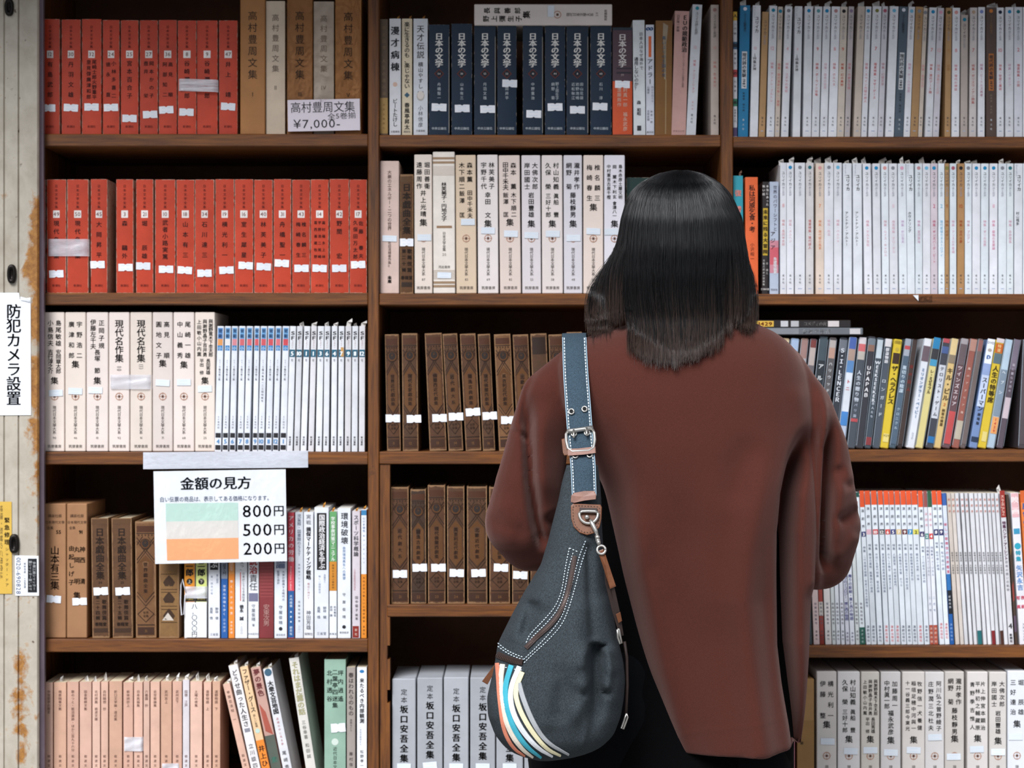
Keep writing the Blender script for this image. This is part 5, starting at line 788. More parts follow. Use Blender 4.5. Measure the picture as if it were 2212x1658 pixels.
els = [('b', 1066, 1092, -1, 1, '3a62a8'), ('b', 1092, 1240, -1, 1, 'd4dcea'), ('b', 1240, 1275, -1, 1, '2f70b0'), ('t', '新しい歌舞伎の世界鑑賞', 1128, 1240, 0, 7, 'cf5c78', 0.01), ('b', 1275, 1326, -0.9, 1, '1c2026'), ('t', '歌舞伎座', 1285, 1315, 0, 5, 'c8ccd4'), ('t', '演劇出版社', 1345, 1385, 0, 5, '9ab8e0')]
book(r, 'magazine', 'blue shaded magazine with black lower block', 'magazine', 2052, 2061.3, 1065, '1f5ca4', els, dx=-17.8, kind='soft', depth=0.15)
WN = ((2044.8, 2053), (2054, 2061.5), (2063, 2070), (2073.4, 2081.4), (2082.6, 2090.6), (2093, 2102), (2104, 2111), (2112, 2120), (2122, 2129.5), (2131, 2139), (2139.4, 2147), (2148, 2156.6))
WB = ((2064, 2073), (2074.5, 2082.6), (2083.7, 2091.7), (2094.5, 2101.6), (2104, 2111), (2112.3, 2122), (2124.5, 2132), (2134, 2142), (2143, 2151), (2152, 2159), (2161.6, 2169), (2169.6, 2177.6))
for i, ((ta, tb), (ba, bb)) in enumerate(zip(WN, WB)):
    els = [('t', '演　劇　界' if i > 3 else '新　劇　界', 1076, 1108, 0, 5.5, 'b8644c'), ('t', '歌舞伎座・大歌舞伎', 1192, 1240, 0, 5, '5a5a5c')]
    ft = {5: '1f6468', 8: '7a2024', 10: '4a2a20'}.get(i)
    if ft: els.append(('b', 1362, 1394, -1, 1, ft))
    book(r, 'magazine', 'slim grey-white magazine' + {5: ' with teal foot', 8: ' with dark red foot', 10: ' with brown foot'}.get(i, ', small red head lettering'), 'magazine', ba, bb, 1065, ('cfc4ba', 'd6ccc4', 'd6d6da')[min(i, 2)], els, dx=(ta + tb - ba - bb) / 2, kind='soft', depth=0.15, group='slim grey-white magazines', pages=PAGES)
for ta, tb, ba, bb, yt, c, els, d in (
 (2159, 2170.5, 2179, 2190.5, 1066, 'd4d2d6', [('b', 1060, 1118, -1, 1, '9a3028'), ('r', 'KINEJUN', 1070, 1114, 0, 8, 'd8a89c', 0.02), ('t', '特集ハンナ・アーレント', 1126, 1210, 0, 8, '5a2c4c', 0.03), ('t', '孤高の闘いの軌跡', 1210, 1278, 0, 6, '6a6a74'), ('h', '4', 1352, 0, 16, '26262a', 0.02), ('t', '新聞社', 1368, 1388, 0, 6, '3a3a42', 0.03)], 'white film magazine, red head, large 4'),
 (2173, 2179, 2192.9, 2198.9, 1068, '46362c', [('p', [(-0.8, 1155), (0.7, 1140), (0.6, 1190), (-0.5, 1200)], '7a5a34'), ('p', [(-0.8, 1265), (0.6, 1255), (0.7, 1295), (-0.7, 1300)], '8a3c34'), ('b', 1330, 1365, -1, 1, '5c4a5c')], 'dark picture-covered magazine'),
 (2182, 2200, 2202.6, 2220, 1064, 'e4e2e8', [('b', 1066, 1118, -0.9, 0.9, 'e0b0b4'), ('t', '映画', 1068, 1116, 0, 16, 'f0d4d4', 0.04), ('b', 1142, 1154, -0.8, 0.8, '3c94b8'), ('d', 1180, 0, 7, '2f9ab0'), ('t', '特集', 1188, 1214, 0, 11, '2f9ab0', 0.05), ('t', '矢沢永吉', 1220, 1276, 0, 13, '6f94c4', 0.04), ('t', '表紙', 1282, 1320, 4, 9, 'c84c64', 0.03), ('t', '写真', 1282, 1320, -6, 9, 'c84c64', 0.03), ('t', 'アディック刊', 1346, 1386, 2, 6, '5a5a62')], 'white magazine with pink head and teal heart'),
 (2203, 2224, 2223.5, 2244, 1066, 'dc7838', [('b', 1060, 1085, -1, 1, 'c85c28'), ('t', '原色の夏', 1085, 1152, 0, 15, '3a5a8c', 0.04)], 'orange many-coloured magazine at the frame end')):
    book(r, 'magazine', d, 'magazine', ba, bb, yt, c, els, dx=(ta + tb - ba - bb) / 2, kind='soft', depth=0.15, flap=(-1, 9, 19, 0.01, -0.004) if ta == 2159 else None)
# ---- cream volumes on the lowest shelf
r = Row('R5', 'the post, disc bay lowest shelf')
book(r, 'hardback_book', 'pink hardback mostly hidden behind her trousers', 'book', 1684, 1717, 1500, 'd98a94', [])
book(r, 'slipcased_book', 'plain tan cardboard slipcase', 'book', 1722, 1759, 1466, 'a9814f', [('b', 1556, 1700, -1, 1, '9c7440'), ('t', '※', 1596, 1612, -6, 14, '3a2a1c')], kind='case', depth=0.15)
def bw5(x0, x1, yt, cols, sg, num, slip, col): bigwhite(r, x0, x1, yt, cols, sg, num, slip, 'disc bay lowest', col=col)
bw5(1764, 1807.5, 1450, two('横光利一', '伊藤　整', 13, 15, 106), SHU(114), 51, (1601, 2), 'd3ccc6')
bw5(1809.5, 1858, 1450.5, two('村山知義', '久保　榮', 13, 16, 72) + [('眞船　豐', 80, 132, 8.5, 12), ('三好十郎', 80, 132, -8.5, 12)], SHU(145), 58, (1622, 4), 'd8d4d2')
bw5(1860, 1900, 1451, [('與謝野寛木下杢太郎', 16, 94, 11.5, 9), ('與謝野晶子吉井勇', 16, 94, 0, 9), ('上田敏小山内薫', 16, 94, -11.5, 9), ('長田秀雄', 98, 132, 6, 9), ('平出　修', 98, 132, -6, 9)], SHU(145), 25, (1620, 0), 'cfc8be')
bw5(1902.5, 1946, 1451, two('加藤周一', '中村眞一郎', 12.5, 18, 80), [('福永武彦', 82, 136, 13)] + SHU(147), 82, (1625, 0), 'd4d0ce')
bw5(1949, 1998, 1451, [('牧野信一犬養健', 18, 128, 13, 11), ('稲垣足穂中河與一', 18, 128, 0, 10.5), ('十一谷義三郎今東光', 18, 128, -13, 10)], SHU(146), 62, (1620, 0), 'd9d2cc')
bw5(1998.5, 2040, 1451.5, [('阿川弘之曾野綾子', 18, 128, 8.5, 12), ('庄野潤三北杜夫', 18, 128, -8.5, 12)], [], 88, (1592, 0), 'd6d2d0')
bw5(2041, 2083, 1450.5, two('瀧井孝作', '網野　菊', 13, 13, 72), [('藤枝靜男', 76, 136, 13)] + SHU(144), 48, (1634, -2), 'd0c9c2')
bw5(2089, 2134.5, 1451, [('片上伸宮本顕治', 18, 128, 11.5, 11), ('平林初之輔藏原', 18, 128, 0, 11), ('青野季吉惟人', 18, 128, -11.5, 11)], SHU(143), 54, (1618, -2), 'd6d0cc')
bw5(2137, 2174.5, 1451.5, two('大佛次郎', '岸田國士', 12, 18, 76), [('岩田豐雄', 82, 134, 12)] + SHU(148), 53, (1624, 0), 'd2cdc8')
bw5(2176.5, 2217, 1449, two('堀　辰雄', '三好達治', 13, 14, 98), SHU(113), 64, (1591, -3), 'dde0e6')

# ------------------------------------------------------------------ bands, cards and wraps on the books
def sheet(name, x0, x1, y0, y1, Y, m, amp=0.0006, nx=14, ny=8, wrap=0.006, ang=0.0, fs=7.0):
    """thin sheet hugging a run of spines, its ends turned in between the neighbours"""
    mb = MB(); vs_ = []; fs_ = []
    for j in range(ny + 1):
        for i in range(nx + 1):
            u, v = i / nx, j / ny; px = x0 + (x1 - x0) * u; py = y0 + (y1 - y0) * v + ang * (px - x0)
            yy = Y - amp * (math.sin(u * fs + 3 * v) + math.sin(v * 9 + u * 4) + random.uniform(-.6, .6))
            if i in (0, nx): yy = Y + wrap
            vs_.append(P(px, py, Y)); vs_[-1].y = yy
    for j in range(ny):
        for i in range(nx): a = j * (nx + 1) + i; fs_.append((a + nx + 1, a + nx + 2, a + 1, a))
    mb.mesh(vs_, fs_, m, True); return mb
def film(name, h, alpha, rough=0.25):
    k = ('tape', name)
    if k not in MATS:
        t = NT(name); t.base(lin(h)); n = t.noise(t.coord(scale=(40, 40, 160)), 1.2, 4, 0.7, 1.0)
        t.bump(n, 0.3, 0.0015); t.set(Roughness=rough)
        t.l(t.math('MULTIPLY_ADD', n, 0.5, alpha - 0.25), t.b.inputs['Alpha']); MATS[k] = t.m
    return MATS[k]
TAPE, CORD = film('pale_strapping', 'e0dfe6', 0.62), film('white_strapping', 'e2e2e8', 0.74)
def band(x0, x1, y0, y1, Y, m, label, amp=0.0007, ang=0.0):
    o = sheet('strap', x0, x1, y0, y1, Y, m, amp, ang=ang).build('plastic_strap'); tag(o, label, 'plastic strap', 'plastic straps around books')
band(383.5, 470.5, 170, 184, 0.0085, CORD, 'white plastic strap around red books tagged 8 and 9, upper strand', 0.0009, 0.02)
band(383.5, 470.5, 184, 196, 0.0085, CORD, 'white plastic strap around red books tagged 8 and 9, lower strand', 0.0009, 0.03)
band(100.5, 191.5, 516, 553, 0.0085, TAPE, 'wrinkled clear strap around red books tagged 49 and 50')
band(235, 328.5, 809, 840, 0.009, TAPE, 'clear strap around two cream volumes with anthology titles')
band(266, 309, 1591, 1622, 0.0095, CORD, 'white strap around two pink-beige paperbacks')
band(348, 388, 1648, 1680, 0.0095, CORD, 'white strap low on pink-beige paperbacks, cut by the frame')
band(397, 447.5, 1266, 1292, 0.0085, CORD, 'white strap holding the pair with orange and pale green covers')
mb = MB(); lp = [(401, 1278), (394, 1250), (391, 1262), (390, 1300), (392, 1328), (397, 1326), (399, 1300), (400, 1284)]
mb.tube([P(x, y, 0.007) for x, y in lp], 0.0011, CORD, 6); o = mb.build('plastic_strap'); tag(o, 'loose white strap loop hanging beside the strapped pair', 'plastic strap', 'plastic straps around books')
def fpl(Y): return lambda x, y, e=0.0: tuple(P(x, y, Y - e))
# handwritten price card on the strapped pair
def flat_paper(mb, corners, Y0, th, m, cuts=1):
    f = [P(x, y, Y0) for x, y in corners]; b = [P(x, y, Y0 + th) for x, y in corners]; n = len(f)
    mb.face(list(reversed(f)), m); mb.face(b, m)
    for i in range(n): mb.face([f[i], f[(i + 1) % n], b[(i + 1) % n], b[i]], m)
WP = paper('eaedf2', 0.55, 0, 0.03)
root = empty('price_card', P(422, 1376, 0.0088), 'white card with handwritten vertical price on the strapped pair', 'price card')
def at(o, root): o.location = -root.location; return o
mb = MB(); flat_paper(mb, [(401, 1301), (446, 1301), (446, 1376), (401, 1376)], 0.0088, 0.0004, WP); vtext(mb, fpl(0.0086), '八，〇〇〇円', 1303, 1375, 420, 13, ink('1c1c22'), 0.01)
at(mb.build('card', root), root)
# film wrap and price card on the tall set
root = empty('plastic_wrap', P(699, 288, 0.01), 'crinkled clear film wrapped around the tan and cream set', 'plastic wrap')
mb = sheet('w', 617.5, 782.5, -8, 288, 0.0075, clear_film(), 0.0016, 22, 26, 0.008, fs=11)
at(mb.build('film', root), root)
root = empty('price_card', P(699, 283, 0.006), 'white card with handwritten title and price on film-wrapped set', 'price card')
mb = MB(); flat_paper(mb, [(621, 216), (777, 213), (778, 281), (622, 284)], 0.0048, 0.0004, paper('dcd3dc', 0.5, 0, 0.04)); f_ = fpl(0.0045); bk = ink('1d1a1e')
htext(mb, f_, '高村豊周文集', 697, 231, 25, bk, 0.0, 140, -0.02); htext(mb, f_, '全5巻揃', 738, 250, 15, bk, 0.0, 62, -0.06); htext(mb, f_, '¥7,000-', 684, 267, 26, bk, 0.0, 104, -0.02)
at(mb.build('card', root), root)
# scrap of paper taped to a shelf edge
mb = MB(); mb.face([P(1972, 637, -0.003), P(1984, 637, -0.001), P(1984, 650, -0.002)][::-1], WP); sh = sheet('x', 1984, 2014, 637, 652, -0.0015, clear_film(), 0.0003, 6, 4, 0.001)
mb.mesh(sh.v, sh.f, sh.slots[0]); o = mb.build('paper_scrap'); tag(o, 'torn white paper corner taped to second shelf edge in disc bay', 'paper scrap')

# ------------------------------------------------------------------ price sign hung from the third shelf
Ys = -0.016
root = empty('price_sign', P(475, 1217, Ys), 'white hanging price sign with green, beige and orange blocks', 'sign')
fS = fpl(Ys - 0.0006); A = -0.016
mb = MB(); flat_paper(mb, [(331.5, 1017.5), (617, 1013), (620, 1211.5), (335, 1217.5)], Ys, 0.0006, WP)
for pts, c in (([(358, 1087), (514, 1085), (514.5, 1123.5), (358.5, 1126)], 'b9d6cb'), ([(358.5, 1126), (514.5, 1123.5), (515, 1161), (359.5, 1164)], 'd9d5cf'), ([(359.5, 1164), (515, 1161), (515.5, 1206.5), (361, 1210)], 'eea878')):
    mb.face([P(x, y, Ys - 0.0004) for x, y in pts][::-1], ink(c))
sk = ink('26323f'); nk = ink('3a4a66')
htext(mb, fS, '金額の見方', 466, 1043, 29, sk, 0.02, 154, A); htext(mb, fS, '白い伝票の商品は、表示してある価格になります。', 466, 1076.5, 12, nk, 0.0, 243, A)
for t_, y in (('800', 1103), ('500', 1143.5), ('200', 1184)):
    htext(mb, fS, t_, 555 + (y - 1103) * 0.02, y, 37, sk, 0.003, 66, A); put(mb, '円', fS, 602 + (y - 1103) * 0.02, y - 0.8, 25, 25, sk, 0.01, 0.016)
at(mb.build('paper', root), root)
mb = sheet('sl', 327, 629.5, 1006, 1221, Ys - 0.003, clear_film('sign_sleeve', 0.16, 0.22), 0.0006, 24, 18, 0.003, ang=-0.016); at(mb.build('plastic_sleeve', root), root)
mb = sheet('tp', 308.5, 665, 976.5, 1013, -0.0035, film('packing_tape', 'd3d6e0', 0.86), 0.0003, 20, 4, 0.003, ang=-0.01)
o = at(mb.build('tape', root), root); o['label'] = 'translucent packing tape strip'

# ------------------------------------------------------------------ rusty shutter post
Yp = -0.026
def rust():
    t = NT('rusted_white_paint'); co = t.coord(); sp = t.n('SeparateXYZ'); t.l(co, sp.inputs[0]); X, Z = sp.outputs[0], sp.outputs[2]
    sstep = lambda v, a, b: t.math('MINIMUM', t.math('MAXIMUM', t.math('DIVIDE', t.math('SUBTRACT', v, a), b - a), 0.0), 1.0)
    n1 = t.noise(t.coord(scale=(1, 1, 0.8)), 26, 6, 0.65, 0.3); n2 = t.noise(co, 110, 4, 0.7)
    xe = P(83, 0, Yp).x
    edge = sstep(X, xe - 0.030, xe); zt, zb = P(0, 470, Yp).z, P(0, 1120, Yp).z
    mid = t.math('MULTIPLY', sstep(Z, zb - 0.1, zb + 0.12), t.math('SUBTRACT', 1.0, sstep(Z, zt - 0.05, zt + 0.12)))
    e_ = t.math('MULTIPLY', edge, mid)
    low = t.math('SUBTRACT', 1.0, sstep(Z, P(0, 1480, Yp).z, P(0, 1180, Yp).z))
    cen = sstep(t.math('ABSOLUTE', t.math('SUBTRACT', X, P(46, 0, Yp).x)), 0.03, 0.0)
    amt = t.math('ADD', t.math('MULTIPLY', e_, 0.30), t.math('MULTIPLY', t.math('MULTIPLY', low, cen), 0.17))
    base_amt = t.math('MULTIPLY', t.math('SUBTRACT', 1.0, sstep(Z, P(0, 420, Yp).z, P(0, 300, Yp).z)), 0.05)
    v = t.math('ADD', t.math('ADD', n1, t.math('MULTIPLY', n2, 0.18)), t.math('ADD', amt, base_amt))
    f = sstep(v, 0.74, 0.86)
    rustc = t.ramp(n2, [(0.3, lin('7a4a1c')), (0.7, lin('b07c3a'))])
    spots = sstep(t.noise(co, 70, 2, 0.5), 0.72, 0.76)
    pt = t.ramp(n1, [(0.3, lin('a49a8a')), (0.7, lin('bfb8aa'))])
    grim = t.mix(t.math('MULTIPLY', spots, 0.8), pt, lin('4a3320'))
    t.base(t.mix(f, grim, rustc)); t.set(Roughness=0.6); t.bump(t.math('ADD', n1, f), 0.25, 0.001); return t.m
RU = rust()
root = empty('shutter_post', (P(20, 0, Yp).x, Yp, 0), 'rust-stained white metal shutter post at the bookcase end', 'post')
q = lambda px: P(px, 0, Yp).x
mb = MB(); prof = [(-70, Yp + 0.02), (-70, Yp), (7, Yp), (9, Yp + 0.003), (11, Yp), (38, Yp), (40, Yp + 0.0035), (42, Yp), (80, Yp), (83, Yp + 0.003), (83, Yp + 0.02)]
rings = [[(q(x), y, z) for x, y in prof] for z in np.linspace(0, 2.3, 40)]
mb.loft(rings, RU, closed=False, cap=False, smooth=False); at(mb.build('front_panel', root), root)
mb = MB(); ym = Yp + 0.008; mb.face([(q(83) + 0.0005, ym, 0), (q(94), ym + 0.004, 0), (q(89), ym + 0.004, 2.3), (q(82) + 0.0005, ym, 2.3)], simple('mauve_channel_steel', '6b5d66', 0.5, 0.2, bump=(30, 0.2, 0.001), mott=0.12))
mb.face([(q(94), ym + 0.004, 0), (q(94), -0.004, 0), (q(89), -0.004, 2.3), (q(89), ym + 0.004, 2.3)], simple('mauve_channel_steel', '6b5d66')); at(mb.build('channel_edge', root), root)
HK = simple('black_iron', '1f1a17', 0.45, 0.6)
for cx, cy, a_, b_ in ((20, 16, 10, 19), (25.5, 591.5, 10, 21), (30.5, 1173.5, 11, 21)):
    mb = MB(); c = P(cx, cy, Yp - 0.002); n = 24
    ring = lambda rx, ry, y: [(c.x + rx * 0.00078 * math.copysign(abs(math.cos(t)) ** 0.7, math.cos(t)), y, c.z + ry * 0.00078 * math.copysign(abs(math.sin(t)) ** 0.9, math.sin(t))) for t in (2 * math.pi * i / n for i in range(n))]
    mb.loft([ring(a_, b_, Yp), ring(a_, b_, Yp - 0.004), ring(a_ * .82, b_ * .9, Yp - 0.007), ring(a_ * .42, b_ * .6, Yp - 0.007), ring(a_ * .36, b_ * .55, Yp - 0.003)], HK, True, True)
    at(mb.build('latch_slot', root), root)
Yq = Yp - 0.0012
root = empty('security_sign', P(30, 897, Yq), 'white notice with black vertical characters on rusty post', 'sign')
mb = MB(); flat_paper(mb, [(-58, 632), (41, 632), (43, 646), (66, 642), (67, 896), (-58, 897)], Yq, 0.0008, WP); vtext(mb, fpl(Yq - 0.0005), '防犯カメラ設置', 656, 875, 29.5, 33, ink('22262c'), 0.015); at(mb.build('paper', root), root)
mb = MB(); mb.face([P(44, 640, Yq - 0.001), P(62, 645, Yq - 0.003), P(64, 652, Yq - 0.002), P(44, 648, Yq - 0.001)][::-1], WP); at(mb.build('bent_corner', root), root)
root = empty('yellow_sticker', P(5, 1283, Yq), 'faded yellow sticker with small sideways print on rusty post', 'sticker')
mb = MB(); flat_paper(mb, [(-40, 1083), (25, 1083), (26, 1282), (-40, 1282)], Yq, 0.0005, paper('dcb44e', 0.5, 0, 0.12)); f_ = fpl(Yq - 0.0004); c_ = ink('6b5a34')
vtext(mb, f_, '緊急修理', 1115, 1178, 15, 12, ink('5a5038'), 0.02); vtext(mb, f_, 'シャッター・ドア', 1180, 1268, 15, 8, c_); rtext(mb, f_, '修理・取替のご用命は', 1090, 1250, 3, 6, c_); at(mb.build('label_sheet', root), root)
root = empty('phone_sticker', P(58, 1286, Yq), 'small white sticker with telephone number and black block on post', 'sticker')
mb = MB(); flat_paper(mb, [(32, 1199), (83, 1200), (84, 1286), (33, 1286)], Yq, 0.0005, WP); mb.face([P(x, y, Yq - 0.0003) for x, y in ((60, 1206), (79.5, 1206), (80, 1279), (60, 1279))][::-1], ink('1a1c20'))
rtext(mb, f_, '多摩工業シャッター', 1212, 1274, 74, 7, ink('e6e8ea'), 0.02); rtext(mb, f_, '重シャッター直します', 1210, 1275, 65.5, 7, ink('e6e8ea'), 0.02); rtext(mb, f_, '緊急修理　二十四時間', 1214, 1270, 53.5, 5, ink('3a4658')); rtext(mb, f_, '0120-690828', 1203, 1283, 40, 14, ink('33466a')); at(mb.build('label_sheet', root), root)

# ------------------------------------------------------------------ person
CAM = Vector((0, -D, ZC))
def topx(co):
    k = S * (D + co[:, 1]) / D
    return XC + co[:, 0] / k, YC - (co[:, 2] - ZC) / k
def bvh_of(*obs):
    vs_, fs_ = [], []
    for o in obs:
        b = len(vs_); vs_ += [o.matrix_basis @ v.co if o.parent is None else v.co.copy() for v in o.data.vertices]; fs_ += [tuple(i + b for i in p.vertices) for p in o.data.polygons]
    return BVHTree.FromPolygons(vs_, fs_)
def cast(bvh, px, py):
    d = (P(px, py, 0.0) - CAM).normalized(); h = bvh.ray_cast(CAM, d)
    return (h[0], h[1]) if h[0] is not None else (None, None)
def blob_mesh(name, chains, voxel, smooth, extra=()):
    """limbs as chains of tapering balls and cones, fused into one continuous surface"""
    mb = MB(); m = simple('tmp', '808080')
    for ch in chains:
        for (p, r) in ch: mb.sphere(p, r, m, 20, 12)
        for (p, r), (q_, s_) in zip(ch[:-1], ch[1:]):
            p, q_ = Vector(p), Vector(q_)
            if (p - q_).length > 1e-5: mb.tube([p, q_], [r, s_], m, 20)
    for f in extra: f(mb, m)
    o = mb.build(name); o.data.materials.clear()
    md = o.modifiers.new('fuse', 'REMESH'); md.mode = 'VOXEL'; md.voxel_size = voxel; md.use_smooth_shade = True
    md = o.modifiers.new('soft', 'SMOOTH'); md.factor = 0.5; md.iterations = smooth
    bpy.context.view_layer.update(); dg = bpy.context.evaluated_depsgraph_get()
    me = bpy.data.meshes.new_from_object(o.evaluated_get(dg)); old = o.data; o.modifiers.clear(); o.data = me; bpy.data.meshes.remove(old); me.name = name
    return o
def getco(me):
    a = np.empty(len(me.vertices) * 3, np.float32); me.vertices.foreach_get('co', a); n = np.empty(len(me.vertices) * 3, np.float32); me.vertices.foreach_get('normal', n)
    return a.reshape(-1, 3).astype(float), n.reshape(-1, 3).astype(float)
def setco(me, a): me.vertices.foreach_set('co', a.astype(np.float32).ravel()); me.update()
def ridge(px, py, line, amp, sl, sr, ends=(0.15, 0.15)):
    """height of a cloth fold whose crest runs along line (photo pixels); sl/sr are its widths on either side"""
    ln = np.array(line, float); seg = np.hypot(*(ln[1:] - ln[:-1]).T); cum = np.concatenate([[0], np.cumsum(seg)]); tot = cum[-1]
    best = np.full(px.shape, 1e9); sd_ = np.zeros(px.shape); tt = np.zeros(px.shape)
    for i in range(len(ln) - 1):
        a, b = ln[i], ln[i + 1]; d = b - a; L2 = d @ d
        t = np.clip(((px - a[0]) * d[0] + (py - a[1]) * d[1]) / L2, 0, 1); qx, qy = a[0] + t * d[0], a[1] + t * d[1]
        ds = np.hypot(px - qx, py - qy); cr = d[0] * (py - a[1]) - d[1] * (px - a[0]); u = ds < best
        best[u] = ds[u]; sd_[u] = cr[u]; tt[u] = (cum[i] + t[u] * seg[i]) / tot
    s_ = np.where(sd_ > 0, sl, sr)
    e0, e1 = ends; env = np.clip(tt / max(e0, 1e-6), 0, 1) * np.clip((1 - tt) / max(e1, 1e-6), 0, 1); env = env * env * (3 - 2 * env)
    return amp * env * np.exp(-0.5 * (best / s_) ** 2)

proot = empty('person', (P(1440, 0, -0.42).x, -0.42, 0.0), 'woman seen from behind in brown sweatshirt with dark hair, browsing shelves', 'person')
def kid(o):
    o.parent = proot; o.location = -proot.location; return o
def ring_px(py, xl, xr, cy, bb, bf, n=72, e=0.8):
    c = P((xl + xr) / 2, py, cy); a = (xr - xl) / 2 * K(cy); out = []
    for i in range(n):
        t = 2 * math.pi * i / n; cs, sn = math.cos(t), math.sin(t)
        x = a * math.copysign(abs(cs) ** e, cs); y = (bf if sn > 0 else bb) * math.copysign(abs(sn) ** e, sn)
        out.append((c.x + x, cy + y, c.z))
    return out
torso = [(688, 1400, 1596, -.41, .055, .055), (704, 1345, 1642, -.41, .075, .065), (722, 1285, 1680, -.412, .09, .075), (745, 1232, 1712, -.414, .105, .085), (785, 1200, 1735, -.418, .122, .095), (860, 1200, 1750, -.42, .136, .105), (950, 1245, 1752, -.425, .142, .11),
         (1050, 1300, 1752, -.43, .143, .11), (1150, 1322, 1752, -.43, .142, .11), (1240, 1340, 1752, -.43, .142, .11), (1340, 1366, 1744, -.43, .142, .11), (1440, 1390, 1740, -.43, .144, .11), (1530, 1420, 1737, -.43, .147, .11), (1608, 1452, 1733, -.43, .150, .11)]
def fine(levels, n):
    a = np.array(levels, float); y = np.linspace(a[0, 0], a[-1, 0], n); out = np.stack([np.interp(y, a[:, 0], a[:, j]) for j in range(a.shape[1])], 1)
    for _ in range(2): out[1:-1, 1:] = 0.25 * out[:-2, 1:] + 0.5 * out[1:-1, 1:] + 0.25 * out[2:, 1:]
    return out
def torso_fn(mb, m): mb.loft([ring_px(*r) for r in fine(torso, 60)], m)
pk = lambda x, y, Y, r: (P(x, y, Y), r * K(Y))
armL = [pk(1250, 800, -.42, 52), pk(1190, 862, -.425, 62), pk(1162, 960, -.43, 66), pk(1142, 1050, -.435, 76), pk(1130, 1125, -.43, 84), pk(1150, 1160, -.41, 76), pk(1230, 1150, -.30, 62), pk(1330, 1115, -.19, 44)]
armR = [pk(1690, 800, -.42, 54), pk(1735, 880, -.425, 64), pk(1762, 970, -.43, 66), pk(1772, 1060, -.43, 70), pk(1786, 1136, -.425, 71), pk(1770, 1205, -.40, 70), pk(1690, 1170, -.30, 60), pk(1590, 1120, -.19, 44)]
shirt = blob_mesh('sweatshirt', [armL, armR], 0.0042, 7, (torso_fn,))
co, no = getco(shirt.data); px, py = topx(co)
wb = np.clip((0.25 - no[:, 1]) / 0.5, 0, 1)          # only what faces the street side is creased like this
Rl = [ # crest lines: line, height, width before, width after
 ([(1374, 1020), (1380, 1120), (1385, 1230), (1400, 1290), (1420, 1390), (1440, 1500), (1458, 1606), (1475, 1700)], 0.018, 24, 20, (.25, 0)),
 ([(1700, 900), (1660, 990), (1632, 1100), (1614, 1190), (1604, 1298), (1616, 1416), (1634, 1575), (1648, 1700)], 0.021, 24, 28, (.35, 0)),
 ([(1752, 905), (1724, 985), (1704, 1070), (1697, 1152), (1698, 1240), (1701, 1400), (1712, 1500), (1724, 1600), (1736, 1700)], -0.095, 9, 15, (.18, 0)),
 ([(1768, 810), (1778, 880), (1774, 995), (1766, 1113), (1762, 1240), (1757, 1300)], 0.026, 10, 9, (.2, .1)),
 ([(1800, 895), (1786, 970), (1782, 1060), (1779, 1160), (1777, 1240)], -0.045, 7, 10, (.25, .12)),
 ([(1830, 995), (1812, 1070), (1802, 1136), (1796, 1230)], 0.012, 8, 14, (.2, .2)),
 ([(1858, 1098), (1830, 1116), (1800, 1128)], -0.013, 9, 9, (.2, .3)), ([(1856, 1150), (1826, 1190), (1792, 1216)], 0.008, 12, 12, (.2, .3)), ([(1838, 1058), (1820, 1040), (1806, 1000)], -0.010, 8, 8, (.2, .3)),
 ([(1470, 980), (1480, 1150), (1478, 1300), (1500, 1500), (1520, 1700)], -0.010, 42, 42, (.3, 0)), ([(1540, 1000), (1545, 1200), (1540, 1400)], 0.004, 30, 30, (.3, .3)), ([(1660, 1180), (1655, 1300), (1668, 1450), (1676, 1580), (1690, 1700)], -0.009, 16, 20, (.3, 0)),
 ([(1640, 930), (1600, 1010), (1580, 1110)], -0.006, 26, 26, (.3, .3)), ([(1720, 820), (1740, 900), (1738, 960)], 0.006, 14, 14, (.3, .3)), ([(1300, 900), (1330, 1020), (1350, 1140)], -0.006, 20, 20, (.3, .3)),
 ([(1212, 742), (1165, 788), (1140, 850), (1126, 935)], -0.007, 4.5, 4.5, (.05, .1)), ([(1100, 926), (1122, 936), (1144, 952)], -0.006, 4.5, 4.5, (.1, .1)), ([(1146, 840), (1142, 940), (1146, 1040), (1160, 1130), (1176, 1195)], -0.035, 8, 10, (.25, .1)),
 ([(1172, 860), (1166, 980), (1178, 1100)], 0.012, 16, 18, (.3, .3)), ([(1078, 1060), (1092, 1120), (1110, 1190)], 0.004, 16, 16, (.3, .3)), ([(1190, 1100), (1215, 1170), (1230, 1230)], -0.02, 16, 16, (.2, .1)),
 ([(1050, 1110), (1100, 1140), (1150, 1160)], -0.005, 14, 14, (.3, .3)), ([(1420, 1590), (1560, 1586), (1716, 1563)], 0.0007, 3, 3, (0, 0)), ([(1540, 722), (1600, 716), (1642, 704)], 0.004, 4, 4, (.1, .1)), ([(1350, 712), (1420, 726), (1540, 722)], 0.004, 4, 4, (.1, .1))]
dz = np.zeros(len(co))
for line, amp, sl, sr, en in Rl: dz += ridge(px, py, line, amp, sl, sr, en)
co[:, 1] -= dz * wb
rng = np.random.default_rng(3)
for _ in range(26):                                    # faint random puckers over the cloth
    fx, fy, ph = rng.normal(0, 26, 3)[0], rng.normal(0, 16), rng.uniform(0, 6.28)
    co += no * (0.00035 * np.sin(co[:, 0] * fx + co[:, 2] * fy + ph))[:, None]
low = np.clip((py - 1480) / 120, 0, 1)
co[:, 2] += low * np.clip((px - 1456) / 264, 0, 1) * 25 * np.clip((1742 - px) / 26, 0, 1) * 0.00068      # the hem rises towards the side slit
setco(shirt.data, co)
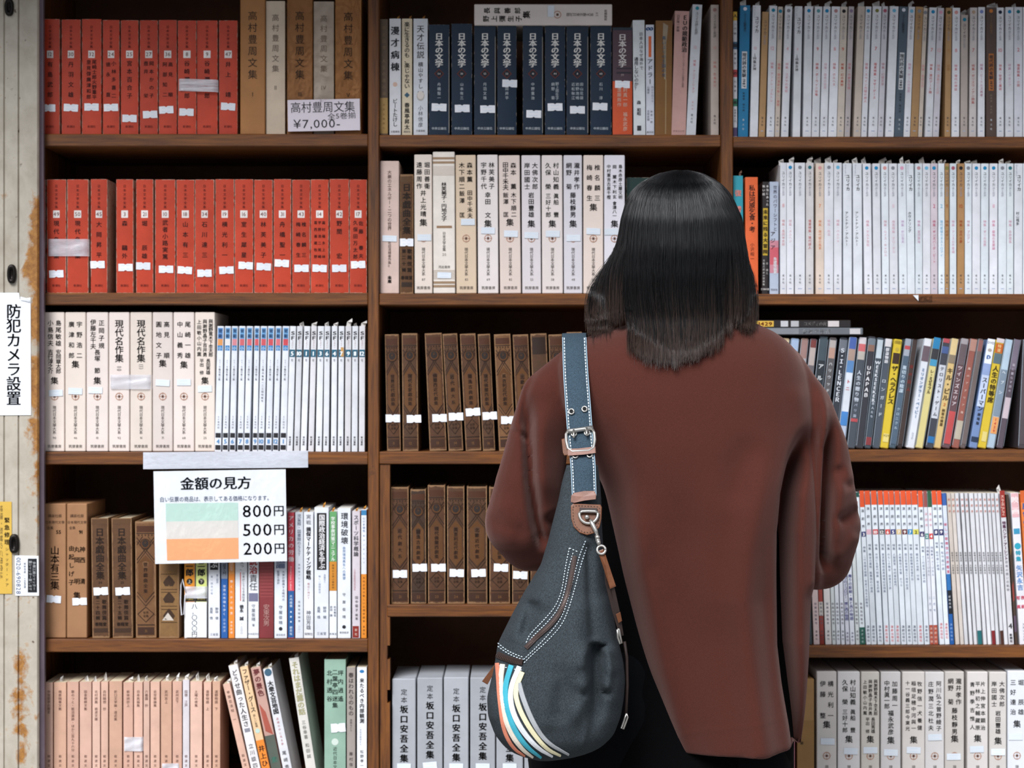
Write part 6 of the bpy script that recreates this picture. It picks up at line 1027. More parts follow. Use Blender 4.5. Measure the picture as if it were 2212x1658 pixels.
def knit():
    t = NT('brown_fleece_knit'); co_ = t.coord(scale=(1, 1, 1)); n = t.noise(co_, 1300, 2, 0.6); n2 = t.noise(co_, 9, 4, 0.6); w_ = t.noise(t.coord(scale=(700, 700, 160)), 1, 2, 0.5)
    c = t.ramp(n, [(0.3, lin('401e16')), (0.7, lin('522922'))]); c = t.mix(t.math('MULTIPLY', n2, 0.25), c, lin('371a14')); t.base(c)
    t.set(Roughness=0.95); t.b.inputs['Specular IOR Level'].default_value = 0.15; t.b.inputs['Sheen Weight'].default_value = 0.25; t.b.inputs['Sheen Tint'].default_value = (0.8, 0.55, 0.5, 1)
    t.bump(t.math('ADD', w_, n), 0.35, 0.0006); return t.m
shirt.data.materials.append(knit()); kid(shirt)

# body beneath: one continuous figure from head to feet
SK = NT('skin'); SK.base(lin('c08e74')); SK.set(Roughness=0.55); SK.b.inputs['Subsurface Weight'].default_value = 0.1; SK.b.inputs['Subsurface Radius'].default_value = (0.01, 0.004, 0.002); SK = SK.m
V = Vector; hc = P(1470, 540, -0.44)
def head_fn(mb, m):
    mb.sphere(hc + V((0, 0.0, 0.022)), 0.072, m, 28, 18, (0.95, 1.1, 1.05)); mb.sphere(hc + V((0, 0.045, -0.045)), 0.055, m, 24, 14, (0.98, 0.8, 1.15)); mb.sphere(hc + V((0, 0.06, -0.1)), 0.022, m)
    mb.tube([hc + V((0, 0.088, 0.005)), hc + V((0, 0.106, -0.032))], [0.007, 0.0115], m, 10); mb.sphere(hc + V((0, 0.102, -0.034)), 0.012, m)
    for s_ in (-1, 1):
        mb.sphere(hc + V((s_ * 0.031, 0.079, 0.0)), 0.0125, m); mb.sphere(hc + V((s_ * 0.075, 0.0, -0.012)), 0.024, m, 16, 10, (0.35, 0.65, 1.1)); mb.sphere(hc + V((s_ * 0.03, 0.082, 0.018)), 0.009, m, 12, 8, (2, 0.8, 0.7))
    mb.sphere(hc + V((0, 0.083, -0.066)), 0.009, m, 14, 8, (2.3, 0.9, 0.7)); mb.sphere(hc + V((0, 0.081, -0.076)), 0.009, m, 14, 8, (2.0, 0.9, 0.8))
nk_ = hc + V((0, -0.005, -0.10)); sh = P(1470, 770, -.405); pel = V((P(1490, 0, -.40).x, -.395, 0.80))
bd = [[(nk_ + V((0, 0, .03)), .05), (nk_ + V((0, .0, -.05)), .05), (sh, .065), (V((sh.x + .01, -.40, 1.15)), .075), (V((sh.x + .01, -.395, 1.0)), .07), (pel, .078)]]
for s_, ar in ((-1, armL), (1, armR)):
    jo = [ar[i][0] + V((-s_ * 0.010, (0.016, 0.018, 0.018, 0.014, 0.004)[(0, 2, 4, 5, 7).index(i)], 0)) for i in (0, 2, 4, 5, 7)]
    wr = V((sh.x + s_ * 0.055, -.155, jo[4].z + 0.012))
    bd.append([(sh, .06), (jo[0] + V((-s_ * .012, 0, 0)), .030), (jo[1], .023), (jo[2] + V((0, .004, .004)), .023), (jo[3] + V((-s_ * .012, .006, 0)), .026), (wr, .0235)])
    d_ = V((-s_ * 0.35, 0.8, 0.15)).normalized(); sd2 = V((-s_ * 0.15, 0.1, -1)).normalized(); curl = V((-s_ * 1, 0.1, 0.1)).normalized()
    pc = wr + d_ * 0.035; bd.append([(wr, .0225), (pc + sd2 * 0.012, .019), (pc - sd2 * 0.012, .019), (wr + d_ * .062 - sd2 * .022, .013), (wr + d_ * .066 + sd2 * .022, .0115), (pc, .018)])
    for i, L in enumerate((0.066, 0.075, 0.07, 0.055)):
        b0 = wr + d_ * 0.072 + sd2 * (-0.027 + 0.018 * i); d1 = (d_ + curl * 0.35).normalized(); d2 = (d_ + curl * 1.0).normalized(); d3 = (d_ * 0.6 + curl * 1.3).normalized()
        p1 = b0 + d1 * L * .42; p2 = p1 + d2 * L * .33; bd.append([(b0 - d_ * .012, .0092), (p1, .0084), (p2, .0078), (p2 + d3 * L * .27, .0068)])
    t0 = wr + d_ * 0.022 - sd2 * 0.02; t1 = t0 + (d_ * 0.5 - sd2 * 0.7 + curl * 0.4).normalized() * 0.034; bd.append([(wr + d_ * .01 - sd2 * .006, .014), (t0, .0115), (t1, .0095), (t1 + (d_ + curl * .5).normalized() * 0.027, .0078)])
    hx = pel.x - 0.045 + s_ * 0.07; lx = pel.x + (-.107 if s_ < 0 else .042); bd.append([(pel, .078), (V((hx, -.41, .74)), .07), (V((lx, -.412, .45)), .050), (V((lx, -.425, .12)), .034), (V((lx, -.42, .06)), .034), (V((lx, -.33, .035)), .026)])
body = blob_mesh('body', bd, 0.0036, 3, (head_fn,)); body.data.materials.append(SK)
mb = MB(); wE, bE = simple('eye_white', 'd8d4d0', 0.2), simple('iris', '1a1210', 0.2)
for s_ in (-1, 1):
    c = hc + V((s_ * 0.031, 0.0845, 0.0)); mb.sphere(c, 0.0088, wE, 14, 10); mb.sphere(c + V((0, 0.0062, 0)), 0.0036, bE)
kid(mb.build('eyes')); mb = MB(); lp_ = simple('lips', '8e4a46', 0.4); mb.tube([hc + V((x, 0.0895 - abs(x) * .35, -0.070)) for x in np.linspace(-.02, .02, 9)], [0.001, .0028, .0034, .0036, .0034, .0036, .0034, .0028, .001], lp_, 8); kid(mb.build('lips'))
kid(body)

# black layer showing in the side slits, trousers, shoes
BLK = simple('black_jersey', '040405', 0.97, spec=0.08, bump=(300, 0.3, 0.0006), mott=0.2)
und = [(880, 1225, 1690, -.42, .05, .06), (1000, 1260, 1700, -.40, .07, .07), (1150, 1290, 1712, -.40, .085, .08), (1350, 1262, 1712, -.40, .095, .08), (1520, 1215, 1712, -.40, .118, .085), (1640, 1190, 1712, -.40, .128, .09), (1700, 1190, 1712, -.40, .13, .09)]
mb = MB(); mb.loft([ring_px(*r_) for r_ in fine(und, 40)], BLK); kid(mb.build('undershirt'))
NV_ = simple('black_denim', '050609', 0.9, spec=0.1, bump=(400, 0.4, 0.0005), mott=0.25)
legs = []
for xa, xb in ((1139, 1432), (1428, 1714)):
    c_ = P((xa + xb) / 2, 1650, -.42).x; a_ = (xb - xa) / 2 * K(-.42)
    legs.append([(V((c_ * .6 + pel.x * .4, -.42, z_)), r_) for z_, r_ in ((0.83, a_ * .85), (0.78, a_ * .95))] + [(V((c_, -.42, 0.71)), a_), (V((c_ * .75 + pel.x * .25, -.415, .45)), a_ * .8), (V((c_ * .7 + pel.x * .3, -.42, .16)), a_ * .72), (V((c_ * .7 + pel.x * .3, -.42, .10)), a_ * .70)])
tr = blob_mesh('trousers', legs, 0.006, 6); tr.data.materials.append(NV_); kid(tr)
for s_ in (0, 1):
    c_ = legs[s_][-1][0].x; mb = MB(); rings = []
    for y_, wd, hh in ((-.50, .02, .03), (-.49, .034, .06), (-.45, .037, .075), (-.40, .036, .08), (-.36, .04, .06), (-.31, .044, .045), (-.27, .038, .035), (-.25, .02, .022)):
        rings.append([(c_ + wd * math.cos(t), y_, max(0.002, hh * (0.5 + 0.5 * math.sin(t)) if math.sin(t) > -0.5 else 0.002)) for t in (2 * math.pi * i / 20 for i in range(20))])
    mb.loft(rings, simple('shoe_leather', '17120f', 0.4)); kid(mb.build('shoe'))

# ------------------------------------------------------------------ hair
HY = -0.435
hl = np.array([(366, 1462, 1482, .018), (374, 1425, 1518, .045), (386, 1398, 1542, .062), (404, 1374, 1564, .078), (425, 1358, 1580, .089), (470, 1344, 1600, .102), (540, 1334, 1611, .110), (600, 1320, 1615, .111), (650, 1302, 1614, .108), (690, 1288, 1618, .104), (720, 1276, 1626, .103), (790, 1276, 1626, .102)], float)
def hsec(y): return [np.interp(y, hl[:, 0], hl[:, j]) for j in (1, 2, 3)]
HB = simple('hair_underlayer', '070708', 0.6)
mb = MB(); rings = []
for y in (368, 372, 378, 386, 396, 408, 425, 450, 480, 520, 560, 600, 640, 665):
    l_, r_, b_ = hsec(y); c = P((l_ + r_) / 2, y, HY); a_ = (r_ - l_) / 2 * K(HY) * 0.85; front = 0.085 if y < 470 else max(0.0, 0.085 - (y - 470) * 0.0011)
    rings.append([(c.x + a_ * math.cos(t), HY + (front if math.sin(t) > 0 else b_ * .84) * math.sin(t), c.z - 0.006) for t in (2 * math.pi * i / 40 for i in range(40))])
mb.loft(rings, HB); cap = mb.build('hair_cap')
sb = bvh_of(shirt); gx, gy = np.arange(1250, 1661, 10), np.arange(670, 821, 10); GY = np.full((len(gy), len(gx)), 9.0)
for j_, y_ in enumerate(gy):
    for i_, x_ in enumerate(gx):
        h_ = cast(sb, x_, y_)[0]
        if h_ is not None: GY[j_, i_] = h_.y
GY[GY > 5] = np.nan
for j_ in range(len(gy)):
    ok = ~np.isnan(GY[j_]); GY[j_] = np.interp(gx, gx[ok], GY[j_][ok]) if ok.sum() > 2 else -.40
def shY(x, y):
    i_ = int(np.clip((x - 1250) / 10, 0, len(gx) - 2)); fj = np.clip((y - 670) / 10, 0, len(gy) - 2); j_ = int(fj); f = np.clip((x - gx[i_]) / 10, 0, 1); g = fj - j_
    return (GY[j_, i_] * (1 - f) + GY[j_, i_ + 1] * f) * (1 - g) + (GY[j_ + 1, i_] * (1 - f) + GY[j_ + 1, i_ + 1] * f) * g
rs = np.random.default_rng(5); NS, NP = 15000, 18
pos = np.zeros((NS, NP, 3)); rad = np.zeros((NS, NP))
clump = rs.normal(0, 1, (240, 2))
for i in range(NS):
    th = rs.uniform(-118, 118); t = math.radians(th); cl = clump[int((th + 118) / 236.1 * 240)]
    if th < -60: u = (th + 118) / 58; xe = 1277 + 66 * u + rs.normal(0, 4) + cl[1] * 4; ye = 716 - 36 * u + rs.normal(0, 8) + cl[0] * 8
    elif th < 52: u = (th + 60) / 112; xe = 1364 + 210 * u + rs.normal(0, 3.5) + cl[1] * 5; ye = 744 + 30 * math.sin(math.pi * min(1, u * 1.1) ** .8) - 40 * max(0, u - .82) / .18 + rs.normal(0, 8) + cl[0] * 6
    else: u = (th - 52) / 66; xe = 1590 + 37 * u + rs.normal(0, 4) + cl[1] * 3; ye = 690 + 8 * u + rs.normal(0, 9) + cl[0] * 5
    y0 = 367 + abs(rs.normal(0, 1)) * 22; lay = 1 - 0.05 * rs.random() ** 1.5 - 0.012 * min(2.5, abs(cl[1])); fly = 1.0 + (0.03 * rs.random() if rs.random() < 0.08 else 0)
    dep = rs.random(); wob = rs.normal(0, 1.6); fr = rs.uniform(1.5, 3.5); ph = rs.uniform(0, 6.28)
    for j in range(NP):
        s_ = j / (NP - 1); y = y0 + (ye - y0) * s_ ** 0.92; l_, r_, b_ = hsec(y); b_ *= lay * fly
        x = (l_ + r_) / 2 + (r_ - l_) / 2 * math.sin(t) * (lay * 0.5 + 0.5) * fly
        bl = np.clip((y - 500) / (ye - 50 - 500), 0, 1); bl = bl * bl * (3 - 2 * bl)
        x = x * (1 - bl) + xe * bl + wob * math.sin(fr * s_ * 3 + ph) * s_
        Y = HY - b_ * math.cos(t) - 0.012 * max(0, (y - 680) / 90) * (1 if abs(th) < 60 else 0)
        if abs(th) < 75 and s_ > .85: Y += 0.006 * (s_ - .85) / .15 * rs.random()
        if y > 690: Y = min(Y, shY(x, y) - 0.004 - 0.012 * dep)
        elif y > 640: Y = Y + (min(Y, shY(x, 690) - 0.004 - 0.012 * dep) - Y) * (y - 640) / 50
        pos[i, j] = P(x, y, Y)
    rad[i] = np.linspace(0.00028, 0.00010, NP)
hcv = bpy.data.hair_curves.new('hair'); hcv.add_curves([NP] * NS)
hcv.attributes['position'].data.foreach_set('vector', pos.astype(np.float32).ravel())
ra = hcv.attributes.get('radius') or hcv.attributes.new('radius', 'FLOAT', 'POINT'); ra.data.foreach_set('value', rad.astype(np.float32).ravel())
t_ = NT('dark_hair_brown_tips'); hi_ = t_.n('HairInfo'); c_ = t_.ramp(t_.math('ADD', hi_.outputs['Intercept'], t_.math('MULTIPLY_ADD', hi_.outputs['Random'], 0.4, -0.24)), [(0.3, lin('050608')), (0.76, lin('0b0a0b')), (1.0, lin('4a3a32'))])
t_.base(c_); t_.set(Roughness=0.3); t_.b.inputs['Specular IOR Level'].default_value = 0.5; t_.b.inputs['Anisotropic'].default_value = 0.5
hcv.materials.append(t_.m); hair = bpy.data.objects.new('hair', hcv); COL.objects.link(hair); kid(hair); cap.parent = hair; cap.name = 'hair_cap'; cap.location = (0, 0, 0)

# ------------------------------------------------------------------ shoulder bag
bag_l = [(1004, 1224, 1291, .014), (1040, 1214, 1296, .022), (1080, 1206, 1299, .034), (1130, 1193, 1300, .046), (1167, 1184, 1302, .053), (1219, 1168, 1307, .062), (1275, 1134, 1312, .072), (1324, 1107, 1324, .080), (1366, 1086, 1332, .085), (1390, 1075, 1337, .088), (1425, 1070, 1346, .091), (1463, 1062, 1350, .093), (1505, 1052, 1347, .094), (1543, 1054, 1341, .092), (1582, 1068, 1326, .085), (1608, 1088, 1300, .072), (1624, 1112, 1262, .055), (1636, 1150, 1205, .024)]
BY = -0.592
broot = empty('shoulder_bag', P(1200, 1636, BY), 'grey denim sling bag with curved rainbow stripes hanging from her shoulder', 'bag')
def bkid(o, par=None):
    o.parent = par or broot
    if par is None: o.location = -broot.location
    return o
mb = MB()
def denim(nm, a_, b_):
    t = NT(nm); n = t.noise(t.coord(scale=(900, 900, 500)), 1, 2, 0.6); n2 = t.noise(t.coord(), 14, 4, 0.6)
    c = t.ramp(n, [(0.3, lin(a_)), (0.72, lin(b_))]); c = t.mix(t.math('MULTIPLY', n2, 0.35), c, lin(a_)); t.base(c); t.set(Roughness=0.9); t.b.inputs['Specular IOR Level'].default_value = 0.2; t.bump(n, 0.4, 0.0005); return t.m
DEN, DENS = denim('grey_denim', '212629', '454d52'), denim('blue_grey_webbing', '27343e', '465a68')
fb = fine(bag_l, 110); rings = []
for y, l_, r_, b_ in fb:
    c = P((l_ + r_) / 2, y, BY); a_ = (r_ - l_) / 2 * K(BY); n = 120
    rings.append([(c.x + a_ * math.copysign(abs(math.cos(t)) ** 0.9, math.cos(t)), BY + b_ * (0.5 if math.sin(t) > 0 else 1.0) * math.copysign(abs(math.sin(t)) ** 0.9, math.sin(t)), c.z) for t in (-2 * math.pi * i / n for i in range(n))])
mb.loft(rings, DEN); bagb = mb.build('bag_body'); co, no = getco(bagb.data); px, py = topx(co); wb = np.clip((0.3 - no[:, 1]) / 0.5, 0, 1)
q = lambda pts: [(1030 + .3485 * x, 1080 + .3485 * y) for x, y in pts]
BR = [(q([(690, 250), (694, 420), (700, 620), (712, 800), (716, 880)]), -0.008, 5, 9, (.1, .05)), (q([(640, 560), (628, 760), (610, 1000), (590, 1180)]), 0.010, 20, 22, (.2, .2)), (q([(700, 890), (672, 960), (664, 1050), (686, 1115), (672, 1180), (636, 1200)]), 0.007, 6, 5, (.1, .2)),
      (q([(790, 900), (815, 1000), (822, 1080), (806, 1160), (792, 1200)]), 0.007, 5, 6, (.1, .2)), (q([(640, 1215), (670, 1190), (690, 1150)]), -0.008, 4, 4, (.2, .2)), (q([(786, 1190), (800, 1205), (815, 1180)]), -0.007, 4, 4, (.2, .2)), (q([(738, 885), (742, 1100), (735, 1300), (715, 1480)]), -0.026, 12, 12, (.02, .45)), (q([(690, 880), (650, 960), (640, 1060)]), 0.008, 10, 6, (.1, .3)), (q([(795, 900), (835, 1000), (840, 1100)]), 0.007, 7, 12, (.1, .3)), (q([(600, 1080), (655, 1160), (660, 1240), (620, 1300), (570, 1420)]), 0.009, 10, 14, (.2, .3)),
      (q([(800, 1190), (790, 1060), (790, 960)]), 0.006, 8, 8, (.2, .2)), (q([(780, 560), (850, 800), (880, 1000)]), 0.007, 16, 16, (.2, .2)), (q([(870, 860), (880, 1020), (870, 1180), (850, 1300)]), 0.006, 14, 14, (.2, .2)), (q([(700, 1200), (690, 1350), (655, 1540)]), 0.004, 5, 5, (.1, .1)),
      (q([(350, 600), (310, 780), (300, 880)]), -0.014, 10, 14, (.2, .2)), (q([(300, 640), (220, 780), (170, 900)]), 0.010, 18, 18, (.2, .3)), (q([(480, 1050), (440, 1250), (430, 1450)]), 0.004, 12, 12, (.2, .2)), (q([(540, 1000), (520, 1200), (500, 1400)]), -0.005, 14, 14, (.2, .2)),
      (q([(120, 985), (200, 1010), (290, 1015)]), -0.004, 6, 6, (0, 0)), (q([(90, 1180), (80, 1250), (110, 1380)]), 0.004, 10, 10, (.2, .2)), (q([(420, 320), (400, 520), (380, 700)]), 0.006, 20, 20, (.2, .2))]
dz = np.zeros(len(co))
for line, amp, sl, sr, en in BR: dz += ridge(px, py, line, amp, sl, sr, en)
co[:, 1] -= dz * wb; setco(bagb.data, co); bkid(bagb)
bv = bvh_of(bagb)
def resample(pts, step):
    p = np.array(pts, float)
    for _ in range(2):
        if len(p) > 2: # corner cutting for smooth runs
            a = p[:-1] * .75 + p[1:] * .25; b = p[:-1] * .25 + p[1:] * .75; m = np.empty((len(a) * 2, p.shape[1])); m[0::2] = a; m[1::2] = b; p = np.vstack([p[:1], m, p[-1:]])
    sg = np.hypot(*(p[1:, :2] - p[:-1, :2]).T); cum = np.concatenate([[0], np.cumsum(sg)]); n = max(2, int(cum[-1] / step)); s_ = np.linspace(0, cum[-1], n)
    return np.stack([np.interp(s_, cum, p[:, j]) for j in range(p.shape[1])], 1)
def drape(mb, bvh, pts, wd, off, m, step=5, dash=None):
    """strip of cloth, tape or stitching laid on a surface"""
    p = resample([(a[0], a[1], a[2] if len(a) > 2 else wd) for a in pts], step); t = np.gradient(p[:, :2], axis=0); t /= np.maximum(np.hypot(t[:, 0], t[:, 1]), 1e-6)[:, None]; rows = []; last = BY - 0.08
    for (x, y, w_), (tx, ty) in zip(p, t):
        row = []
        for u, e in ((-.5, off * .3), (-.45, off), (0, off * 1.1), (.45, off), (.5, off * .3)):
            h, n_ = cast(bvh, x - ty * w_ * u, y + tx * w_ * u)
            if h is None: v = P(x - ty * w_ * u, y + tx * w_ * u, last - e)
            else: last = h.y; v = h + (n_ * 0.6 + Vector((0, -0.6, 0))).normalized() * e
            row.append(v)
        rows.append(row)
    if dash:
        for i in range(0, len(rows) - 1, dash):
            a, b = rows[i], rows[i + 1]; mb.face([a[0], b[0], b[4], a[4]][::1], m); mb.face([a[1], a[3], b[3], b[1]], m)
    else:
        for a, b in zip(rows[:-1], rows[1:]):
            for i in range(4): mb.face([a[i], a[i + 1], b[i + 1], b[i]], m, True)
# striped panel
sp_ = MB()
for pts, w0, c in ((q([(128, 1008), (136, 1120), (140, 1220), (165, 1420), (225, 1535), (300, 1582)]), 9, 'd98468'), (q([(162, 1015), (148, 1130), (160, 1290), (208, 1440), (285, 1545), (350, 1590)]), 12, 'e6dccb'), (q([(216, 1022), (176, 1150), (182, 1280), (232, 1420), (312, 1530), (400, 1592)]), 13, '3fa9bd'),
                   (q([(266, 1030), (208, 1165), (215, 1290), (272, 1415), (370, 1530), (470, 1585)]), 13, 'dfe2e6'), (q([(285, 1062), (236, 1180), (262, 1290), (332, 1420), (430, 1540), (520, 1580)]), 12, 'e4dcb4'), (q([(262, 1130), (288, 1230), (350, 1380), (432, 1500), (570, 1574)]), 12, 'a3a6a9')):
    drape(sp_, bv, [(x, y, w0 * (.88 if i_ < len(pts) - 2 else .7 if i_ == len(pts) - 2 else .35)) for i_, (x, y) in enumerate(pts)], w0, 0.0022, simple('stripe_' + c, c, 0.85, bump=(600, 0.3, 0.0004), mott=0.06), 6)
o = sp_.build('striped_panel'); o['label'] = 'curved orange, cream, teal, white, yellow and grey stripes'; bkid(o)
# zips with teeth and stitched edges
BZ = simple('brown_zip_tape', '33231f', 0.7, bump=(500, 0.4, 0.0004), mott=0.15); TE = simple('zip_teeth', '55423a', 0.4, 0.3); ST = simple('white_thread', 'c9d6de', 0.7)
def zipper(line, wd, name):
    z_ = MB(); drape(z_, bv, line, wd, 0.0022, BZ, 4); z2 = MB(); drape(z2, bv, line, wd * 0.3, 0.0034, TE, 1.7, 2); zo = bkid(z_.build(name)); t2 = z2.build('zip_teeth'); t2.parent = zo; return zo
z1 = zipper(q([(606, 345), (588, 470), (560, 590), (520, 690), (460, 770), (380, 840), (305, 915)]), 11, 'pocket_zip')
z2 = zipper(q([(128, 955), (180, 980), (240, 997), (288, 1003)]), 14, 'bottom_zip')
s_ = MB()
for line in (q([(574, 296), (548, 420), (528, 560), (490, 655), (420, 740), (330, 830), (304, 890)]), q([(596, 326), (566, 430), (546, 560), (508, 668), (440, 755), (350, 840), (312, 900)]), q([(574, 296), (632, 322)]), q([(672, 252), (636, 340), (600, 480), (560, 640), (520, 740), (430, 850), (340, 940), (292, 985)]), q([(678, 290), (650, 380), (618, 500), (576, 660), (530, 770), (440, 870), (350, 950), (295, 1005)]),
             q([(134, 885), (180, 925), (240, 955), (292, 972)]), q([(134, 905), (180, 940), (240, 970), (290, 985)]), q([(124, 1020), (200, 1042), (280, 1052)])):
    drape(s_, bv, line, 1.6, 0.0018, ST, 3.0, 2)
bkid(s_.build('stitching'))
# strap over the shoulder
sv = bvh_of(shirt); line = [(1240.5, 727.5, 53), (1243, 800, 55), (1249, 880, 56), (1254, 950, 56), (1259.5, 1000, 55), (1262, 1072, 54)]
p = resample(line, 6); Yc = []
for x, y, w_ in p:
    ys = [h.y for u in (-.45, 0, .45) for b_ in (sv, bv) for h in [cast(b_, x + u * w_, y)[0]] if h is not None]; Yc.append(min(ys) - 0.004 if ys else None)
f0 = next(v for v in Yc if v is not None); Yc = [v if v is not None else f0 for v in Yc]; Yc = np.array(Yc)
Yc = np.minimum.accumulate(Yc)      # hangs outward, never folding back into the cloth
i0 = int(np.argmin(abs(p[:, 1] - 790))); i1 = int(np.argmin(abs(p[:, 1] - 1012))); Yc[i0:i1 + 1] = np.minimum(Yc[i0:i1 + 1], np.linspace(Yc[i0], Yc[i1], i1 - i0 + 1))      # hangs straight from shoulder to bag
for _ in range(6): Yc[1:-1] = np.minimum(Yc[1:-1], .25 * Yc[:-2] + .5 * Yc[1:-1] + .25 * Yc[2:])
mb = MB(); rows = []
over = [(1256, 840, -0.312, 53), (1253, 800, -0.315, 53), (1248, 762, -0.328, 53), (1244, 736, -0.350, 53), (1241.5, 721, -0.384, 53), (1240.5, 719, -0.41, 53), (1240, 722, f0 + 0.03, 53)]
full = [(x, y, Y, w_) for x, y, Y, w_ in over] + [(x, y, Y, w_) for (x, y, w_), Y in zip(p, Yc)]
for x, y, Y, w_ in full:
    k = K(Y); c = P(x, y, Y); ti = 0.02
    rows.append([c + Vector((u * w_ * k, dy, -u * w_ * k * -ti)) for u, dy in ((-.5, .0005), (-.47, -.001), (.47, -.001), (.5, .0005), (.47, .0016), (-.47, .0016))])
mb.loft(rows, DENS, True, True, True); bkid(mb.build('strap')); 
def on_strap(x, y, e=0.0015):
    Y = float(np.interp(y, p[:, 1], Yc)); return P(x, y, Y - 0.001 - e)
cxs = lambda y: (float(np.interp(y, p[:, 1], p[:, 0])), float(np.interp(y, p[:, 1], p[:, 2])))
s_ = MB()
for sd_ in (-.41, .41):
    y = 729
    while y < 1068:
        a, w_ = cxs(y); b, _ = cxs(y + 4.6)
        s_.face([on_strap(a + sd_ * w_ - 1, y), on_strap(b + sd_ * w_ - 1, y + 4.6), on_strap(b + sd_ * w_ + 1, y + 4.6), on_strap(a + sd_ * w_ + 1, y)], ST); y += 6.6
for sd_ in (-.475, .475):
    for y in np.arange(728, 1070, 6):
        a, w_ = cxs(y); b, _ = cxs(y + 6); s_.face([on_strap(a + sd_ * w_ - .9, y, .0008), on_strap(b + sd_ * w_ - .9, y + 6, .0008), on_strap(b + sd_ * w_ + .9, y + 6, .0008), on_strap(a + sd_ * w_ + .9, y, .0008)], simple('strap_piping', '8fa6b4', 0.8))
bkid(s_.build('stitching'))
MT = simple('brushed_nickel', 'b9b6b0', 0.32, 0.85); LE = simple('tan_leather', '683c20', 0.5, bump=(60, 0.4, 0.001), mott=0.22); LE2 = simple('worn_pink_leather', '8a6558', 0.5, bump=(60, 0.4, 0.001), mott=0.2); LD = simple('dark_brown_strap', '2c1d18', 0.6, bump=(80, 0.3, 0.0006), mott=0.2)
def pxtube(mb, pts, r, m, e=0.004, n=10, onf=None): mb.tube([(onf or on_strap)(x, y, e) for x, y in pts], r, m, n)
mb = MB(); fr = [(1227, 931), (1222.5, 938), (1223, 952), (1227, 968), (1236, 975), (1272, 973), (1282, 967), (1285, 950), (1284, 935), (1279, 926)]
pxtube(mb, fr, 0.0022, MT, 0.005); pxtube(mb, [(1225, 931.5), (1240, 929.5), (1262, 926.5), (1281, 923.5)], 0.0034, MT, 0.005)
bu = bkid(mb.build('buckle'))
for x, y in ((1239, 930), (1267, 926)):
    mb = MB(); pxtube(mb, [(x, y - 2), (x + .3, y + 8), (x + .5, y + 15)], 0.0018, MT, 0.0085); pr = mb.build('prong'); pr.parent = bu
def ringpx(mb, cx, cy, r0, rr, m, e=0.003, onf=None, arc=(0, 2 * math.pi), n=24):
    mb.tube([(onf or on_strap)(cx + r0 * math.cos(arc[0] + (arc[1] - arc[0]) * i / n), cy + r0 * math.sin(arc[0] + (arc[1] - arc[0]) * i / n), e) for i in range(n + 1)], rr, m, 8)
for cx, cy in ((1234.3, 888.5), (1262.7, 883), (1242.5, 983), (1273.5, 981.5), (1239.5, 936), (1268, 934)):
    mb = MB(); ringpx(mb, cx, cy, 5.4, 0.0013, MT, 0.0022); c = on_strap(cx, cy, 0.0018); mb.face([on_strap(cx + 4.6 * math.cos(t), cy - 4.6 * math.sin(t), 0.0017) for t in (2 * math.pi * i / 16 for i in range(16))], simple('eyelet_hole', '0a0a0a', 0.9)); bkid(mb.build('eyelet'))
def slab(name, pts, m, e=0.003, th=0.0022, onf=None, lab=None):
    mb = MB(); g = onf or on_strap; f_ = [g(x, y, e + th) for x, y in pts]; b_ = [g(x, y, e) for x, y in pts]; n = len(pts); c = sum((Vector(v) for v in f_), Vector()) / n
    f2 = [v + (c - v) * 0.06 for v in f_]; 
    for v in f2: v.y -= 0.0006
    for i in range(n):
        j = (i + 1) % n; mb.face([f_[i], f2[i], f2[j], f_[j]], m, True); mb.face([b_[i], f_[i], f_[j], b_[j]], m); mb.face([c + Vector((0, -.0006, 0)), f2[j], f2[i]], m, True)
    o = mb.build(name)
    if lab: o['label'] = lab
    return bkid(o)
slab('keeper_loop', [(1226, 969), (1250, 968), (1286, 964), (1287, 978), (1262, 981.5), (1227, 984)], LE2, 0.004)
slab('keeper_tab', [(1213, 948), (1220, 946), (1227, 948), (1228, 982), (1219, 983.5), (1216, 978)], LE, 0.0)
slab('strap_end', [(1234, 1070), (1240, 1064), (1262, 1060), (1284, 1060), (1288, 1068), (1287, 1078), (1262, 1081), (1240, 1086), (1233, 1084)], LE2, 0.003, lab='pinkish worn leather strap end')
def on_bag(x, y, e=0.003):
    h, n_ = cast(bv, x, y); return P(x, y, (h.y if h is not None else BY - 0.03) - e)
_py = [1085, 1105, 1125, 1145, 1165]; _pY = [min(on_bag(x, y, 0).y for x in (1240, 1255, 1268, 1282, 1294)) for y in _py]; _pY = np.minimum(_pY, [float(Yc[-1]) - .001] + [9] * 4); _pY = np.poly1d(np.polyfit(_py, _pY, 1)); _po = max(0.0, max(_pY(y) - min(on_bag(x, y, 0).y for x in (1240, 1255, 1268, 1282, 1294)) for y in _py))
def on_patch(x, y, e=0.003): return P(x, y, float(_pY(min(y, 1215))) - _po - 0.001 - e)
sh_pts = [(1233, 1092), (1238, 1087), (1268, 1088.5), (1297, 1089.5), (1300, 1095), (1299, 1120), (1295, 1138), (1283, 1151), (1268, 1155), (1252, 1150), (1239, 1137), (1234, 1120)]
slab('leather_patch', sh_pts, LE, -0.001, 0.003, on_patch, 'tan leather shield patch')
mb = MB(); inn = [(1267 + (x - 1267) * .87, 1120 + (y - 1120) * .87) for x, y in sh_pts]; rp_ = resample(inn + inn[:1], 3.2)
for i in range(0, len(rp_) - 1, 2):
    (x0, y0), (x1, y1) = rp_[i], rp_[i + 1]; L = math.hypot(x1 - x0, y1 - y0) + 1e-6; nx, ny = -(y1 - y0) / L * .7, (x1 - x0) / L * .7
    mb.face([on_patch(a, b, .0032) for a, b in ((x0 + nx, y0 + ny), (x1 + nx, y1 + ny), (x1 - nx, y1 - ny), (x0 - nx, y0 - ny))][::-1], simple('dark_thread', '3f2412', 0.8))
o = mb.build('stitching'); bkid(o)
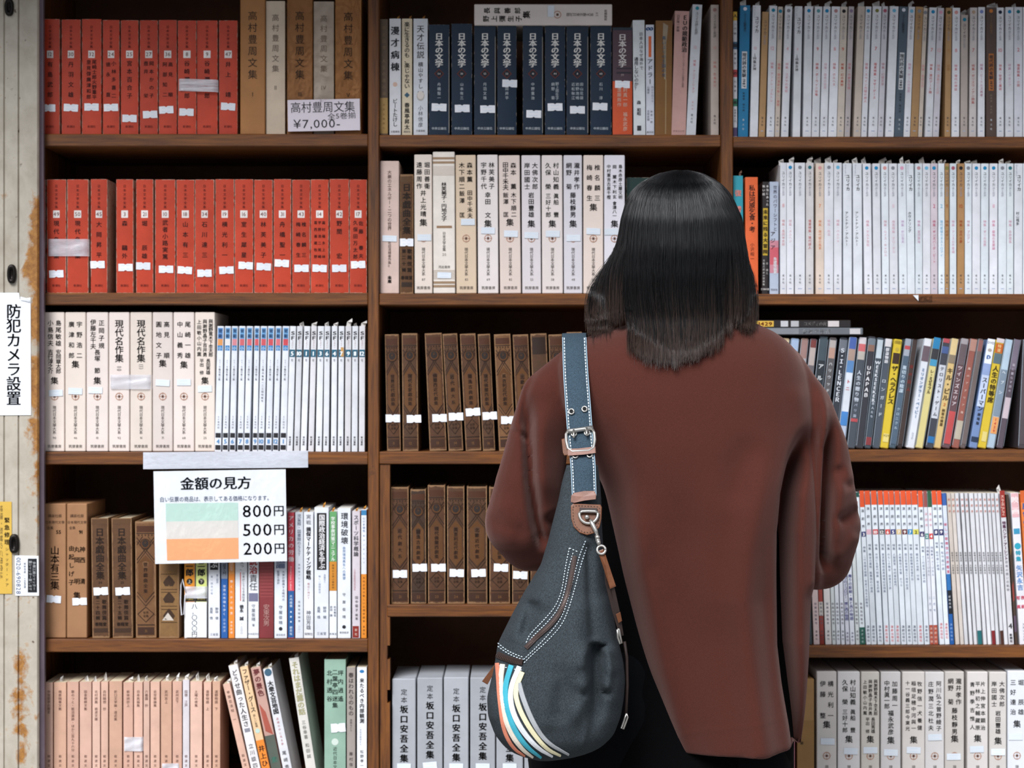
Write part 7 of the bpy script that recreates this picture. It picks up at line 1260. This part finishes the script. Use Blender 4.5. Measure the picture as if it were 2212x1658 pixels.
slab('ring_tab', [(1252, 1096), (1290, 1097), (1291, 1108), (1252, 1107)], LD, 0.004, 0.003, on_patch)
mb = MB(); ringpx(mb, 1271.5, 1110, 20, 0.0022, MT, 0.006, on_patch, (-0.15, math.pi + .15)); pxtube(mb, [(1251.8, 1107), (1258, 1104), (1271, 1103.5), (1285, 1104), (1291.3, 1107)], 0.0021, MT, 0.006, onf=on_patch); bkid(mb.build('ring'))
mb = MB(); mb.sphere(on_patch(1268, 1116.5, .007), 0.0034, MT); bkid(mb.build('rivet'))
mb = MB(); pxtube(mb, [(1275, 1122), (1280, 1132), (1287, 1146), (1290, 1156)], [.0022, .0036, .003, .0022], MT, 0.009, onf=on_patch); pxtube(mb, [(1289, 1156), (1291.5, 1166), (1294, 1177)], [.003, .0036, .0028], MT, 0.009, onf=on_patch)
mb.sphere(on_patch(1290.5, 1160, .011), 0.0036, MT); mb.sphere(on_patch(1293, 1171, .011), 0.0032, MT); ringpx(mb, 1299, 1187, 9, 0.0019, MT, 0.008, on_patch); bkid(mb.build('clip_hook'))
def side(x, y, e=0.0): return on_patch(x, y, 0.004 + e) + Vector((0, 0.02 * max(0, (y - 1250) / 150), 0))
slab('side_strap_tab', [(1291, 1190), (1303, 1185), (1309, 1200), (1331, 1266), (1318, 1272), (1300, 1215)], LE, 0.0, 0.003, side)
slab('side_strap', [(1304, 1216), (1316, 1250), (1328, 1270), (1340, 1322), (1349, 1375), (1340, 1378), (1322, 1318), (1308, 1262)], LD, -0.003, 0.0025, side)
slab('keeper_loop', [(1331, 1328), (1341, 1323), (1345, 1343), (1337, 1348)], LE, 0.001, 0.002, side)
mb = MB(); pxtube(mb, [(1335, 1362), (1336, 1380), (1341, 1394), (1345, 1392), (1341, 1376), (1338, 1361), (1335, 1362)], 0.0016, MT, 0.004, onf=side); bkid(mb.build('slider'))
mb = MB(); dn = lambda x, y, e=0: P(x, y, BY - 0.02 - e)
mb.tube([dn(1349, 1385), dn(1354, 1420), dn(1355, 1480), dn(1352, 1540)], 0.0022, LD, 8); bkid(mb.build('side_cord'))
mb = MB(); pxtube(mb, [(1353, 1540), (1356, 1548), (1347, 1574), (1342, 1572), (1349, 1552), (1353, 1540)], 0.0014, MT, 0.004, onf=dn); bkid(mb.build('buckle'))
slab('zip_pull', [(1071, 1431), (1074, 1441), (1053, 1478), (1041, 1471)], LE, 0.0, 0.003, lambda x, y, e=0: P(x, y, BY - 0.004 - e), 'tan leather zip pull')
COL.objects.unlink(_fo); bpy.data.objects.remove(_fo)
